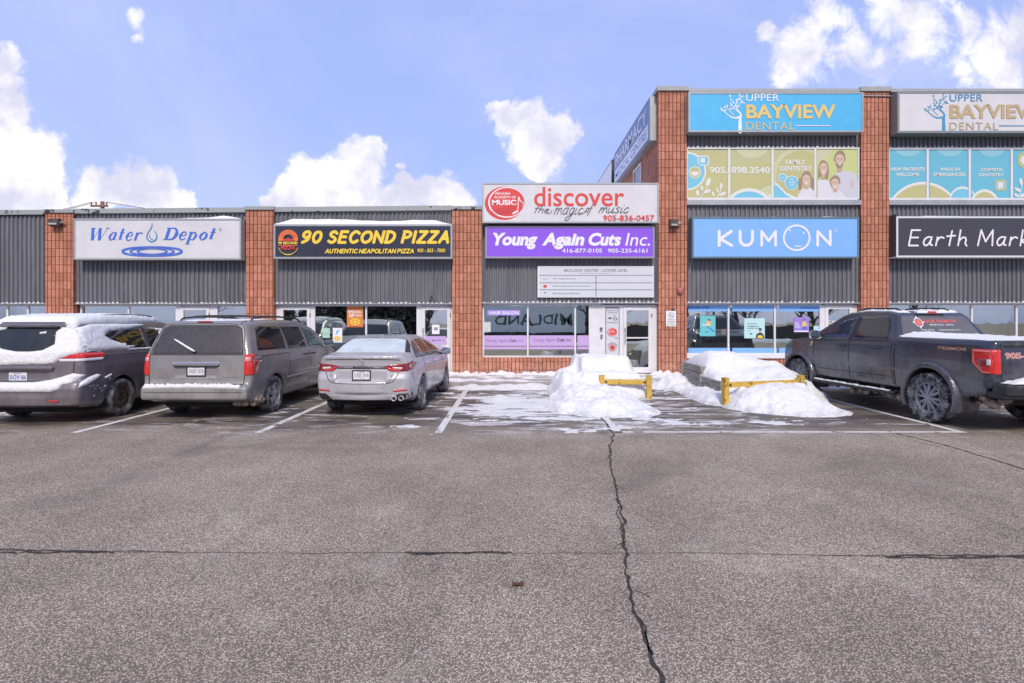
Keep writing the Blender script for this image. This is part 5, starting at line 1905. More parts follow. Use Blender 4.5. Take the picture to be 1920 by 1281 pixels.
        sdp = -poly_sdf(dense, pa[:, 0], pa[:, 1])
        rr = np.random.default_rng(seed)
        ok, out, inn = [], [], []
        for i, p in enumerate(pts):
            h, nr, d = s.hit(ax, p[0], p[1])
            if h is None:
                ok.append(False); out.append((0, 0, 0)); inn.append((0, 0, 0))
                continue
            ok.append(True)
            lift = off
            if dome:
                e = min(1, max(0, sdp[i] / edge))
                lift += dome * math.sin(e * math.pi / 2) ** .7 * (1 + noise * rr.normal())
            dirn = (nr * .75 - d * .25).normalized() if nr.dot(d) < 0 else -d
            out.append(tuple(h + dirn * lift))
            inn.append(tuple(h - dirn * skirt))
        tris = [t_ for t_ in tris if all(ok[i] for i in t_)]
        # drop triangles that span a cliff
        good = []
        for t_ in tris:
            q = [Vector(out[i]) for i in t_]
            if max((q[0] - q[1]).length, (q[1] - q[2]).length, (q[2] - q[0]).length) < step * 2 + maxn:
                good.append(tuple(t_))
        # boundary skirt
        from collections import Counter
        cnt = Counter()
        for t_ in good:
            for a, b in ((t_[0], t_[1]), (t_[1], t_[2]), (t_[2], t_[0])):
                cnt[(min(a, b), max(a, b))] += 1
        fs = list(good)
        off_ = len(out)
        bset = {}
        vs = list(out)
        for t_ in good:
            for a, b in ((t_[0], t_[1]), (t_[1], t_[2]), (t_[2], t_[0])):
                if cnt[(min(a, b), max(a, b))] == 1:
                    for q in (a, b):
                        if q not in bset:
                            bset[q] = len(vs)
                            vs.append(inn[q])
                    fs.append((b, a, bset[a], bset[b]))
        mb = MB()
        mb.add(vs, fs)
        used = sorted(set(i for f in mb.f for i in f))
        re = {o: i for i, o in enumerate(used)}
        mb.v = [mb.v[i] for i in used]
        mb.f = [tuple(re[i] for i in f) for f in mb.f]
        ob = mb.build(name, m, root, local=True)
        fl = [True] * len(good) + [False] * (len(fs) - len(good))
        ob.data.polygons.foreach_set('use_smooth', fl)
        # face outward
        d0 = s.hit(ax, 0, 0)[2] if False else {'r': Vector((-1, 0, 0)), 'l': Vector((1, 0, 0)), 'b': Vector((0, 1, 0)), 't': Vector((0, 0, -1))}[ax]
        if sum(ob.data.polygons[i].normal.dot(d0) for i in range(min(len(good), 50))) > 0:
            ob.data.flip_normals()
        return ob

    def line(s, name, m, root, ax, pts, w=.010, off=.0015, n=5, smooth=True):
        pts = catmull(pts, n) if smooth and len(pts) > 2 else [np.array(pts[0]) + (np.array(pts[-1]) - np.array(pts[0])) * i / 16 for i in range(17)] if len(pts) == 2 else [np.array(p) for p in pts]
        v, f = ribbon2(pts, w, caps=False)
        vs = []
        for p in v:
            h, nr, d = s.hit(ax, p[0], p[1])
            if h is None:
                vs.append(None)
                continue
            dirn = (nr * .75 - d * .25).normalized() if nr.dot(d) < 0 else -d
            vs.append(tuple(h + dirn * off))
        f = [q for q in f if all(vs[i] is not None for i in q)]
        mb = MB()
        mb.add([p if p else (0, 0, 0) for p in vs], f)
        used = sorted(set(i for q in mb.f for i in q))
        re = {o: i for i, o in enumerate(used)}
        mb.v = [mb.v[i] for i in used]
        mb.f = [tuple(re[i] for i in q) for q in mb.f]
        return mb.build(name, m, root, local=True)

    def text(s, name, m, root, ax, body, u0, v0, u1, v1, bold=.0, shear=0.0, off=.006, mirror=False, lift=0.0, spacing=1.0):
        v, f = text_geo(body, bold, shear, spacing)
        vs = []
        for p in v:
            u = u1 - p[0] * (u1 - u0) if mirror else u0 + p[0] * (u1 - u0)
            h, nr, d = s.hit(ax, u, v0 + p[1] * (v1 - v0))
            vs.append(tuple(h - d * (off + lift)) if h is not None else (u, 0, v0))
        mb = MB()
        mb.add(vs, f)
        return mb.build(name, m, root, local=True)


M_TYRE = mat('tyre_rubber', (.022, .022, .024), .85, var=.3, vscale=18, bump=.004, bscale=50, dirt=(.26, .255, .255), dlo=.40, dhi=.64, dscale=7)
M_WELL = mat('wheel_well', (.014, .013, .013), .95)
M_CARGLASS = mat('car_glass', (.012, .013, .015), .04, spec=.7)
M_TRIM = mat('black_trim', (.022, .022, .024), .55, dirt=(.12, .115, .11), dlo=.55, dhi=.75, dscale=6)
M_SEAM = mat('panel_gap', (.012, .012, .012), .8)
M_LAMP = mat('red_lamp', (.60, .022, .018), .15, spec=.6, coat=.6)
M_LAMPD = mat('dark_red_lamp', (.22, .012, .014), .15, spec=.6, coat=.6)
M_LAMPW = mat('clear_lamp', (.62, .58, .58), .2, spec=.6, coat=.4)
M_CHROME = mat('chrome', (.62, .62, .63), .18, .9)
M_PLATE = mat('plate_white', (.66, .66, .68), .5, dirt=(.42, .41, .42), dlo=.5, dhi=.75, dscale=14)
M_PBLUE = mat('plate_blue', (.10, .13, .38), .5)
M_ALLOY = mat('dirty_alloy', (.50, .49, .48), .4, .35, var=.15, vscale=9, dirt=(.24, .22, .20), dlo=.5, dhi=.7, dscale=10)
M_ICE = mat('dirty_ice', (.34, .27, .22), .5, var=.4, vscale=14, bump=.02, bscale=30)


def wheel(root, x, y, r, w, side, rim_r, style, m_rim, tread=False):
    """side: +1 right, -1 left; hub face turned outward"""
    t = bpy.data.objects.new('wheel', None)
    COL.objects.link(t)
    t.parent = root
    t.location = (x, y, r)
    t.empty_display_size = .1
    ty = MB()
    hw = w / 2
    prof = [(rim_r * .96, -hw * .86), (rim_r + .01, -hw * .98), (r * .86, -hw * 1.04), (r * .955, -hw * .92), (r * .992, -hw * .72), (r, -hw * .3), (r, hw * .3), (r * .992, hw * .72), (r * .955, hw * .92), (r * .86, hw * 1.04), (rim_r + .01, hw * .98), (rim_r * .96, hw * .86)]
    ty.lathe_x([(a, side * b) for a, b in prof], (0, 0, 0), 56)
    if tread:
        for k in range(44):
            a = 2 * math.pi * k / 44
            for (b0, b1, da) in ((-1.0, -.45, 0), (-.38, .0, .05), (.05, .40, .0), (.46, 1.0, .05)):
                aa = a + da
                da_ = .045
                vs = []
                for rr_ in (r * .975, r + .008):
                    for (q, bb) in ((-da_, b0), (da_, b0), (da_, b1), (-da_, b1)):
                        sl = abs(bb) > .9
                        ra = rr_ - (.035 if sl else 0)
                        vs.append((side * bb * hw * (1.02 if sl else 1), ra * math.cos(aa + q), ra * math.sin(aa + q)))
                ty.add(vs, [(0, 1, 2, 3), (7, 6, 5, 4), (0, 4, 5, 1), (1, 5, 6, 2), (2, 6, 7, 3), (3, 7, 4, 0)])
            # shoulder lugs on the outer wall
            vs = []
            for xo in (hw * .90, hw * 1.10):
                for (q, ra) in ((-.05, r * .86), (.05, r * .86), (.035, r * .985), (-.035, r * .985)):
                    vs.append((side * xo, ra * math.cos(a + q), ra * math.sin(a + q)))
            ty.add(vs, [(0, 1, 2, 3), (7, 6, 5, 4), (0, 4, 5, 1), (1, 5, 6, 2), (2, 6, 7, 3), (3, 7, 4, 0)])
    o = ty.build('tyre', M_TYRE, t, smooth=not tread, local=True)
    if tread:
        o.data.polygons.foreach_set('use_smooth', [i < 56 * 11 for i in range(len(o.data.polygons))])
    rm = MB()
    ox = hw * .88
    rm.lathe_x([(rim_r * 1.0, side * ox), (rim_r * .93, side * ox), (rim_r * .90, side * (ox - .05)), (rim_r * .88, -side * hw * .5)], (0, 0, 0), 48)
    if style == 'steel':
        rm.lathe_x([(rim_r * .90, side * (ox - .05)), (rim_r * .74, side * (ox - .055)), (rim_r * .58, side * (ox - .03)), (rim_r * .42, side * (ox - .01)), (rim_r * .36, side * (ox - .045)), (0.001, side * (ox - .05))], (0, 0, 0), 40)
    else:
        rm.lathe_x([(rim_r * .2, side * (ox - .02)), (rim_r * .17, side * (ox - .004)), (0.001, side * (ox - .003))], (0, 0, 0), 24)
    n = {'five': 5, 'six': 6, 'mesh': 10, 'steel': 0}[style]
    for k in range(n):
        a = 2 * math.pi * k / n + .3
        forks = (-.16, .16) if style in ('five', 'six') else (-.09, .09)
        for fq in forks:
            p0 = (rim_r * .16, a + fq * .4)
            p1 = (rim_r * .93, a + fq * (1.5 if style == 'six' else 1.15))
            ww0, ww1 = rim_r * (.085 if style != 'mesh' else .05), rim_r * (.07 if style != 'mesh' else .045)
            ca, sa = math.cos(p0[1]), math.sin(p0[1])
            A = np.array((p0[0] * ca, p0[0] * sa))
            B = np.array((p1[0] * math.cos(p1[1]), p1[0] * math.sin(p1[1])))
            tt = (B - A) / np.linalg.norm(B - A)
            nn = np.array((-tt[1], tt[0]))
            vs = []
            for xo, sh in ((ox - .035, 1.35), (ox - .004, .8)):
                for P_, ww in ((A, ww0), (B, ww1)):
                    for sg in (-1, 1):
                        q = P_ + nn * ww * sg * sh
                        vs.append((side * (xo - (.02 if P_ is B else 0)), q[0], q[1]))
            fs = [(0, 1, 3, 2), (4, 6, 7, 5), (0, 2, 6, 4), (1, 5, 7, 3), (0, 4, 5, 1), (2, 3, 7, 6)]
            rm.add(vs, fs)
    rm.build('rim', m_rim, t, smooth=(style == 'steel'), local=True)
    bk = MB()
    if style == 'steel':
        for k in range(16):
            a = 2 * math.pi * k / 16
            c = (rim_r * .70 * math.cos(a), rim_r * .70 * math.sin(a))
            vs = [(side * (ox - .049), c[0] + rim_r * .055 * math.cos(q), c[1] + rim_r * .055 * math.sin(q)) for q in np.linspace(0, 2 * math.pi, 10, endpoint=False)]
            bk.add(vs, [tuple(range(10))])
        for k in range(5):
            a = 2 * math.pi * k / 5
            bk.tube([(side * (ox - .045), rim_r * .25 * math.cos(a), rim_r * .25 * math.sin(a)), (side * (ox - .02), rim_r * .25 * math.cos(a), rim_r * .25 * math.sin(a))], .012, 6)
    else:
        bk.lathe_x([(rim_r * .89, side * (ox - .07)), (.001, side * (ox - .075))], (0, 0, 0), 32)
        for k in range(5):
            a = 2 * math.pi * k / 5
            bk.tube([(side * (ox - .07), rim_r * .28 * math.cos(a), rim_r * .28 * math.sin(a)), (side * (ox - .008), rim_r * .17 * math.cos(a), rim_r * .17 * math.sin(a))], .012, 6)
    bk.build('brake_disc', M_WELL, t, local=True)
    return t


def well(root, y, r, ra, xin, xout):
    """dark liner behind each wheel"""
    for s in (-1, 1):
        mb = MB()
        n = 20
        vs = []
        for xx in (xin, xout):
            for k in range(n + 1):
                a = math.pi * (-.12 + 1.24 * k / n)
                vs.append((s * xx, y + ra * math.cos(a), r + ra * math.sin(a)))
        mb.add(vs, [(k, k + 1, n + 2 + k, n + 1 + k) for k in range(n)])
        mb.add([(s * xin, y, r)] + vs[:n + 1], [(0, k + 1, k + 2) for k in range(n)])
        mb.build('wheel_liner', M_WELL, root, local=True)


def underside(root, w, y0, y1, z0, z1):
    mb = MB()
    mb.rbox(-w, w, y0, y1, z0, z1, .04)
    mb.build('underbody', M_WELL, root, local=True)


def plate(root, body, x, z, text, y=None, frame=None, w=.305, h=.152, col=None):
    p = body.hit('b', x, z)[0]
    y = p.y if y is None else y
    t = MB()
    t.rbox(x - w / 2, x + w / 2, y - .014, y - .008, z - h / 2, z + h / 2, .003)
    o = t.build('license_plate', M_PLATE, root, local=True)
    if frame:
        f = MB()
        e = .016
        f.box(x - w / 2 - e, x + w / 2 + e, y - .018, y + .004, z + h / 2 - .004, z + h / 2 + e)
        f.box(x - w / 2 - e, x + w / 2 + e, y - .018, y + .004, z - h / 2 - e * 1.6, z - h / 2 + .004)
        f.box(x - w / 2 - e, x - w / 2 + .004, y - .0175, y + .004, z - h / 2, z + h / 2)
        f.box(x + w / 2 - .004, x + w / 2 + e, y - .0175, y + .004, z - h / 2, z + h / 2)
        f.build('plate_frame', frame, o, local=True)
    g = Graphic(o, lambda u, v, l: (x - w / 2 + u * w, y - .0142 - l * .3, z + h / 2 - v * h), local=True)
    g.text('lettering', col or M_PBLUE, text, .07, .28, .93, .76, bold=.02)
    g.rect('emblem', col or M_PBLUE, .3, .09, .7, .15)
    g.done()
    return o


def handle(root, body, ax, u, v, L, m):
    h0 = body.hit(ax, u, v)
    s = 1 if ax == 'r' else -1
    x = h0[0].x
    mb = MB()
    mb.tube([(x + s * .005, u - L / 2, v), (x + s * .042, u - L / 2 + .03, v + .004), (x + s * .046, u, v + .006), (x + s * .042, u + L / 2 - .03, v + .004), (x + s * .005, u + L / 2, v)], [.012, .016, .017, .016, .012], 8)
    mb.build('door_handle', m, root, smooth=True, local=True)


def mirror(root, side, x, y, z, m_shell, w=.22, h=.17):
    """door mirror: shell, glass facing backward, arm"""
    mb = MB()
    vs, fs = [], []
    rings = [(.0, .96), (.03, 1.0), (.08, .9), (.12, .6), (.135, .2)]
    n = 16
    for (d, sc_2) in rings:
        for k in range(n):
            a = 2 * math.pi * k / n
            ca, sa = math.cos(a), math.sin(a)
            e = (abs(ca) ** 4 + abs(sa) ** 4) ** -.25
            vs.append((x + side * (w / 2) * (1 + ca * e * sc_2), y + d, z + h / 2 * sa * e * sc_2))
    for i in range(len(rings) - 1):
        for k in range(n):
            fs.append((i * n + k, (i + 1) * n + k, (i + 1) * n + (k + 1) % n, i * n + (k + 1) % n))
    fs.append(tuple(range((len(rings) - 1) * n, len(rings) * n)))
    mb.add(vs, fs)
    mb.tube([(x - side * .10, y + .06, z - h * .4), (x + side * .05, y + .06, z - h * .3)], .028, 8)
    o = mb.build('mirror', m_shell, root, smooth=True, local=True)
    gl = MB()
    gl.add([(vs[k][0] * 1, y + .008, vs[k][2]) for k in range(n)], [tuple(range(n))])
    gl.build('mirror_glass', mat('mirror_glass', (.55, .60, .62), .04, .95), o, local=True)


def wiper(root, body, p0, p1, m, off=.03, snow=False):
    pts = []
    for i in range(9):
        t_ = i / 8
        h = body.hit('b', p0[0] + (p1[0] - p0[0]) * t_, p0[1] + (p1[1] - p0[1]) * t_)[0]
        pts.append((h.x, h.y - off, h.z))
    mb = MB()
    mb.tube(pts, [.022, .018, .014, .012, .012, .012, .011, .010, .008], 7)
    o = mb.build('rear_wiper', m, root, smooth=True, local=True)
    if snow:
        mb = MB()
        mb.tube([(p[0], p[1] - .004, p[2] + .012) for p in pts], [.012, .022, .02, .021, .018, .02, .018, .017, .01], 7)
        mb.build('snow_cover', M_SNOW, o, smooth=True, local=True)


def lump_spots(seed, n, xr, yr, zr):
    rr = random.Random(seed)
    return [(rr.uniform(*xr), rr.uniform(*yr), rr.uniform(*zr)) for _ in range(n)]


def lumps(spots, seed):
    """cluster of knobbly frozen slush with a few drips"""
    rr = random.Random(seed)
    mb = MB()
    for (x, y, z) in spots:
        q = rr.uniform(.025, .062)
        nu, nv = 8, 6
        vs = []
        for i in range(nv + 1):
            th = math.pi * i / nv
            for k in range(nu):
                a = 2 * math.pi * k / nu
                f = q * rr.uniform(.7, 1.25)
                vs.append((x + f * math.sin(th) * math.cos(a), y + 1.3 * f * math.sin(th) * math.sin(a), z + f * 1.1 * math.cos(th)))
        mb.add(vs, [(i * nu + k, (i + 1) * nu + k, (i + 1) * nu + (k + 1) % nu, i * nu + (k + 1) % nu) for i in range(nv) for k in range(nu)])
        if rr.random() < .3:
            mb.tube([(x, y, z - q * .5), (x + rr.uniform(-.01, .01), y, z - q - rr.uniform(.03, .08))], [.012, .002], 5)
    return mb


def arcpts(y, z, r, a0, a1, n=14):
    return [(y + r * math.cos(R(a0 + (a1 - a0) * i / (n - 1))), z + r * math.sin(R(a0 + (a1 - a0) * i / (n - 1)))) for i in range(n)]


# ------------------------------------------------------------------ grey-beige minivan (second from the left)
def build_beige_van():
    rz = R(-1.2)
    root = thing('parked_minivan', (-5.47, 10.80, 0), 'dirty grey-beige minivan with square red tail lights, a snow-crusted rear wiper and roof rack', 'minivan', 'vehicles parked nose-in at the shops', rz)
    out = [(-.93, .34), (-1.02, .40), (-1.06, .50), (-1.055, .60), (-1.00, .635), (-.985, .70), (-.985, .92), (-.965, 1.13), (-.90, 1.30), (-.775, 1.58), (-.735, 1.675), (-.62, 1.715), (-.3, 1.735), (.4, 1.752), (1.2, 1.745),
           (1.9, 1.69), (2.3, 1.56), (2.95, 1.17), (3.3, 1.08), (3.8, .96), (4.02, .80), (4.08, .55), (4.02, .28), (3.6, .24), (-.5, .26), (-.82, .30)]
    wn = [(.2, .90), (.34, .935), (.52, .975), (.7, .99), (.95, .985), (1.12, .965), (1.18, .945), (1.4, .875), (1.62, .785), (1.72, .74)]
    tp = [(-1.1, .945), (-.9, .968), (-.5, .992), (0, 1), (2.8, 1), (3.4, .96), (4.1, .80)]
    b = Body(out, wn, tp, .075, .045, .10, ends=(-1.2, 4.2))
    # bumper ledge, liftgate licence recess, wheel openings
    b.add_box((-.93, .93, -1.075, -.80, .36, .60), .05, .04)
    b.cut_box((-.36, .36, -1.2, -.962, .76, .97), .02)
    b.cut_arch(0, .345, .405)
    b.cut_arch(3.08, .345, .405)
    m = mat_paint('beige_paint', (.195, .184, .176), (.36, .34, .325), .75, .25, .38, .2, 1.4)
    body = b.mesh('body', m, root)
    underside(root, .72, -.75, 3.9, .2, .5)
    # glass
    gls = mat('frosted_glass', (.045, .043, .049), .42, spec=.3, var=.15, vscale=3, dirt=(.062, .059, .064), dlo=.40, dhi=.70, dscale=16)
    b.patch('rear_window', gls, root, 'b', [(-.80, 1.155), (.80, 1.155), (.795, 1.24), (.70, 1.60), (.60, 1.655), (-.60, 1.655), (-.70, 1.60), (-.795, 1.24)], .005)
    b.line('window_seal', M_SEAM, root, 'b', [(-.815, 1.14), (.815, 1.14)], .016)
    for ax in 'rl':
        b.patch('side_window', M_CARGLASS, root, ax, [(-.64, 1.205), (.56, 1.185), (.53, 1.62), (-.32, 1.64), (-.47, 1.60), (-.62, 1.30)], .005)
        b.patch('side_window', M_CARGLASS, root, ax, [(.66, 1.18), (1.62, 1.165), (1.50, 1.60), (.62, 1.62)], .005)
        b.patch('side_window', mat('greenish_glass', (.05, .085, .085), .04, spec=.8), root, ax, [(1.72, 1.16), (2.66, 1.14), (2.10, 1.50), (1.60, 1.60)], .005)
        b.line('door_seam', M_SEAM, root, ax, [(.60, 1.66), (.62, 1.2), (.60, .75), (.50, .42)], .017)
        b.line('door_seam', M_SEAM, root, ax, [(1.64, 1.62), (1.69, 1.1), (1.69, .35)], .017)
        b.line('door_seam', M_SEAM, root, ax, [(2.72, 1.14), (2.74, .9), (2.62, .35)], .017)
        b.line('sliding_track', M_SEAM, root, ax, [(-.75, 1.10), (.60, 1.095)], .012)
        b.patch('side_trim', m, root, ax, [(.48, .585), (2.55, .585), (2.55, .635), (.44, .635)], .012)
        handle(root, b, ax, 1.46, 1.02, .19, M_TRIM)
        handle(root, b, ax, 1.86, 1.02, .19, M_TRIM)
        b.line('wheel_lip', m, root, ax, arcpts(0, .345, .425, 4, 176), .035, .012)
    b.patch('windshield', M_CARGLASS, root, 't', [(-.75, 2.22), (.75, 2.22), (.84, 2.9), (-.84, 2.9)], .004)
    b.line('hatch_seam', M_SEAM, root, 'b', [(-.83, .635), (-.845, .9), (-.835, 1.14), (-.74, 1.57), (-.64, 1.69)], .015)
    b.line('hatch_seam', M_SEAM, root, 'b', [(.83, .635), (.845, .9), (.835, 1.14), (.74, 1.57), (.64, 1.69)], .015)
    b.line('hatch_seam', M_SEAM, root, 'b', [(-.83, .632), (.83, .632)], .015)
    for s in (-1, 1):
        lp = [(s * .715, .80), (s * .93, .80), (s * .935, 1.10), (s * .925, 1.145), (s * .715, 1.145)]
        o = b.patch('tail_light', M_LAMP, root, 'b', [(s * .835, .79), (s * .965, .79), (s * .965, 1.15), (s * .835, 1.15)], .014, step=.03, maxn=.3)
        ax = 'r' if s > 0 else 'l'
        b.patch('lamp_side', M_LAMP, o, ax, [(-.915, .795), (-.84, .795), (-.84, 1.145), (-.915, 1.145)], .012, step=.03, maxn=.1)
        b.patch('reverse_lens', mat('pink_lens', (.62, .30, .28), .2, coat=.4), o, 'b', [(s * .845, 1.03), (s * .955, 1.03), (s * .955, 1.10), (s * .845, 1.10)], .017, step=.03, maxn=.3)
    # chrome garnish above the plate
    mb = MB()
    y0 = b.hit('b', 0, 1.0)[0].y
    mb.rbox(-.41, .41, y0 - .045, y0 + .02, .955, 1.02, .018)
    mb.build('hatch_garnish', M_CHROME, root, local=True)
    mb = MB(); mb.box(-.38, .38, y0 - .02, y0 + .04, .935, .954); mb.build('garnish_shade_strip', M_TRIM, root, local=True)  # black strip standing in for the shadow under the garnish
    plate(root, b, 0, .86, 'ARBY 074', frame=M_TRIM, col=C_MGREY)
    b.text('model_badge', M_CHROME, root, 'b', 'GRAND CARAVAN', -.76, .735, -.50, .755, lift=.004)
    b.text('model_badge', M_CHROME, root, 'b', 'STOW N GO', .47, .745, .68, .768, lift=.004)
    wiper(root, b, (-.02, 1.185), (-.44, 1.40), M_TRIM, snow=True)
    # snow caught on the bumper ledge and frozen slush behind the wheels
    b.patch('bumper_snow', M_SNOW, root, 't', [(-.88, -1.07), (.80, -1.07), (.80, -1.005), (-.88, -1.005)], .004, step=.03, dome=.022, edge=.025, noise=.5, seed=4)
    b.line('bumper_line', M_SEAM, root, 'b', [(-.86, .50), (.86, .50)], .008)
    mb = lumps([(rr_x, rr_y, rr_z) for rr_x, rr_y, rr_z in lump_spots(5, 34, (.60, .93), (-.80, -.42), (.26, .36))], 5)
    mb.build('frozen_slush', M_ICE, root, local=True, smooth=True)
    # roof rack
    for s in (-1, 1):
        pts = [(s * .66, -.35, 1.715), (s * .655, -.2, 1.79), (s * .65, .6, 1.81), (s * .65, 1.3, 1.80), (s * .655, 1.75, 1.77), (s * .66, 1.95, 1.68)]
        mb = MB(); mb.tube(catmull(pts, 5), .017, 7); mb.build('roof_rail', M_TRIM, root, smooth=True, local=True)
    for yy_ in (-.05, 1.2):
        mb = MB(); mb.tube(catmull([(-.65, yy_, 1.79), (-.4, yy_, 1.825), (.4, yy_, 1.825), (.65, yy_, 1.79)], 5), .016, 7); mb.build('cross_bar', M_TRIM, root, smooth=True, local=True)
    b.patch('spoiler_lip', m, root, 't', [(-.66, -.72), (.66, -.72), (.62, -.45), (-.62, -.45)], .012)
    mb = MB(); h = b.hit('t', 0, -.66)[0]; mb.rbox(-.13, .13, h.y - .06, h.y, h.z - .01, h.z + .028, .008); mb.build('brake_light', M_LAMPD, root, local=True)
    b.patch('roof_snow', M_SNOW, root, 't', [(-.56, -.55), (.3, -.56), (.5, -.3), (.55, .6), (.2, 1.4), (-.3, 1.2), (-.55, .5)], .003, smooth_poly=4, dome=.012, edge=.15, noise=.3, seed=9)
    mirror(root, 1, .99, 2.52, 1.20, m)
    mirror(root, -1, -.99, 2.52, 1.20, m)
    for yy_ in (0, 3.08):
        well(root, yy_, .345, .40, .58, .93)
        for s in (-1, 1):
            wheel(root, s * .86, yy_, .345, .225, s, .222, 'five', M_ALLOY)


# ------------------------------------------------------------------ snow-covered minivan (far left)
def build_snow_van():
    root = thing('parked_minivan', (-8.11, 10.36, 0), 'dark taupe minivan under a thick coat of snow with a rusty steel wheel', 'minivan', 'vehicles parked nose-in at the shops', R(-.5))
    out = [(-.90, .28), (-1.04, .33), (-1.08, .46), (-1.085, .60), (-1.05, .70), (-.985, .745), (-.985, .80), (-.985, 1.00), (-.965, 1.20), (-.86, 1.42), (-.76, 1.64), (-.80, 1.68), (-.6, 1.73), (0, 1.775), (.8, 1.785), (1.5, 1.745),
           (2.0, 1.62), (2.8, 1.20), (3.2, 1.08), (3.8, .94), (3.98, .75), (4.03, .5), (3.95, .26), (3.5, .22), (-.5, .24), (-.8, .26)]
    wn = [(.2, .90), (.33, .95), (.55, .99), (.75, .995), (.95, .985), (1.12, .96), (1.2, .935), (1.45, .84), (1.65, .755), (1.76, .70)]
    tp = [(-1.1, .915), (-.85, .955), (-.4, .992), (0, 1), (2.7, 1), (3.4, .95), (4.05, .78)]
    b = Body(out, wn, tp, .085, .10, .12, ends=(-1.25, 4.15))
    b.cut_box((-.42, .42, -1.3, -.945, .745, .93), .025)
    b.cut_arch(0, .34, .41)
    b.cut_arch(3.03, .34, .41)
    m = mat_paint('taupe_paint', (.145, .120, .132), (.30, .275, .285), .6, .35, .3, .25, 1.3, .8)
    b.mesh('body', m, root)
    underside(root, .72, -.75, 3.8, .18, .5)
    b.patch('rear_window', M_CARGLASS, root, 'b', [(-.80, 1.235), (.80, 1.235), (.72, 1.50), (.64, 1.62), (-.64, 1.62), (-.72, 1.50)], .005)
    for ax in 'rl':
        b.patch('side_window', M_CARGLASS, root, ax, [(-.55, 1.245), (.76, 1.22), (.72, 1.60), (-.2, 1.62), (-.36, 1.56)], .005)
        b.patch('side_window', M_CARGLASS, root, ax, [(.86, 1.22), (1.74, 1.20), (1.62, 1.56), (.82, 1.60)], .005)
        b.patch('side_window', M_CARGLASS, root, ax, [(1.82, 1.19), (2.55, 1.17), (2.05, 1.46), (1.72, 1.54)], .005)
        b.line('door_seam', M_SEAM, root, ax, [(.80, 1.62), (.82, 1.2), (.80, .8), (.62, .40)], .017)
        b.line('door_seam', M_SEAM, root, ax, [(1.78, 1.58), (1.80, 1.0), (1.80, .35)], .017)
        b.line('body_crease', M_SEAM, root, ax, [(-.60, 1.125), (1.0, 1.115), (2.6, 1.09)], .006)
        handle(root, b, ax, 1.62, 1.04, .19, m)
        b.line('wheel_lip', m, root, ax, arcpts(0, .34, .43, 4, 176), .035, .010)
    b.patch('windshield', M_CARGLASS, root, 't', [(-.72, 2.0), (.72, 2.0), (.84, 2.75), (-.84, 2.75)], .004)
    # tail lights wrap from the hatch round the corner: red above, clear below
    for s in (-1, 1):
        ax = 'r' if s > 0 else 'l'
        o = b.patch('tail_light', M_LAMP, root, 'b', [(s * .47, 1.155), (s * .53, 1.105), (s * .93, 1.105), (s * .945, 1.19), (s * .55, 1.20)], .012, step=.03, maxn=.3)
        b.patch('clear_lens', M_LAMPW, o, 'b', [(s * .535, 1.102), (s * .60, 1.055), (s * .935, 1.055), (s * .93, 1.102)], .011, step=.03, maxn=.3)
        b.patch('lamp_side', M_LAMP, o, ax, [(-.87, 1.105), (-.42, 1.105), (-.40, 1.15), (-.44, 1.185), (-.87, 1.19)], .012, step=.03, maxn=.3)
        b.patch('lamp_side_lens', M_LAMPW, o, ax, [(-.87, 1.055), (-.47, 1.055), (-.43, 1.102), (-.87, 1.102)], .011, step=.03, maxn=.3)
        b.line('hatch_seam', M_SEAM, root, 'b', [(s * .795, .76), (s * .81, 1.0), (s * .81, 1.21)], .015)
        mb = MB()
        mb.rbox(s * .50 - .14, s * .50 + .14, b.hit('b', s * .5, .40)[0].y - .006, b.hit('b', s * .5, .40)[0].y + .02, .395, .42, .004)
        mb.build('reflector', M_LAMP, root, local=True)
    mb = MB()
    y0 = b.hit('b', 0, .98)[0].y
    mb.rbox(-.52, .52, y0 - .05, y0 + .02, .925, .985, .02)
    mb.build('hatch_garnish', m, root, local=True)
    plate(root, b, -.10, .80, 'BXZW 606')
    for s in (-1, 1):
        b.patch('bumper_strip', M_TRIM, root, 'b', [(s * .2, .27), (s * .86, .27), (s * .86, .315), (s * .2, .315)], .004, step=.04)
    b.line('bumper_line', M_SEAM, root, 'b', [(-.9, .735), (.9, .735)], .008)
    # ---- snow
    S = M_SNOW
    b.patch('roof_snow', S, root, 't', [(-.70, -.76), (.70, -.76), (.735, -.4), (.76, .4), (.72, 1.3), (.5, 1.95), (-.5, 1.95), (-.72, 1.3), (-.76, .4), (-.735, -.4)], .004, dome=.085, edge=.16, noise=.06, seed=3, skirt=.0)
    b.patch('rear_snow', S, root, 'b', [(-.94, 1.60), (-.97, 1.1), (-.80, .99), (.36, 1.0), (.50, 1.02), (.60, 1.10), (.80, 1.17), (.93, 1.18), (.84, 1.44), (.70, 1.60), (.50, 1.63), (.36, 1.53), (.08, 1.50), (.06, 1.53), (.32, 1.57), (.40, 1.54), (.45, 1.34),
                                            (.30, 1.245), (.10, 1.22), (-.12, 1.22), (-.42, 1.27), (-.62, 1.42), (-.72, 1.56)], .004, step=.035, dome=.03, edge=.05, noise=.16, seed=4, maxn=.2, skirt=.0)
    # flank: snow driven along the quarter glass, ragged toward the front
    side = [(-.86, 1.20), (-.62, 1.215), (.42, 1.20), (.26, 1.235), (.78, 1.245), (.20, 1.275), (.62, 1.30), (.10, 1.32), (-.15, 1.40), (-.24, 1.47), (-.10, 1.545), (.30, 1.56), (.78, 1.62), (.95, 1.66), (.2, 1.685), (-.5, 1.67), (-.80, 1.60)]
    b.patch('flank_snow', S, root, 'r', side, .004, step=.035, dome=.024, edge=.05, noise=.16, seed=6, maxn=.2, skirt=.0)
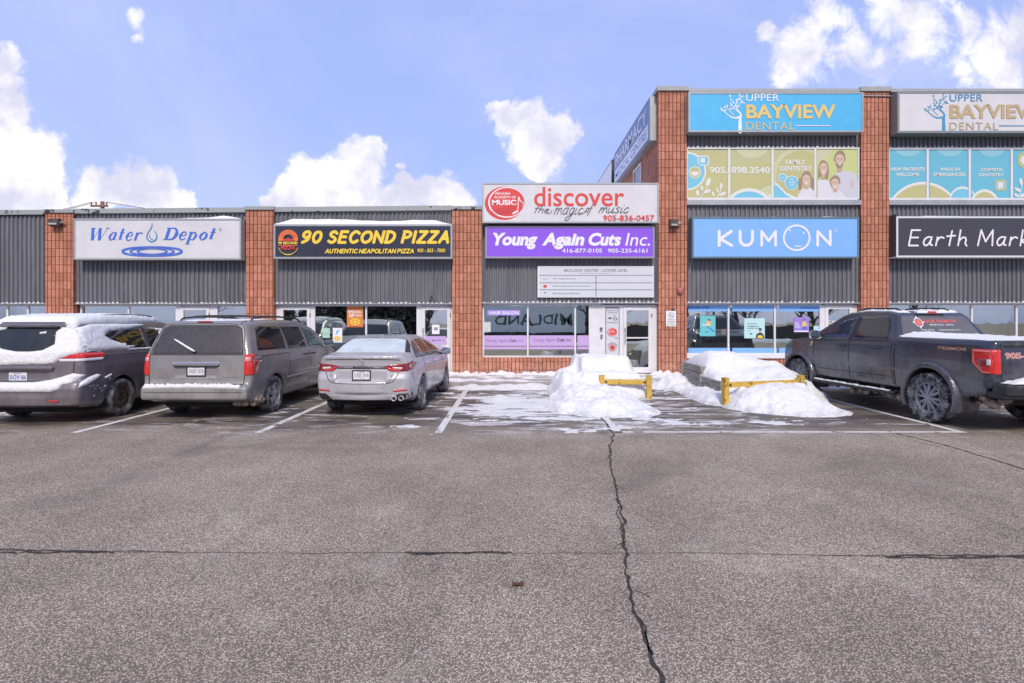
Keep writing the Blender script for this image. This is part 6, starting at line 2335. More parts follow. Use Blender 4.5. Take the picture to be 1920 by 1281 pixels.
    b.patch('flank_snow', S, root, 'r', [(1.0, 1.60), (1.45, 1.57), (1.80, 1.50), (1.62, 1.44), (1.72, 1.36), (1.52, 1.38), (1.40, 1.46), (1.25, 1.45), (1.30, 1.52)], .004, step=.03, dome=.03, edge=.04, noise=.2, seed=7, skirt=.0)
    b.patch('belt_snow', S, root, 'r', [(.2, 1.185), (.9, 1.175), (1.7, 1.16), (1.7, 1.195), (.95, 1.21), (.2, 1.22)], .003, step=.03, dome=.014, edge=.02, noise=.3, seed=8, skirt=.0)
    b.patch('bumper_snow', S, root, 'b', [(-.96, .745), (-.96, .56), (.55, .56), (.66, .60), (.68, .66), (.88, .74), (.95, .83), (.80, .86), (.62, .80), (.42, .745), (.2, .72), (-.5, .72)], .004, step=.03, dome=.04, edge=.05, noise=.08, seed=9, maxn=.25, skirt=.0)
    b.patch('bumper_snow', S, root, 'r', [(-.97, .62), (-.93, .70), (-.80, .78), (-.62, .82), (-.52, .80), (-.62, .74), (-.80, .66)], .004, step=.03, dome=.03, edge=.03, noise=.15, seed=10, maxn=.25, skirt=.0)
    b.patch('clinging_snow', S, root, 'r', [(-.46, .75), (-.30, .80), (-.28, .77), (-.42, .72)], .003, step=.02, dome=.012, edge=.02, seed=11)
    M_SLUSH = mat('grey_slush', (.34, .31, .32), .7, var=.4, vscale=22, bump=.012, bscale=40)
    rr = random.Random(12)
    for k in range(14):
        u, v = rr.uniform(-.85, -.32), rr.uniform(.42, .72)
        b.patch('slush_clump', M_SLUSH, root, 'r', catmull([(u + rr.uniform(.01, .05) * math.cos(q), v + rr.uniform(.008, .025) * math.sin(q)) for q in np.linspace(0, 6.28, 7)[:-1]], 2, True), .002, step=.02, dome=.008, edge=.01, seed=k)
    b.patch('spoiler_lip', m, root, 'b', [(-.70, 1.635), (.56, 1.635), (.52, 1.69), (-.66, 1.69)], .03, step=.03, maxn=.3)
    mb = MB(); h = b.hit('t', .45, .2)[0]; mb.tube([(.66, -.1, h.z + .05), (.66, .3, h.z + .075), (.66, .9, h.z + .075), (.66, 1.3, h.z + .04)], .02, 7); mb.build('roof_rail', M_GREYM, root, smooth=True, local=True)
    mirror(root, 1, .97, 2.35, 1.20, m)
    mirror(root, -1, -.97, 2.35, 1.20, m)
    M_STEEL = mat('rusty_steel', (.15, .10, .078), .7, .2, var=.5, vscale=14, dirt=(.30, .27, .25), dlo=.58, dhi=.72, dscale=9)
    for yy_ in (0, 3.03):
        well(root, yy_, .34, .405, .58, .93)
        for s in (-1, 1):
            wheel(root, s * .885, yy_, .34, .23, s, .225, 'steel', M_STEEL)


# ------------------------------------------------------------------ silver sedan
def build_sedan():
    root = thing('parked_sedan', (-2.63, 11.06, 0), 'dirty silver sedan with twin exhaust tips parked beside the empty space', 'sedan', 'vehicles parked nose-in at the shops', R(-2.6))
    out = [(-.80, .30), (-1.02, .31), (-1.07, .40), (-1.09, .58), (-1.10, .70), (-1.06, .80), (-1.055, .97), (-1.07, 1.06), (-1.09, 1.105), (-1.02, 1.115), (-.80, 1.12), (-.56, 1.15), (-.25, 1.27), (.10, 1.375), (.40, 1.425), (.85, 1.445), (1.30, 1.425),
           (1.65, 1.345), (2.45, 1.03), (2.7, .97), (3.3, .86), (3.62, .72), (3.75, .52), (3.72, .25), (3.3, .2), (-.4, .22)]
    wn = [(.18, .82), (.35, .885), (.55, .915), (.72, .92), (.84, .91), (.98, .875), (1.06, .835), (1.10, .81), (1.25, .70), (1.40, .575), (1.45, .54)]
    tp = [(-1.12, .86), (-.95, .905), (-.6, .965), (-.2, .995), (0, 1), (1.0, .985), (2.4, 1), (2.9, 1.0), (3.4, .93), (3.8, .72)]
    b = Body(out, wn, tp, .075, .22, .2, ends=(-1.25, 3.9), zmax=1.55)
    # trunk face hollow for the plate, lower valance slots
    b.cut_box((-.44, .44, -1.3, -1.005, .66, .90), .05)
    b.cut_box((-.62, .62, -1.3, -1.03, .30, .44), .04)
    b.cut_arch(0, .335, .385)
    b.cut_arch(2.825, .335, .385)
    m = mat_paint('silver_paint', (.42, .405, .43), (.54, .525, .545), .7, .25, .33, .2, 1.4, .15)
    b.mesh('body', m, root)
    underside(root, .68, -.65, 3.5, .18, .42)
    gl = mat('misted_glass', (.46, .52, .53), .14, spec=.6, var=.12, vscale=3, dirt=(.56, .59, .59), dlo=.4, dhi=.7, dscale=5)
    b.patch('rear_window', gl, root, 't', [(-.66, -.50), (-.40, -.56), (.40, -.56), (.66, -.50), (.545, .10), (.30, .175), (-.30, .175), (-.545, .10)], .004, step=.04)
    b.patch('window_border', M_TRIM, root, 't', [(.66, -.49), (.755, -.44), (.66, -.10), (.565, .10), (.555, .05)], .0045, step=.03)
    b.patch('window_border', M_TRIM, root, 't', [(-.66, -.49), (-.755, -.44), (-.66, -.10), (-.565, .10), (-.555, .05)], .0045, step=.03)
    b.line('window_border', M_TRIM, root, 't', [(-.55, .12), (-.30, .195), (.30, .195), (.55, .12)], .028)
    sg = mat('bluish_glass', (.05, .075, .09), .05, spec=.8)
    sb = mat('tinted_glass', (.030, .022, .02), .05, spec=.7)
    for ax in 'rl':
        b.patch('side_window', sg, root, ax, [(-.32, 1.07), (.30, 1.05), (.36, 1.335), (.18, 1.345), (-.12, 1.26), (-.27, 1.15)], .005, step=.035)
        b.patch('side_window', sb, root, ax, [(.38, 1.05), (1.10, 1.03), (1.10, 1.36), (.46, 1.36)], .005, step=.035)
        b.patch('side_window', sb, root, ax, [(1.16, 1.03), (2.10, 1.01), (1.62, 1.27), (1.20, 1.35)], .005, step=.035)
        b.line('window_trim', M_TRIM, root, ax, [(-.34, 1.055), (.4, 1.035), (2.15, .995)], .014, .006)
        b.line('door_seam', M_SEAM, root, ax, [(.12, 1.05), (.20, .8), (.36, .6), (.40, .32)], .017)
        b.line('door_seam', M_SEAM, root, ax, [(1.12, 1.03), (1.14, .7), (1.10, .3)], .017)
        b.line('door_seam', M_SEAM, root, ax, [(2.20, 1.0), (2.22, .7), (2.16, .3)], .017)
        b.line('sill_trim', M_TRIM, root, ax, [(.45, .285), (2.35, .275)], .05, .004)
        handle(root, b, ax, .42, .90, .19, m)
        handle(root, b, ax, 1.34, .885, .19, m)
    b.patch('windshield', M_CARGLASS, root, 't', [(-.55, 1.45), (.55, 1.45), (.70, 2.35), (-.70, 2.35)], .004)
    # decklid lip, seams, chrome bar
    b.line('lid_edge', M_SEAM, root, 'b', [(-.68, 1.035), (-.4, 1.048), (0, 1.052), (.4, 1.048), (.68, 1.035)], .012, .004)
    b.line('chrome_strip', M_CHROME, root, 'b', [(-.44, .905), (0, .912), (.44, .905)], .020, .006)
    b.line('lid_seam', M_SEAM, root, 'b', [(-.44, .885), (0, .888), (.44, .885)], .014)
    b.line('lid_seam', M_SEAM, root, 'b', [(-.66, .82), (-.60, .70), (-.52, .635), (-.3, .62), (.3, .62), (.52, .635), (.60, .70), (.66, .82)], .012)
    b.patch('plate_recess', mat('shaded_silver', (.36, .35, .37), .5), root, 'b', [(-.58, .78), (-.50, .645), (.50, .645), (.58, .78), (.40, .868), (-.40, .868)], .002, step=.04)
    # tail lights: dark upper band, red hook, clear wedge; wrap round the corner
    for s in (-1, 1):
        ax = 'r' if s > 0 else 'l'
        o = b.patch('tail_light', M_LAMPD, root, 'b', [(s * .40, .925), (s * .52, .955), (s * .80, .975), (s * .86, .97), (s * .86, .86), (s * .80, .835), (s * .56, .835), (s * .50, .85)], .008, step=.03, maxn=.3)
        b.patch('red_lens', M_LAMP, o, 'b', [(s * .42, .915), (s * .53, .838), (s * .70, .838), (s * .70, .865), (s * .57, .872), (s * .52, .905)], .014, step=.025)
        b.patch('clear_lens', M_LAMPW, o, 'b', [(s * .57, .878), (s * .72, .868), (s * .72, .905), (s * .55, .915)], .013, step=.025)
        b.patch('lamp_side', M_LAMPD, o, ax, [(-.85, .86), (-.80, .88), (-.66, .955), (-.60, .99), (-.64, 1.005), (-.80, .985), (-.85, .98)], .008, step=.03, maxn=.3)
        b.patch('lamp_side_lens', M_LAMPW, o, ax, [(-.85, .90), (-.76, .94), (-.85, .93)], .013, step=.025, maxn=.3)
        b.patch('bumper_reflector', M_LAMP, root, 'b', [(s * .57, .475), (s * .80, .485), (s * .80, .515), (s * .57, .505)], .006, step=.03, maxn=.3)
        b.line('corner_slit', M_SEAM, root, ax, [(-.78, .84), (-.72, .72), (-.66, .62)], .016)
    b.patch('valance', M_TRIM, root, 'b', [(-.85, .33), (-.55, .31), (.55, .31), (.85, .33), (.85, .44), (.62, .44), (.52, .33), (-.52, .33), (-.62, .44), (-.85, .44)], .004, step=.04, maxn=.3)
    b.line('valance_strip', mat('bright_silver', (.55, .54, .56), .4, .3), root, 'b', [(-.84, .465), (-.66, .46), (-.56, .39), (-.50, .335)], .024, .01, smooth=False)
    b.line('valance_strip', mat('bright_silver', (.55, .54, .56), .4, .3), root, 'b', [(.84, .465), (.66, .46), (.56, .39), (.50, .335)], .024, .01, smooth=False)
    b.line('valance_strip', mat('bright_silver', (.55, .54, .56), .4, .3), root, 'b', [(-.66, .462), (0, .455), (.66, .462)], .018, .008)
    for xx in (.58, .70):
        mb = MB()
        y0 = b.hit('b', xx, .36)[0].y
        n = 20
        vs = []
        for (rr_, dy_) in ((.046, .12), (.046, -.05), (.036, -.05), (.036, .08)):
            for k in range(n):
                a = 2 * math.pi * k / n
                vs.append((xx + rr_ * math.cos(a), y0 + dy_, .355 + rr_ * math.sin(a)))
        fs = [(i * n + k, i * n + (k + 1) % n, (i + 1) * n + (k + 1) % n, (i + 1) * n + k) for i in range(3) for k in range(n)]
        mb.add(vs, fs)
        o = mb.build('exhaust_tip', M_ALLOY, root, smooth=True, local=True)
        mb = MB(); mb.add([(xx + .036 * math.cos(2 * math.pi * k / n), y0 + .06, .355 + .036 * math.sin(2 * math.pi * k / n)) for k in range(n)], [tuple(range(n))])
        mb.build('bore', M_WELL, o, local=True)
    # oval emblem
    mb = MB()
    y0 = b.hit('b', 0, 1.0)[0].y - .012
    for rx, rz_, cx_, cz_, w_ in ((.072, .048, 0, 1.0, .004), (.024, .044, 0, 1.0, .0035), (.058, .02, 0, 1.018, .0035)):
        pts = [(cx_ + rx * math.cos(q), y0, cz_ + rz_ * math.sin(q)) for q in np.linspace(0, 2 * math.pi, 29)]
        mb.tube(pts, w_, 6, caps=False)
    mb.build('emblem', M_ALLOY, root, smooth=True, local=True)
    plate(root, b, 0, .765, 'CFJJ 766', frame=M_TRIM, col=C_MGREY)
    b.text('model_badge', M_CHROME, root, 'b', 'CAMRY', -.14, .925, .14, .947, bold=.01, spacing=1.6, lift=.004)
    b.text('model_badge', M_CHROME, root, 'b', 'SE', .50, .685, .56, .71, lift=.004)
    mb = MB(); mb.rbox(-.03, .03, .35, .50, 1.42, 1.455, .012); mb.build('antenna', m, root, local=True)
    mirror(root, 1, .93, 1.95, 1.04, M_TRIM, .20, .15)
    mirror(root, -1, -.93, 1.95, 1.04, M_TRIM, .20, .15)
    M_RIM = mat('salted_rim', (.27, .265, .27), .5, .3, var=.3, vscale=12, dirt=(.42, .41, .41), dlo=.5, dhi=.7, dscale=9)
    for yy_ in (0, 2.825):
        well(root, yy_, .335, .38, .55, .86)
        for s in (-1, 1):
            wheel(root, s * .80, yy_, .335, .22, s, .235, 'mesh', M_RIM)


# ------------------------------------------------------------------ pickup truck
def build_truck():
    root = thing('pickup_truck', (8.13, 9.78, 0), 'dark grey crew-cab pickup truck with red tail lights, lettered rear window and knobbly tyres', 'pickup truck', 'vehicles parked nose-in at the shops', R(5.7))
    out = [(-1.12, .64), (-1.16, .80), (-1.16, 1.10), (-1.145, 1.40), (-1.12, 1.435), (-.7, 1.44), (.70, 1.44), (.80, 1.45), (.86, 1.55), (1.02, 1.82), (1.10, 1.885), (1.3, 1.92), (1.9, 1.935), (2.35, 1.90), (2.55, 1.83), (3.25, 1.40), (3.5, 1.34), (4.2, 1.27), (4.45, 1.18),
           (4.55, .95), (4.55, .62), (4.3, .5), (3.0, .50), (-.6, .50), (-.95, .58)]
    wn = [(.45, .94), (.6, .975), (.85, 1.0), (1.1, 1.0), (1.25, .985), (1.36, .965), (1.43, .935), (1.6, .845), (1.8, .745), (1.92, .69)]
    tp = [(-1.2, .955), (-1.0, .985), (-.6, 1), (3.4, 1), (4.0, .97), (4.55, .86)]
    b = Body(out, wn, tp, .045, .03, .10, ends=(-1.4, 4.7), zmax=2.1, xm=1.16)
    for yy_ in (0, 3.69):
        b.flare(yy_, .44, .47, .57, 1.045)
        b.cut_arch(yy_, .44, .485)
    b.cut_box((-1.2, 1.2, -1.4, -1.02, .3, .70), .02)
    m = mat_paint('charcoal_paint', (.026, .030, .044), (.22, .205, .22), .85, .3, .24, .3, 1.45, 1.0, .07)
    b.mesh('body', m, root)
    underside(root, .8, -1.0, 4.2, .42, .62)
    blu = mat('blue_dark_glass', (.02, .035, .055), .04, spec=.8)
    b.patch('rear_window', mat('smoky_glass', (.10, .095, .105), .12, spec=.6, var=.1), root, 'b', [(-.80, 1.45), (.80, 1.45), (.69, 1.76), (.64, 1.825), (-.64, 1.825), (-.69, 1.76)], .005, step=.04, maxn=.3)
    for ax in 'rl':
        b.patch('side_window', M_CARGLASS, root, ax, [(.98, 1.375), (1.92, 1.36), (1.90, 1.80), (1.22, 1.815), (1.12, 1.77), (1.00, 1.50)], .005, step=.035)
        b.patch('side_window', blu, root, ax, [(2.04, 1.355), (3.06, 1.335), (2.86, 1.48), (2.38, 1.74), (2.02, 1.80)], .005, step=.035)
        b.line('window_frame', M_TRIM, root, ax, [(.95, 1.35), (1.9, 1.335), (3.1, 1.31)], .022, .006)
        b.line('window_frame', M_TRIM, root, ax, [(1.97, 1.34), (1.965, 1.80)], .07, .004)
        b.line('body_gap', M_SEAM, root, ax, [(.775, 1.46), (.775, 1.0), (.775, .56)], .030)
        b.line('door_seam', M_SEAM, root, ax, [(1.99, 1.34), (1.99, 1.0), (1.98, .56)], .017)
        b.line('door_seam', M_SEAM, root, ax, [(3.12, 1.34), (3.14, 1.0), (3.10, .56)], .017)
        b.line('door_seam', M_SEAM, root, ax, [(.87, 1.34), (.84, 1.0), (.82, .56)], .017)
        b.line('body_crease', M_SEAM, root, ax, [(.80, 1.255), (2.0, 1.245), (3.4, 1.20)], .007)
        b.line('body_crease', M_SEAM, root, ax, [(-.92, 1.345), (-.2, 1.335), (.5, 1.355), (.74, 1.36)], .007)
        b.line('body_crease', M_SEAM, root, ax, [(.85, .70), (2.0, .69), (3.0, .69)], .012)
        for u in (1.22, 2.22):
            handle(root, b, ax, u, 1.205, .2, M_TRIM)
        s = 1 if ax == 'r' else -1
        mb = MB()
        mb.rbox(s * .93, s * 1.08, .72, 3.12, .375, .43, .02)
        for yy_ in (.95, 1.8, 2.7):
            mb.tube([(s * 1.0, yy_, .40), (s * .7, yy_, .52)], .025, 6)
        o = mb.build('running_board', M_TRIM, root, local=True)
        mb = MB()
        rr = random.Random(3)
        for i in range(18):
            y_ = .85 + i * .12
            mb.rbox(s * 1.0, s * 1.075, y_, y_ + .125, .431, .431 + rr.uniform(.012, .03), .008)
        mb.build('board_snow', M_SNOW, o, local=True)
        b.line('fender_lip', M_TRIM, root, ax, arcpts(0, .44, .50, 2, 178), .03, .004)
        b.line('fender_lip', M_TRIM, root, ax, arcpts(3.69, .44, .50, 2, 178), .03, .004)
        # tail light: red housing with a bright rim and dark reverse lamp
        lp = [(-1.135, .925), (-.98, .925), (-.82, 1.08), (-.79, 1.295), (-1.135, 1.295)]
        o = b.patch('tail_light', M_LAMP, root, ax, lp, .012, step=.025, maxn=.03)
        rim = catmull([(-1.11, .95), (-.99, .95), (-.85, 1.09), (-.825, 1.268), (-1.11, 1.268)], 1, True)
        pts = [(-1.09, .95), (-.995, .95), (-.915, 1.02), (-.85, 1.09), (-.838, 1.18), (-.825, 1.268), (-.97, 1.268), (-1.09, 1.268)]
        b.line('lamp_rim', mat('pink_rim', (.80, .25, .20), .2, coat=.5), o, ax, pts, .018, .018, smooth=False)
        b.patch('reverse_lens', M_LAMPD, o, ax, [(-1.095, 1.045), (-.945, 1.045), (-.91, 1.15), (-1.095, 1.155)], .016, step=.03, maxn=.3)
        b.patch('clear_lens', M_LAMPW, o, ax, [(-1.10, 1.055), (-1.05, 1.055), (-1.05, 1.145), (-1.10, 1.145)], .020, step=.025, maxn=.3)
        o2 = b.patch('lamp_rear', M_LAMP, o, 'b', [(s * .845, .925), (s * .99, .925), (s * .99, 1.295), (s * .845, 1.295)], .012, step=.025, maxn=.03)
    b.text('side_lettering', mat('copper_vinyl', (.50, .27, .16), .5), root, 'l', 'TREMOR', -.70, 1.255, -.16, 1.305, bold=.02, shear=.2, mirror=True, spacing=1.05)
    b.text('side_lettering', mat('copper_vinyl', (.50, .27, .16), .5), root, 'r', 'TREMOR', -.70, 1.255, -.16, 1.305, bold=.02, shear=.2)
    b.patch('windshield', M_CARGLASS, root, 't', [(-.66, 2.55), (.66, 2.55), (.80, 3.2), (-.80, 3.2)], .004)
    # tailgate
    b.line('tailgate_seam', M_SEAM, root, 'b', [(-.835, 1.43), (-.835, .72)], .014)
    b.line('tailgate_seam', M_SEAM, root, 'b', [(.835, 1.43), (.835, .72)], .014)
    b.patch('tailgate_trim', M_TRIM, root, 'b', [(-.78, 1.335), (.78, 1.335), (.78, 1.415), (-.78, 1.415)], .008, step=.05)
    redw = mat('outlined_lettering', (.62, .12, .10), .5)
    b.text('tailgate_lettering', C_WHITE, root, 'b', '905-836-1234', -.775, 1.155, .2, 1.255, bold=.05, off=.004)
    b.text('tailgate_lettering', redw, root, 'b', '905-836-1234', -.77, 1.16, .195, 1.25, bold=.015, off=.006)
    # rear window lettering
    b.text('window_lettering', redw, root, 'b', 'DUE NORTH', -.24, 1.695, .42, 1.755, bold=.03, off=.012, shear=.0, spacing=1.1)
    b.text('window_lettering', C_WHITE, root, 'b', 'MARTIAL ARTS', -.15, 1.645, .34, 1.672, bold=.01, off=.012, spacing=1.2)
    b.text('window_lettering', C_WHITE, root, 'b', 'Kids (4-6)', -.36, 1.545, -.12, 1.575, bold=.01, off=.012)
    b.text('window_lettering', C_WHITE, root, 'b', 'Youth & Adults (7+)', -.02, 1.545, .42, 1.575, bold=.01, off=.012)
    for (rr0, rr1, mm, lf) in ((.072, .085, C_WHITE, .012), (.0, .058, redw, .014)):
        n = 28
        mb = MB(); vs = []
        for k in range(n):
            a = 2 * math.pi * k / n
            for r_ in (rr0, rr1):
                h = b.hit('b', -.36 + r_ * math.cos(a), 1.705 + r_ * math.sin(a))[0]
                vs.append((h.x, h.y - lf, h.z))
        mb.add(vs, [(2 * k, 2 * k + 1, (2 * k + 3) % (2 * n), (2 * k + 2) % (2 * n)) for k in range(n)])
        mb.build('window_emblem', mm, root, local=True)
    for a in range(4):
        q = a * math.pi / 2
        c, s_ = math.cos(q), math.sin(q)
        mb = MB(); vs = []
        for (r_, w_) in ((.085, -.016), (.085, .016), (.125, 0)):
            h = b.hit('b', -.36 + r_ * c - w_ * s_, 1.705 + r_ * s_ + w_ * c)[0]
            vs.append((h.x, h.y - .012, h.z))
        mb.add(vs, [(0, 1, 2)])
        mb.build('window_emblem', C_WHITE, root, local=True)
    # roof-edge brake light, roof snow, rack nubs
    h = b.hit('t', 0, 1.12)[0]
    mb = MB(); mb.rbox(-.30, .30, h.y - .09, h.y, h.z - .015, h.z + .035, .012); o = mb.build('brake_light', C_WHITE, root, local=True)
    mb = MB(); mb.rbox(-.09, .09, h.y - .096, h.y - .085, h.z - .008, h.z + .028, .003); mb.build('red_lens', M_LAMP, o, local=True)
    for s in (-1, 1):
        mb = MB(); mb.tube([(s * .50, 1.2, 1.92), (s * .50, 1.3, 1.965), (s * .50, 2.1, 1.985), (s * .50, 2.3, 1.94)], .022, 7); mb.build('roof_rail', M_TRIM, root, smooth=True, local=True)
    b.patch('roof_snow', M_SNOW, root, 't', [(-.62, 1.14), (-.36, 1.12), (-.3, 1.3), (-.5, 2.3), (-.64, 2.2)], .003, dome=.02, edge=.05, noise=.3, seed=2, skirt=0)
    b.patch('roof_snow', M_SNOW, root, 't', [(.36, 1.12), (.64, 1.14), (.65, 2.2), (.4, 2.3)], .003, dome=.025, edge=.05, noise=.3, seed=3, skirt=0)
    # snow filling the bed cover up to the cab
    rr = np.random.default_rng(4)
    n1_, n2_ = 40, 26
    vs = []
    for i in range(n1_ + 1):
        for j in range(n2_ + 1):
            u, v = i / n1_, j / n2_
            xx, yy_ = -.90 + 1.80 * u, -1.06 + 1.86 * v
            e = min(1, 6 * min(u, 1 - u), 7 * v + .05)
            hgt = 1.438 + e ** .6 * (.012 +   .055 * v ** 1.6 * (1 - .45 * abs(u - .32)) + .03 * v * math.exp(-((u - .28) / .2) ** 2) * (v > .5)) + e * .006 * rr.normal()
            vs.append((xx, yy_, hgt if 0 < i < n1_ and j > 0 else 1.432))
    mb = MB(); mb.add(vs, [(i * (n2_ + 1) + j, (i + 1) * (n2_ + 1) + j, (i + 1) * (n2_ + 1) + j + 1, i * (n2_ + 1) + j + 1) for i in range(n1_) for j in range(n2_)])
    mb.build('bed_snow', M_SNOW, root, smooth=True, local=True)
    # rear bumper with snow on its step, hitch and frozen slush
    mb = MB()
    mb.rbox(-.98, .98, -1.40, -1.10, .60, .80, .04)
    mb.rbox(-.98, -.62, -1.36, -1.02, .56, .66, .03)
    mb.rbox(.62, .98, -1.36, -1.02, .56, .66, .03)
    mb.build('rear_bumper', M_TRIM, root, local=True)
    vs = []
    rr = np.random.default_rng(14)
    for i in range(31):
        for j in range(9):
            u, v = i / 30, j / 8
            e = min(1, 5 * min(u, 1 - u)) * math.sin(math.pi * min(1, v * .9 + .05)) ** .5
            vs.append((-.90 + 1.80 * u, -1.385 + .24 * v, .80 + (e * (.075 + .02 * math.sin(7 * u)) + .006 * rr.normal() if 0 < i < 30 and 0 < j < 8 else 0)))
    mb = MB(); mb.add(vs, [(i * 9 + j, (i + 1) * 9 + j, (i + 1) * 9 + j + 1, i * 9 + j + 1) for i in range(30) for j in range(8)])
    mb.build('bumper_snow', M_SNOW, root, smooth=True, local=True)
    mb = lumps(lump_spots(8, 30, (.55, .9), (-1.0, -.56), (.44, .58)) + lump_spots(9, 26, (-.9, -.55), (-1.0, -.56), (.44, .58)) + lump_spots(10, 46, (-.92, -.55), (.7, 3.05), (.30, .44)) + lump_spots(11, 20, (-.95, -.7), (3.0, 3.2), (.38, .6)), 8)
    mb.build('frozen_slush', M_ICE, root, local=True, smooth=True)
    mirror(root, -1, -1.02, 2.86, 1.42, M_CHROME, .23, .2)
    mirror(root, 1, 1.02, 2.86, 1.42, M_CHROME, .23, .2)
    b.patch('fender_vent', mat('copper_vinyl', (.50, .27, .16), .5), root, 'l', [(3.20, 1.16), (3.26, 1.16), (3.24, 1.27), (3.18, 1.27)], .01, step=.03)
    M_GUN = mat('gunmetal_rim', (.30, .30, .32), .5, .25, var=.15, vscale=9, dirt=(.42, .415, .43), dlo=.5, dhi=.72, dscale=8)
    for yy_ in (0, 3.69):
        well(root, yy_, .44, .48, .56, .96)
        for s in (-1, 1):
            wheel(root, s * .90, yy_, .42, .28, s, .262, 'six', M_GUN, tread=True)


build_snow_van()
build_beige_van()
build_sedan()
build_truck()

# ================================================================== snow on the ground
def vnoise(x, y, seed, oct=4, lac=2.1, gain=.5):
    """value noise on arrays"""
    rr = np.random.default_rng(seed)
    T = rr.random((64, 64))
    o = np.zeros_like(x, float)
    a, tot = 1.0, 0.0
    for k in range(oct):
        xi, yi = np.floor(x).astype(int), np.floor(y).astype(int)
        fx, fy = x - xi, y - yi
        fx, fy = fx * fx * (3 - 2 * fx), fy * fy * (3 - 2 * fy)
        g = lambda i, j: T[i % 64, j % 64]
        o += a * ((g(xi, yi) * (1 - fx) + g(xi + 1, yi) * fx) * (1 - fy) + (g(xi, yi + 1) * (1 - fx) + g(xi + 1, yi + 1) * fx) * fy)
        tot += a
        x, y, a = x * lac + 13.7, y * lac + 5.3, a * gain
    return o / tot


def sstep(v, a, b):
    t = np.clip((v - a) / (b - a), 0, 1)
    return t * t * (3 - 2 * t)


def heightfield(name, x0, x1, y0, y1, step, fn, m, z=0.0, parent=None):
    xs, ys = np.arange(x0, x1 + step, step), np.arange(y0, y1 + step, step)
    Xg, Yg = np.meshgrid(xs, ys, indexing='ij')
    H = fn(Xg, Yg)
    keep = H > 0
    nx, ny = H.shape
    c = keep[:-1, :-1] | keep[1:, :-1] | keep[1:, 1:] | keep[:-1, 1:]
    idx = np.argwhere(c)
    a = idx[:, 0] * ny + idx[:, 1]
    faces = np.stack([a, a + ny, a + ny + 1, a + 1], 1)
    used, inv = np.unique(faces.ravel(), return_inverse=True)
    V = np.stack([Xg.ravel(), Yg.ravel(), np.where(keep, H, -.012).ravel() + z], 1)[used]
    mb = MB()
    mb.add(V.tolist(), inv.reshape(-1, 4).tolist())
    return mb.build(name, m, parent, smooth=True)


def bump(X_, Y_, cx, cy, rx, ry, h, p=2.0):
    d = (np.abs((X_ - cx) / rx) ** p + np.abs((Y_ - cy) / ry) ** p) ** (1 / p)
    return h * (1 - sstep(d, .25, 1.0))


def plateau(X_, Y_, x0, x1, y0, y1, h, ex, ey):
    return h * sstep(X_, x0 - ex, x0 + ex) * (1 - sstep(X_, x1 - ex, x1 + ex)) * sstep(Y_, y0 - ey, y0 + ey) * (1 - sstep(Y_, y1 - ey, y1 + ey))


def smx(*a):
    return sum(np.maximum(q, 0) ** 4 for q in a) ** .25


def pile_left(x, y):
    n = vnoise(x * 1.7, y * 1.7, 2, 5) - .5
    n2 = vnoise(x * 6, y * 6, 3, 3) - .5
    xx, yy = x + n * .35, y + n * .3
    h = smx(plateau(xx, yy, 1.50, 2.90, 13.35, 14.75, .90, .17, .17),
            plateau(xx, yy, 1.45, 3.0, 12.70, 13.75, .62, .20, .16),
            bump(xx, yy, 1.40, 13.6, .70, 1.6, .60),
            bump(xx, yy, 1.75, 12.2, 1.25, 1.5, .34),
            bump(xx, yy, 1.75, 11.3, 1.35, 1.6, .24),
            bump(xx, yy, 2.15, 10.9, 1.1, 1.1, .13))
    h = h * (1 - sstep(x + (12.7 - y) * .06, 2.86, 3.22))
    # a gust-scoured notch that bares one plank corner
    h = np.where((x < 1.635) & (np.abs(y - 13.55) < .42), np.minimum(h, .36 + .5 * np.abs(y - 13.55) + 1.2 * np.maximum(1.45 - x, 0)), h)
    ck = np.abs(vnoise(x * 4.5, y * 4.5, 61, 3, gain=.6) - .5) * 2
    return h + n * (.18 * sstep(h, .02, .3) + .05) + n2 * .06 * sstep(h, .0, .25) - .055 + ck * .10 * sstep(h, .02, .12) * (1 - sstep(h, .35, .6))


def pile_right(x, y):
    n = vnoise(x * 1.7, y * 1.7, 12, 5) - .5
    n2 = vnoise(x * 6, y * 6, 13, 3) - .5
    inside = (x > 4.47)
    tier = np.where(inside & (y > 12.05) & (y < 14.9), np.where(y > 13.3, .72, .50) * (1 - sstep(x, 6.1, 6.9)), 0)
    peak = 1.02 * np.exp(-((x - 5.15) / np.where(x < 5.15, 1.5, 1.05)) ** 2 - ((y - 14.0) / np.where(y > 14.0, .9, 1.15)) ** 2)
    h = smx(np.where(inside, peak, 0), tier, np.where(inside, bump(x, y, 5.9, 13.2, 1.6, 1.5, .66), 0), bump(x, y, 5.35, 11.6, 1.35, 1.55, .48), bump(x, y, 5.5, 10.9, 1.3, 1.05, .16),
            bump(x, y, 6.5, 13.6, 1.3, 1.3, .30))
    skirt = .24 * np.clip(1 - np.abs(x - 4.36) / .42, 0, 1) ** .7 * sstep(y, 11.2, 11.9) * (1 - sstep(y, 14.3, 15.0)) + .26 * np.exp(-((x - 4.05) / .5) ** 2 - ((y - 14.6) / .55) ** 2)
    edge = np.where(inside, 1 - .35 * np.exp(-np.maximum(x - 4.47, 0) / .07) * (y > 12.05), 1)
    h = np.where(inside, np.maximum(h * edge, skirt), np.where(y < 12.0, np.maximum(skirt, h), skirt))
    ck = np.abs(vnoise(x * 4.5, y * 4.5, 62, 3, gain=.6) - .5) * 2
    return h + n * (.20 * sstep(h, .02, .3) + .06) + n2 * .06 * sstep(h, .0, .25) - .055 + ck * .10 * sstep(h, .02, .12) * (1 - sstep(h, .35, .6))


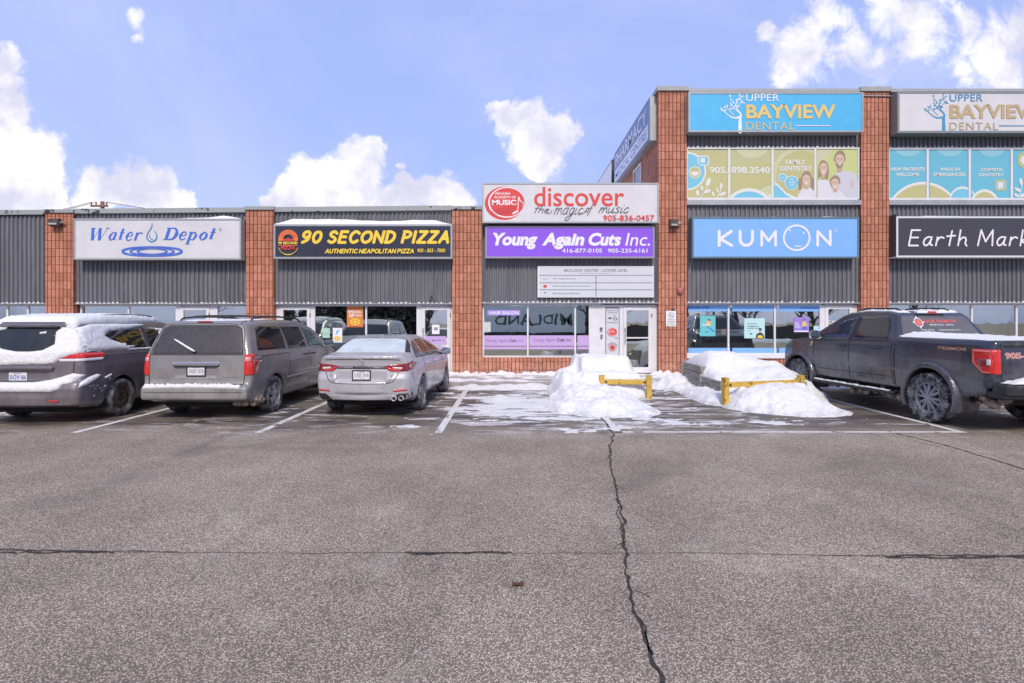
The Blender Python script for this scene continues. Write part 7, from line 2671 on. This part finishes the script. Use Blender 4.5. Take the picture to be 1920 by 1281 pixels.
a = heightfield('snow_mound', .2, 4.1, 9.4, 14.75, .035, pile_left, M_HEAP)
tag(a, 'snow heap burying the planter before the glass entrance door, spreading onto the asphalt', 'snow heap', kind='thing')
b_ = heightfield('snow_mound', 3.5, 8.0, 9.4, 14.95, .035, pile_right, M_HEAP)
tag(b_, 'peaked snow heap over the grey timber planter below the tutoring window', 'snow heap', kind='thing')


def trodden(x, y):
    n = vnoise(x * 1.1, y * 2.6, 21, 6, gain=.58)
    w = np.exp(-((x - .6) / 2.0) ** 2 - ((y - 11.4) / 1.25) ** 2) * .42 + np.exp(-((x - 3.3) / 2.2) ** 2 - ((y - 9.6) / .55) ** 2) * .16 + np.exp(-((x - 1.0) / 2.6) ** 2 - ((y - 12.9) / .8) ** 2) * .18
    lump = .10 * np.exp(-((x + .28) / .26) ** 2 - ((y - 12.35) / .30) ** 2)
    f = vnoise(x * 5, y * 9, 22, 4, gain=.65) - .5
    return (n - .66 + w + .34 * f) * .085 + lump - .006 + .016 * (vnoise(x * 17, y * 17, 23, 2) - .5)


tag(heightfield('trodden_snow', -2.0, 6.8, 8.6, 14.1, .028, trodden, M_SNOWD), 'thin trodden snow smeared over the asphalt of the empty spaces', 'snow', kind='stuff')


def berm(x, y):
    n = vnoise(x * 1.7, y * 1.5, 31, 5, gain=.6)
    w = 1 - np.abs(y - 14.42) / .42
    amt = sstep(x, -2.2, -1.2) * (1 - sstep(x, 1.2, 1.8)) * .9 + .35
    return (n - .62 + .42 * w * amt) * .24 + .02 * (vnoise(x * 9, y * 9, 32, 2) - .5)


tag(heightfield('kerb_snow', -13.0, 16.0, 13.7, 14.75, .05, berm, M_SNOWD), 'low ragged ridge of ploughed snow along the kerb', 'snow', kind='stuff')


def wallsnow(x, y):
    n = vnoise(x * 3.1, y * 1.2, 41, 4, gain=.65)
    n2 = vnoise(x * 11, y * 2, 42, 3, gain=.6)
    w = np.exp(-np.maximum(YC - .02 - y, 0) / .22)
    door = 1 - sstep(x, 3.1, 3.3) * (1 - sstep(x, 4.1, 4.35))
    return (.03 + .17 * (n - .28) + .16 * (n2 - .45)) * w * door - .025 * (1 - w) * (1 + 0 * x) + .05 * (vnoise(x * .9, y * 1.6, 44, 4) - .55) * (1 - w)


tag(heightfield('wall_snow', -16.0, 17.0, 15.1, YC - .005, .045, wallsnow, M_SNOW, ZS), 'wind-blown snow lying along the foot of the shop fronts', 'snow', kind='stuff')


# ================================================================== planters and guard rails
def mat_timber():
    m = bpy.data.materials.new('weathered_timber')
    m.use_nodes = True
    t_ = m.node_tree
    t_.nodes.clear()
    n = NT(t_)
    co = n('ShaderNodeTexCoord').outputs['Object']
    x, y, z = n.sep(co)
    gr = n.noise(n.comb(n.m('MULTIPLY', x, 3), n.m('MULTIPLY', y, 3), n.m('MULTIPLY', z, 55)), 1.0, 6, .6).outputs['Fac']
    c = n.mix(n.ss(gr, .3, .7), (.20, .18, .155), (.40, .375, .335))
    c = n.mix(n.m('MULTIPLY', n.ss(n.noise(co, 3, 5, .6).outputs['Fac'], .5, .7), .5), c, (.16, .17, .13))
    p = n('ShaderNodeBsdfPrincipled', {'Base Color': c, 'Roughness': .9, 'Normal': n.bump(gr, .006, .8)})
    n('ShaderNodeOutputMaterial', {'Surface': p.outputs[0]})
    return m


M_TIMBER = mat_timber()
M_SOIL = mat('soil', (.07, .05, .04), .95)


def planter(x0, x1, y0, ys, y1, zf, zb, label):
    t = thing('timber_planter', ((x0 + x1) / 2, y0, 0), label, 'planter')
    rr = random.Random(int(x0 * 10))
    for (ya, yb, zt) in ((y0, ys, zf), (ys, y1, zb)):
        n = max(2, round(zt / .15))
        h = zt / n
        for side in ('plank_wall_side', 'x1', 'front'):
            mb = MB()
            for i in range(n):
                j = rr.uniform(-.006, .006)
                if side == 'plank_wall_side':
                    mb.rbox(x0 + j, x0 + .07, ya, yb - .002, i * h, (i + 1) * h - .010, .008)
                elif side == 'x1':
                    mb.rbox(x1 - .07, x1 + j, ya, yb - .002, i * h, (i + 1) * h - .010, .008)
                else:
                    mb.rbox(x0 + .075, x1 - .075, ya + j + .01, ya + .08, i * h, (i + 1) * h - .010, .008)
            mb.build('plank_wall', M_TIMBER, t)
        mb = MB(); mb.box(x0 + .071, x1 - .071, ya + .081, yb - .003, .0, zt - .05); mb.build('soil_fill', M_SOIL, t)
        mb = MB(); mb.rbox(x0 - .03, x0 + .06, yb - .05, yb + .05, 0, zt + .02, .01); mb.build('corner_post', M_TIMBER, t)


planter(1.66, 2.85, 12.85, 13.55, 14.62, .42, .66, 'timber planter all but buried in snow beside the glass entrance door')
planter(4.44, 6.3, 12.05, 13.3, 14.66, .44, .67, 'stepped weathered timber planter with bare grey plank side under a peaked snow heap')

M_YEL = mat('worn_yellow_paint', (.56, .36, .055), .6, var=.18, vscale=5, dirt=(.20, .07, .03), dlo=.55, dhi=.64, dscale=5)


def rail(p0, p1, h, label):
    a, b = Vector(p0 + (0,)), Vector(p1 + (0,))
    t = thing('guard_rail', tuple((a + b) / 2), label, 'guard rail', 'yellow guard rails before the planters')
    d = (b - a).normalized()
    nn = Vector((-d.y, d.x, 0))

    def bar(o, l0, l1, w, z0, z1, off=0.0):
        vs = []
        for z_ in (z0, z1):
            for (l, s) in ((l0, -1), (l1, -1), (l1, 1), (l0, 1)):
                q = o + d * l + nn * (s * w / 2 + off)
                vs.append((q.x, q.y, z_))
        return vs, [(3, 2, 1, 0), (4, 5, 6, 7), (0, 1, 5, 4), (1, 2, 6, 5), (2, 3, 7, 6), (3, 0, 4, 7)]
    L = (b - a).length
    for l in (0, L):
        mb = MB(); mb.add(*bar(a, l - .055, l + .055, .11, -.05, h)); mb.add(*bar(a, l - .06, l + .06, .12, h, h + .012)); mb.build('post', M_YEL, t)
    mb = MB(); mb.add(*bar(a, .056, L - .056, .075, h - .19, h - .085)); mb.build('rail', M_YEL, t)
    mb = MB()
    for l in (.09, L - .09):
        mb.add(*bar(a, l - .02, l + .02, .012, h - .16, h - .115, -.044))
    mb.build('bolt_plate', M_RUST, t)


rail((2.02, 12.7), (3.06, 12.62), .50, 'short yellow guard rail half sunk in the snow beside the entrance walk')
rail((4.32, 11.45), (6.1, 11.95), .57, 'longer yellow guard rail in front of the peaked snow heap')


# ================================================================== what the shop windows mirror: the far side of the road
def bare_tree(seed, H=9.0):
    rr = random.Random(seed)
    tr, cr = MB(), MB()

    def grow(p, d, L, r, lev):
        n = 4
        pts, rs = [p], [r]
        for i in range(n):
            d = (d + Vector((rr.uniform(-.16, .16), rr.uniform(-.16, .16), rr.uniform(-.05, .12)))).normalized()
            p = p + d * (L / n)
            pts.append(p)
            rs.append(r * (1 - .5 * (i + 1) / n))
        (tr if lev == 0 else cr).tube(pts, rs, 7 if lev == 0 else 4, caps=False)
        if lev >= 4:
            return
        k = {0: 7, 1: 5, 2: 4, 3: 3}[lev]
        for i in range(k):
            q = rr.uniform(.35, 1.0)
            j = min(n - 1, int(q * n))
            bp = pts[j].lerp(pts[j + 1], q * n - j)
            sp = Vector((rr.uniform(-1, 1), rr.uniform(-1, 1), rr.uniform(.0, .9))).normalized()
            grow(bp, (d * .55 + sp).normalized(), L * rr.uniform(.5, .72), rs[j] * .55, lev + 1)
    grow(Vector((0, 0, 0)), Vector((0, 0, 1)), H * .52, .20, 0)
    return tr, cr


M_BARK = mat('dark_bark', (.085, .07, .06), .9, var=.3, vscale=3)
TREES = [(-34, -30), (-27, -28), (-22.5, -23), (-19, -26), (-15.5, -23), (-12.5, -27), (-9, -23), (-24, -31), (8.4, -22.5), (12, -30), (19, -26), (22.5, -22), (26, -27), (29.5, -23), (33, -27), (37, -24), (44, -28), (-17.5, -33), (-11, -34), (24, -34)]
protos = []
LABT = ['bare spreading tree across the road, mirrored in the shop windows', 'bare upright tree across the road, mirrored in the shop windows', 'bare crooked tree across the road, mirrored in the shop windows']
for i, (tx, ty) in enumerate(TREES):
    if i < 3:
        t = thing('bare_tree', (tx, ty, -.9), LABT[i], 'tree', 'bare trees across the road')
        tr, cr = bare_tree(40 + i, 9 + i)
        tr.build('trunk', M_BARK, t, local=True)
        cr.build('crown', M_BARK, t, local=True)
        protos.append(t)
    else:
        t = copy_tree(protos[i % 3])
        t.location = (tx, ty, -.9)
        t.rotation_euler.z = i * 1.7
        t.scale = (1.0, 1.0, .85 + .07 * (i % 4))

def conifer(seed, H):
    rr = random.Random(seed)
    tr, cr = MB(), MB()
    tr.tube([(0, 0, 0), (0, 0, H)], [.22, .02], 7)
    for lev in range(26):
        z0 = H * (.08 + .9 * lev / 26)
        L = (H - z0) * .36 + .2
        for k in range(11):
            a = 2 * math.pi * (k + rr.random()) / 11
            l = L * rr.uniform(.7, 1.1)
            ca, sa = math.cos(a), math.sin(a)
            for q in range(4):
                r0, r1 = l * q / 4, l * (q + 1) / 4 + .1
                wd = .16 + .18 * (1 - q / 4)
                zz0, zz1 = z0 - .22 * r0 + rr.uniform(-.1, .1), z0 - .30 * r1 + rr.uniform(-.1, .1)
                cr.add([(r0 * ca, r0 * sa, zz0 + .1), (r1 * ca - wd * sa, r1 * sa + wd * ca, zz1 - rr.uniform(.0, .2)), (r1 * 1.15 * ca, r1 * 1.15 * sa, zz1 + .05), (r1 * ca + wd * sa, r1 * sa - wd * ca, zz1 - rr.uniform(.0, .2))], [(0, 1, 2, 3)])
    return tr, cr


M_NEEDLE = mat('dark_needles', (.11, .105, .085), .9, var=.35, vscale=2)
cp = None
for i, (tx, ty) in enumerate([(-21.5, -27), (-18.3, -25.5), (-16, -28), (-13.4, -26), (-10.6, -25), (-25, -26), (9.4, -30)]):
    if cp is None:
        cp = thing('spruce_tree', (tx, ty, -.9), 'dark spruce across the road, mirrored in the pizza shop windows', 'tree', 'spruces across the road')
        tr, cr = conifer(5, 8.0)
        tr.build('trunk', M_BARK, cp, local=True)
        cr.build('crown', M_NEEDLE, cp, local=True)
    else:
        t = copy_tree(cp)
        t.location = (tx, ty, -.9)
        t.rotation_euler.z = i * 1.3
        t.scale = (1.1, 1.1, .8 + .08 * (i % 4))
        if i == 6:
            t['label'] = 'dark spruce across the road, mirrored beside the white trailer'

tl = thing('semi_trailer', (2, -25, -.9), 'white road trailer with big dark capitals across the road, mirrored in the salon window', 'trailer')
M_TRW = mat('trailer_white', (.80, .82, .80), .5, var=.06)
mb = MB(); mb.rbox(-6.5, 7.6, -26.5, -24.0, .25, 3.35, .04); mb.build('box', M_TRW, tl)
mb = MB(); mb.box(-6.5, 7.6, -23.99, -23.97, .26, .42); mb.build('skirt_rail', mat('dark_green_rail', (.03, .07, .05), .5), tl)
g = Graphic(tl, lambda u, v, l: (6.2 - u, -23.998 + l, 2.35 - v))
g.text('lettering', mat('trailer_green', (.09, .12, .11), .5), 'MIDLAND', 0, 0, 8.0, 1.2, bold=.02)
g.done()
for xx in (-5.2, -3.9, 4.6):
    for yy_ in (-26.2, -24.2):
        mb = MB(); mb.tube([(xx - 0, yy_ - .13, -.4), (xx, yy_ + .13, -.4)], .5, 20); mb.build('wheel', M_TYRE, tl)
mb = MB(); mb.box(-6.3, 7.2, -25.6, -24.9, -.05, .249); mb.build('chassis', M_DARKM, tl)

fw = MB(); fw.rbox(10, 50, -31.2, -31.0, -.9, 1.0, .02)
for xx in range(10, 51, 4):
    fw.rbox(xx - .12, xx + .12, -31.3, -30.95, -.9, 1.15, .02)
tag(fw.build('boundary_wall', mat('brown_boards', (.13, .11, .095), .9, var=.2)), 'low brown board wall across the road, mirrored in the tutoring window', 'wall')


def bank(x, y):
    n = vnoise(x * .35, y * .4, 51, 5)
    return (1.05 * n + .1) * sstep(y, -22.5, -21) * (1 - sstep(y, -20, -18.6)) * (1 - .75 * np.exp(-((x - 2) / 9) ** 4))


tag(heightfield('snow_bank', -60, 60, -23, -18.2, .4, bank, M_SNOW, -.9), 'long low bank of ploughed snow across the road', 'snow', kind='stuff')
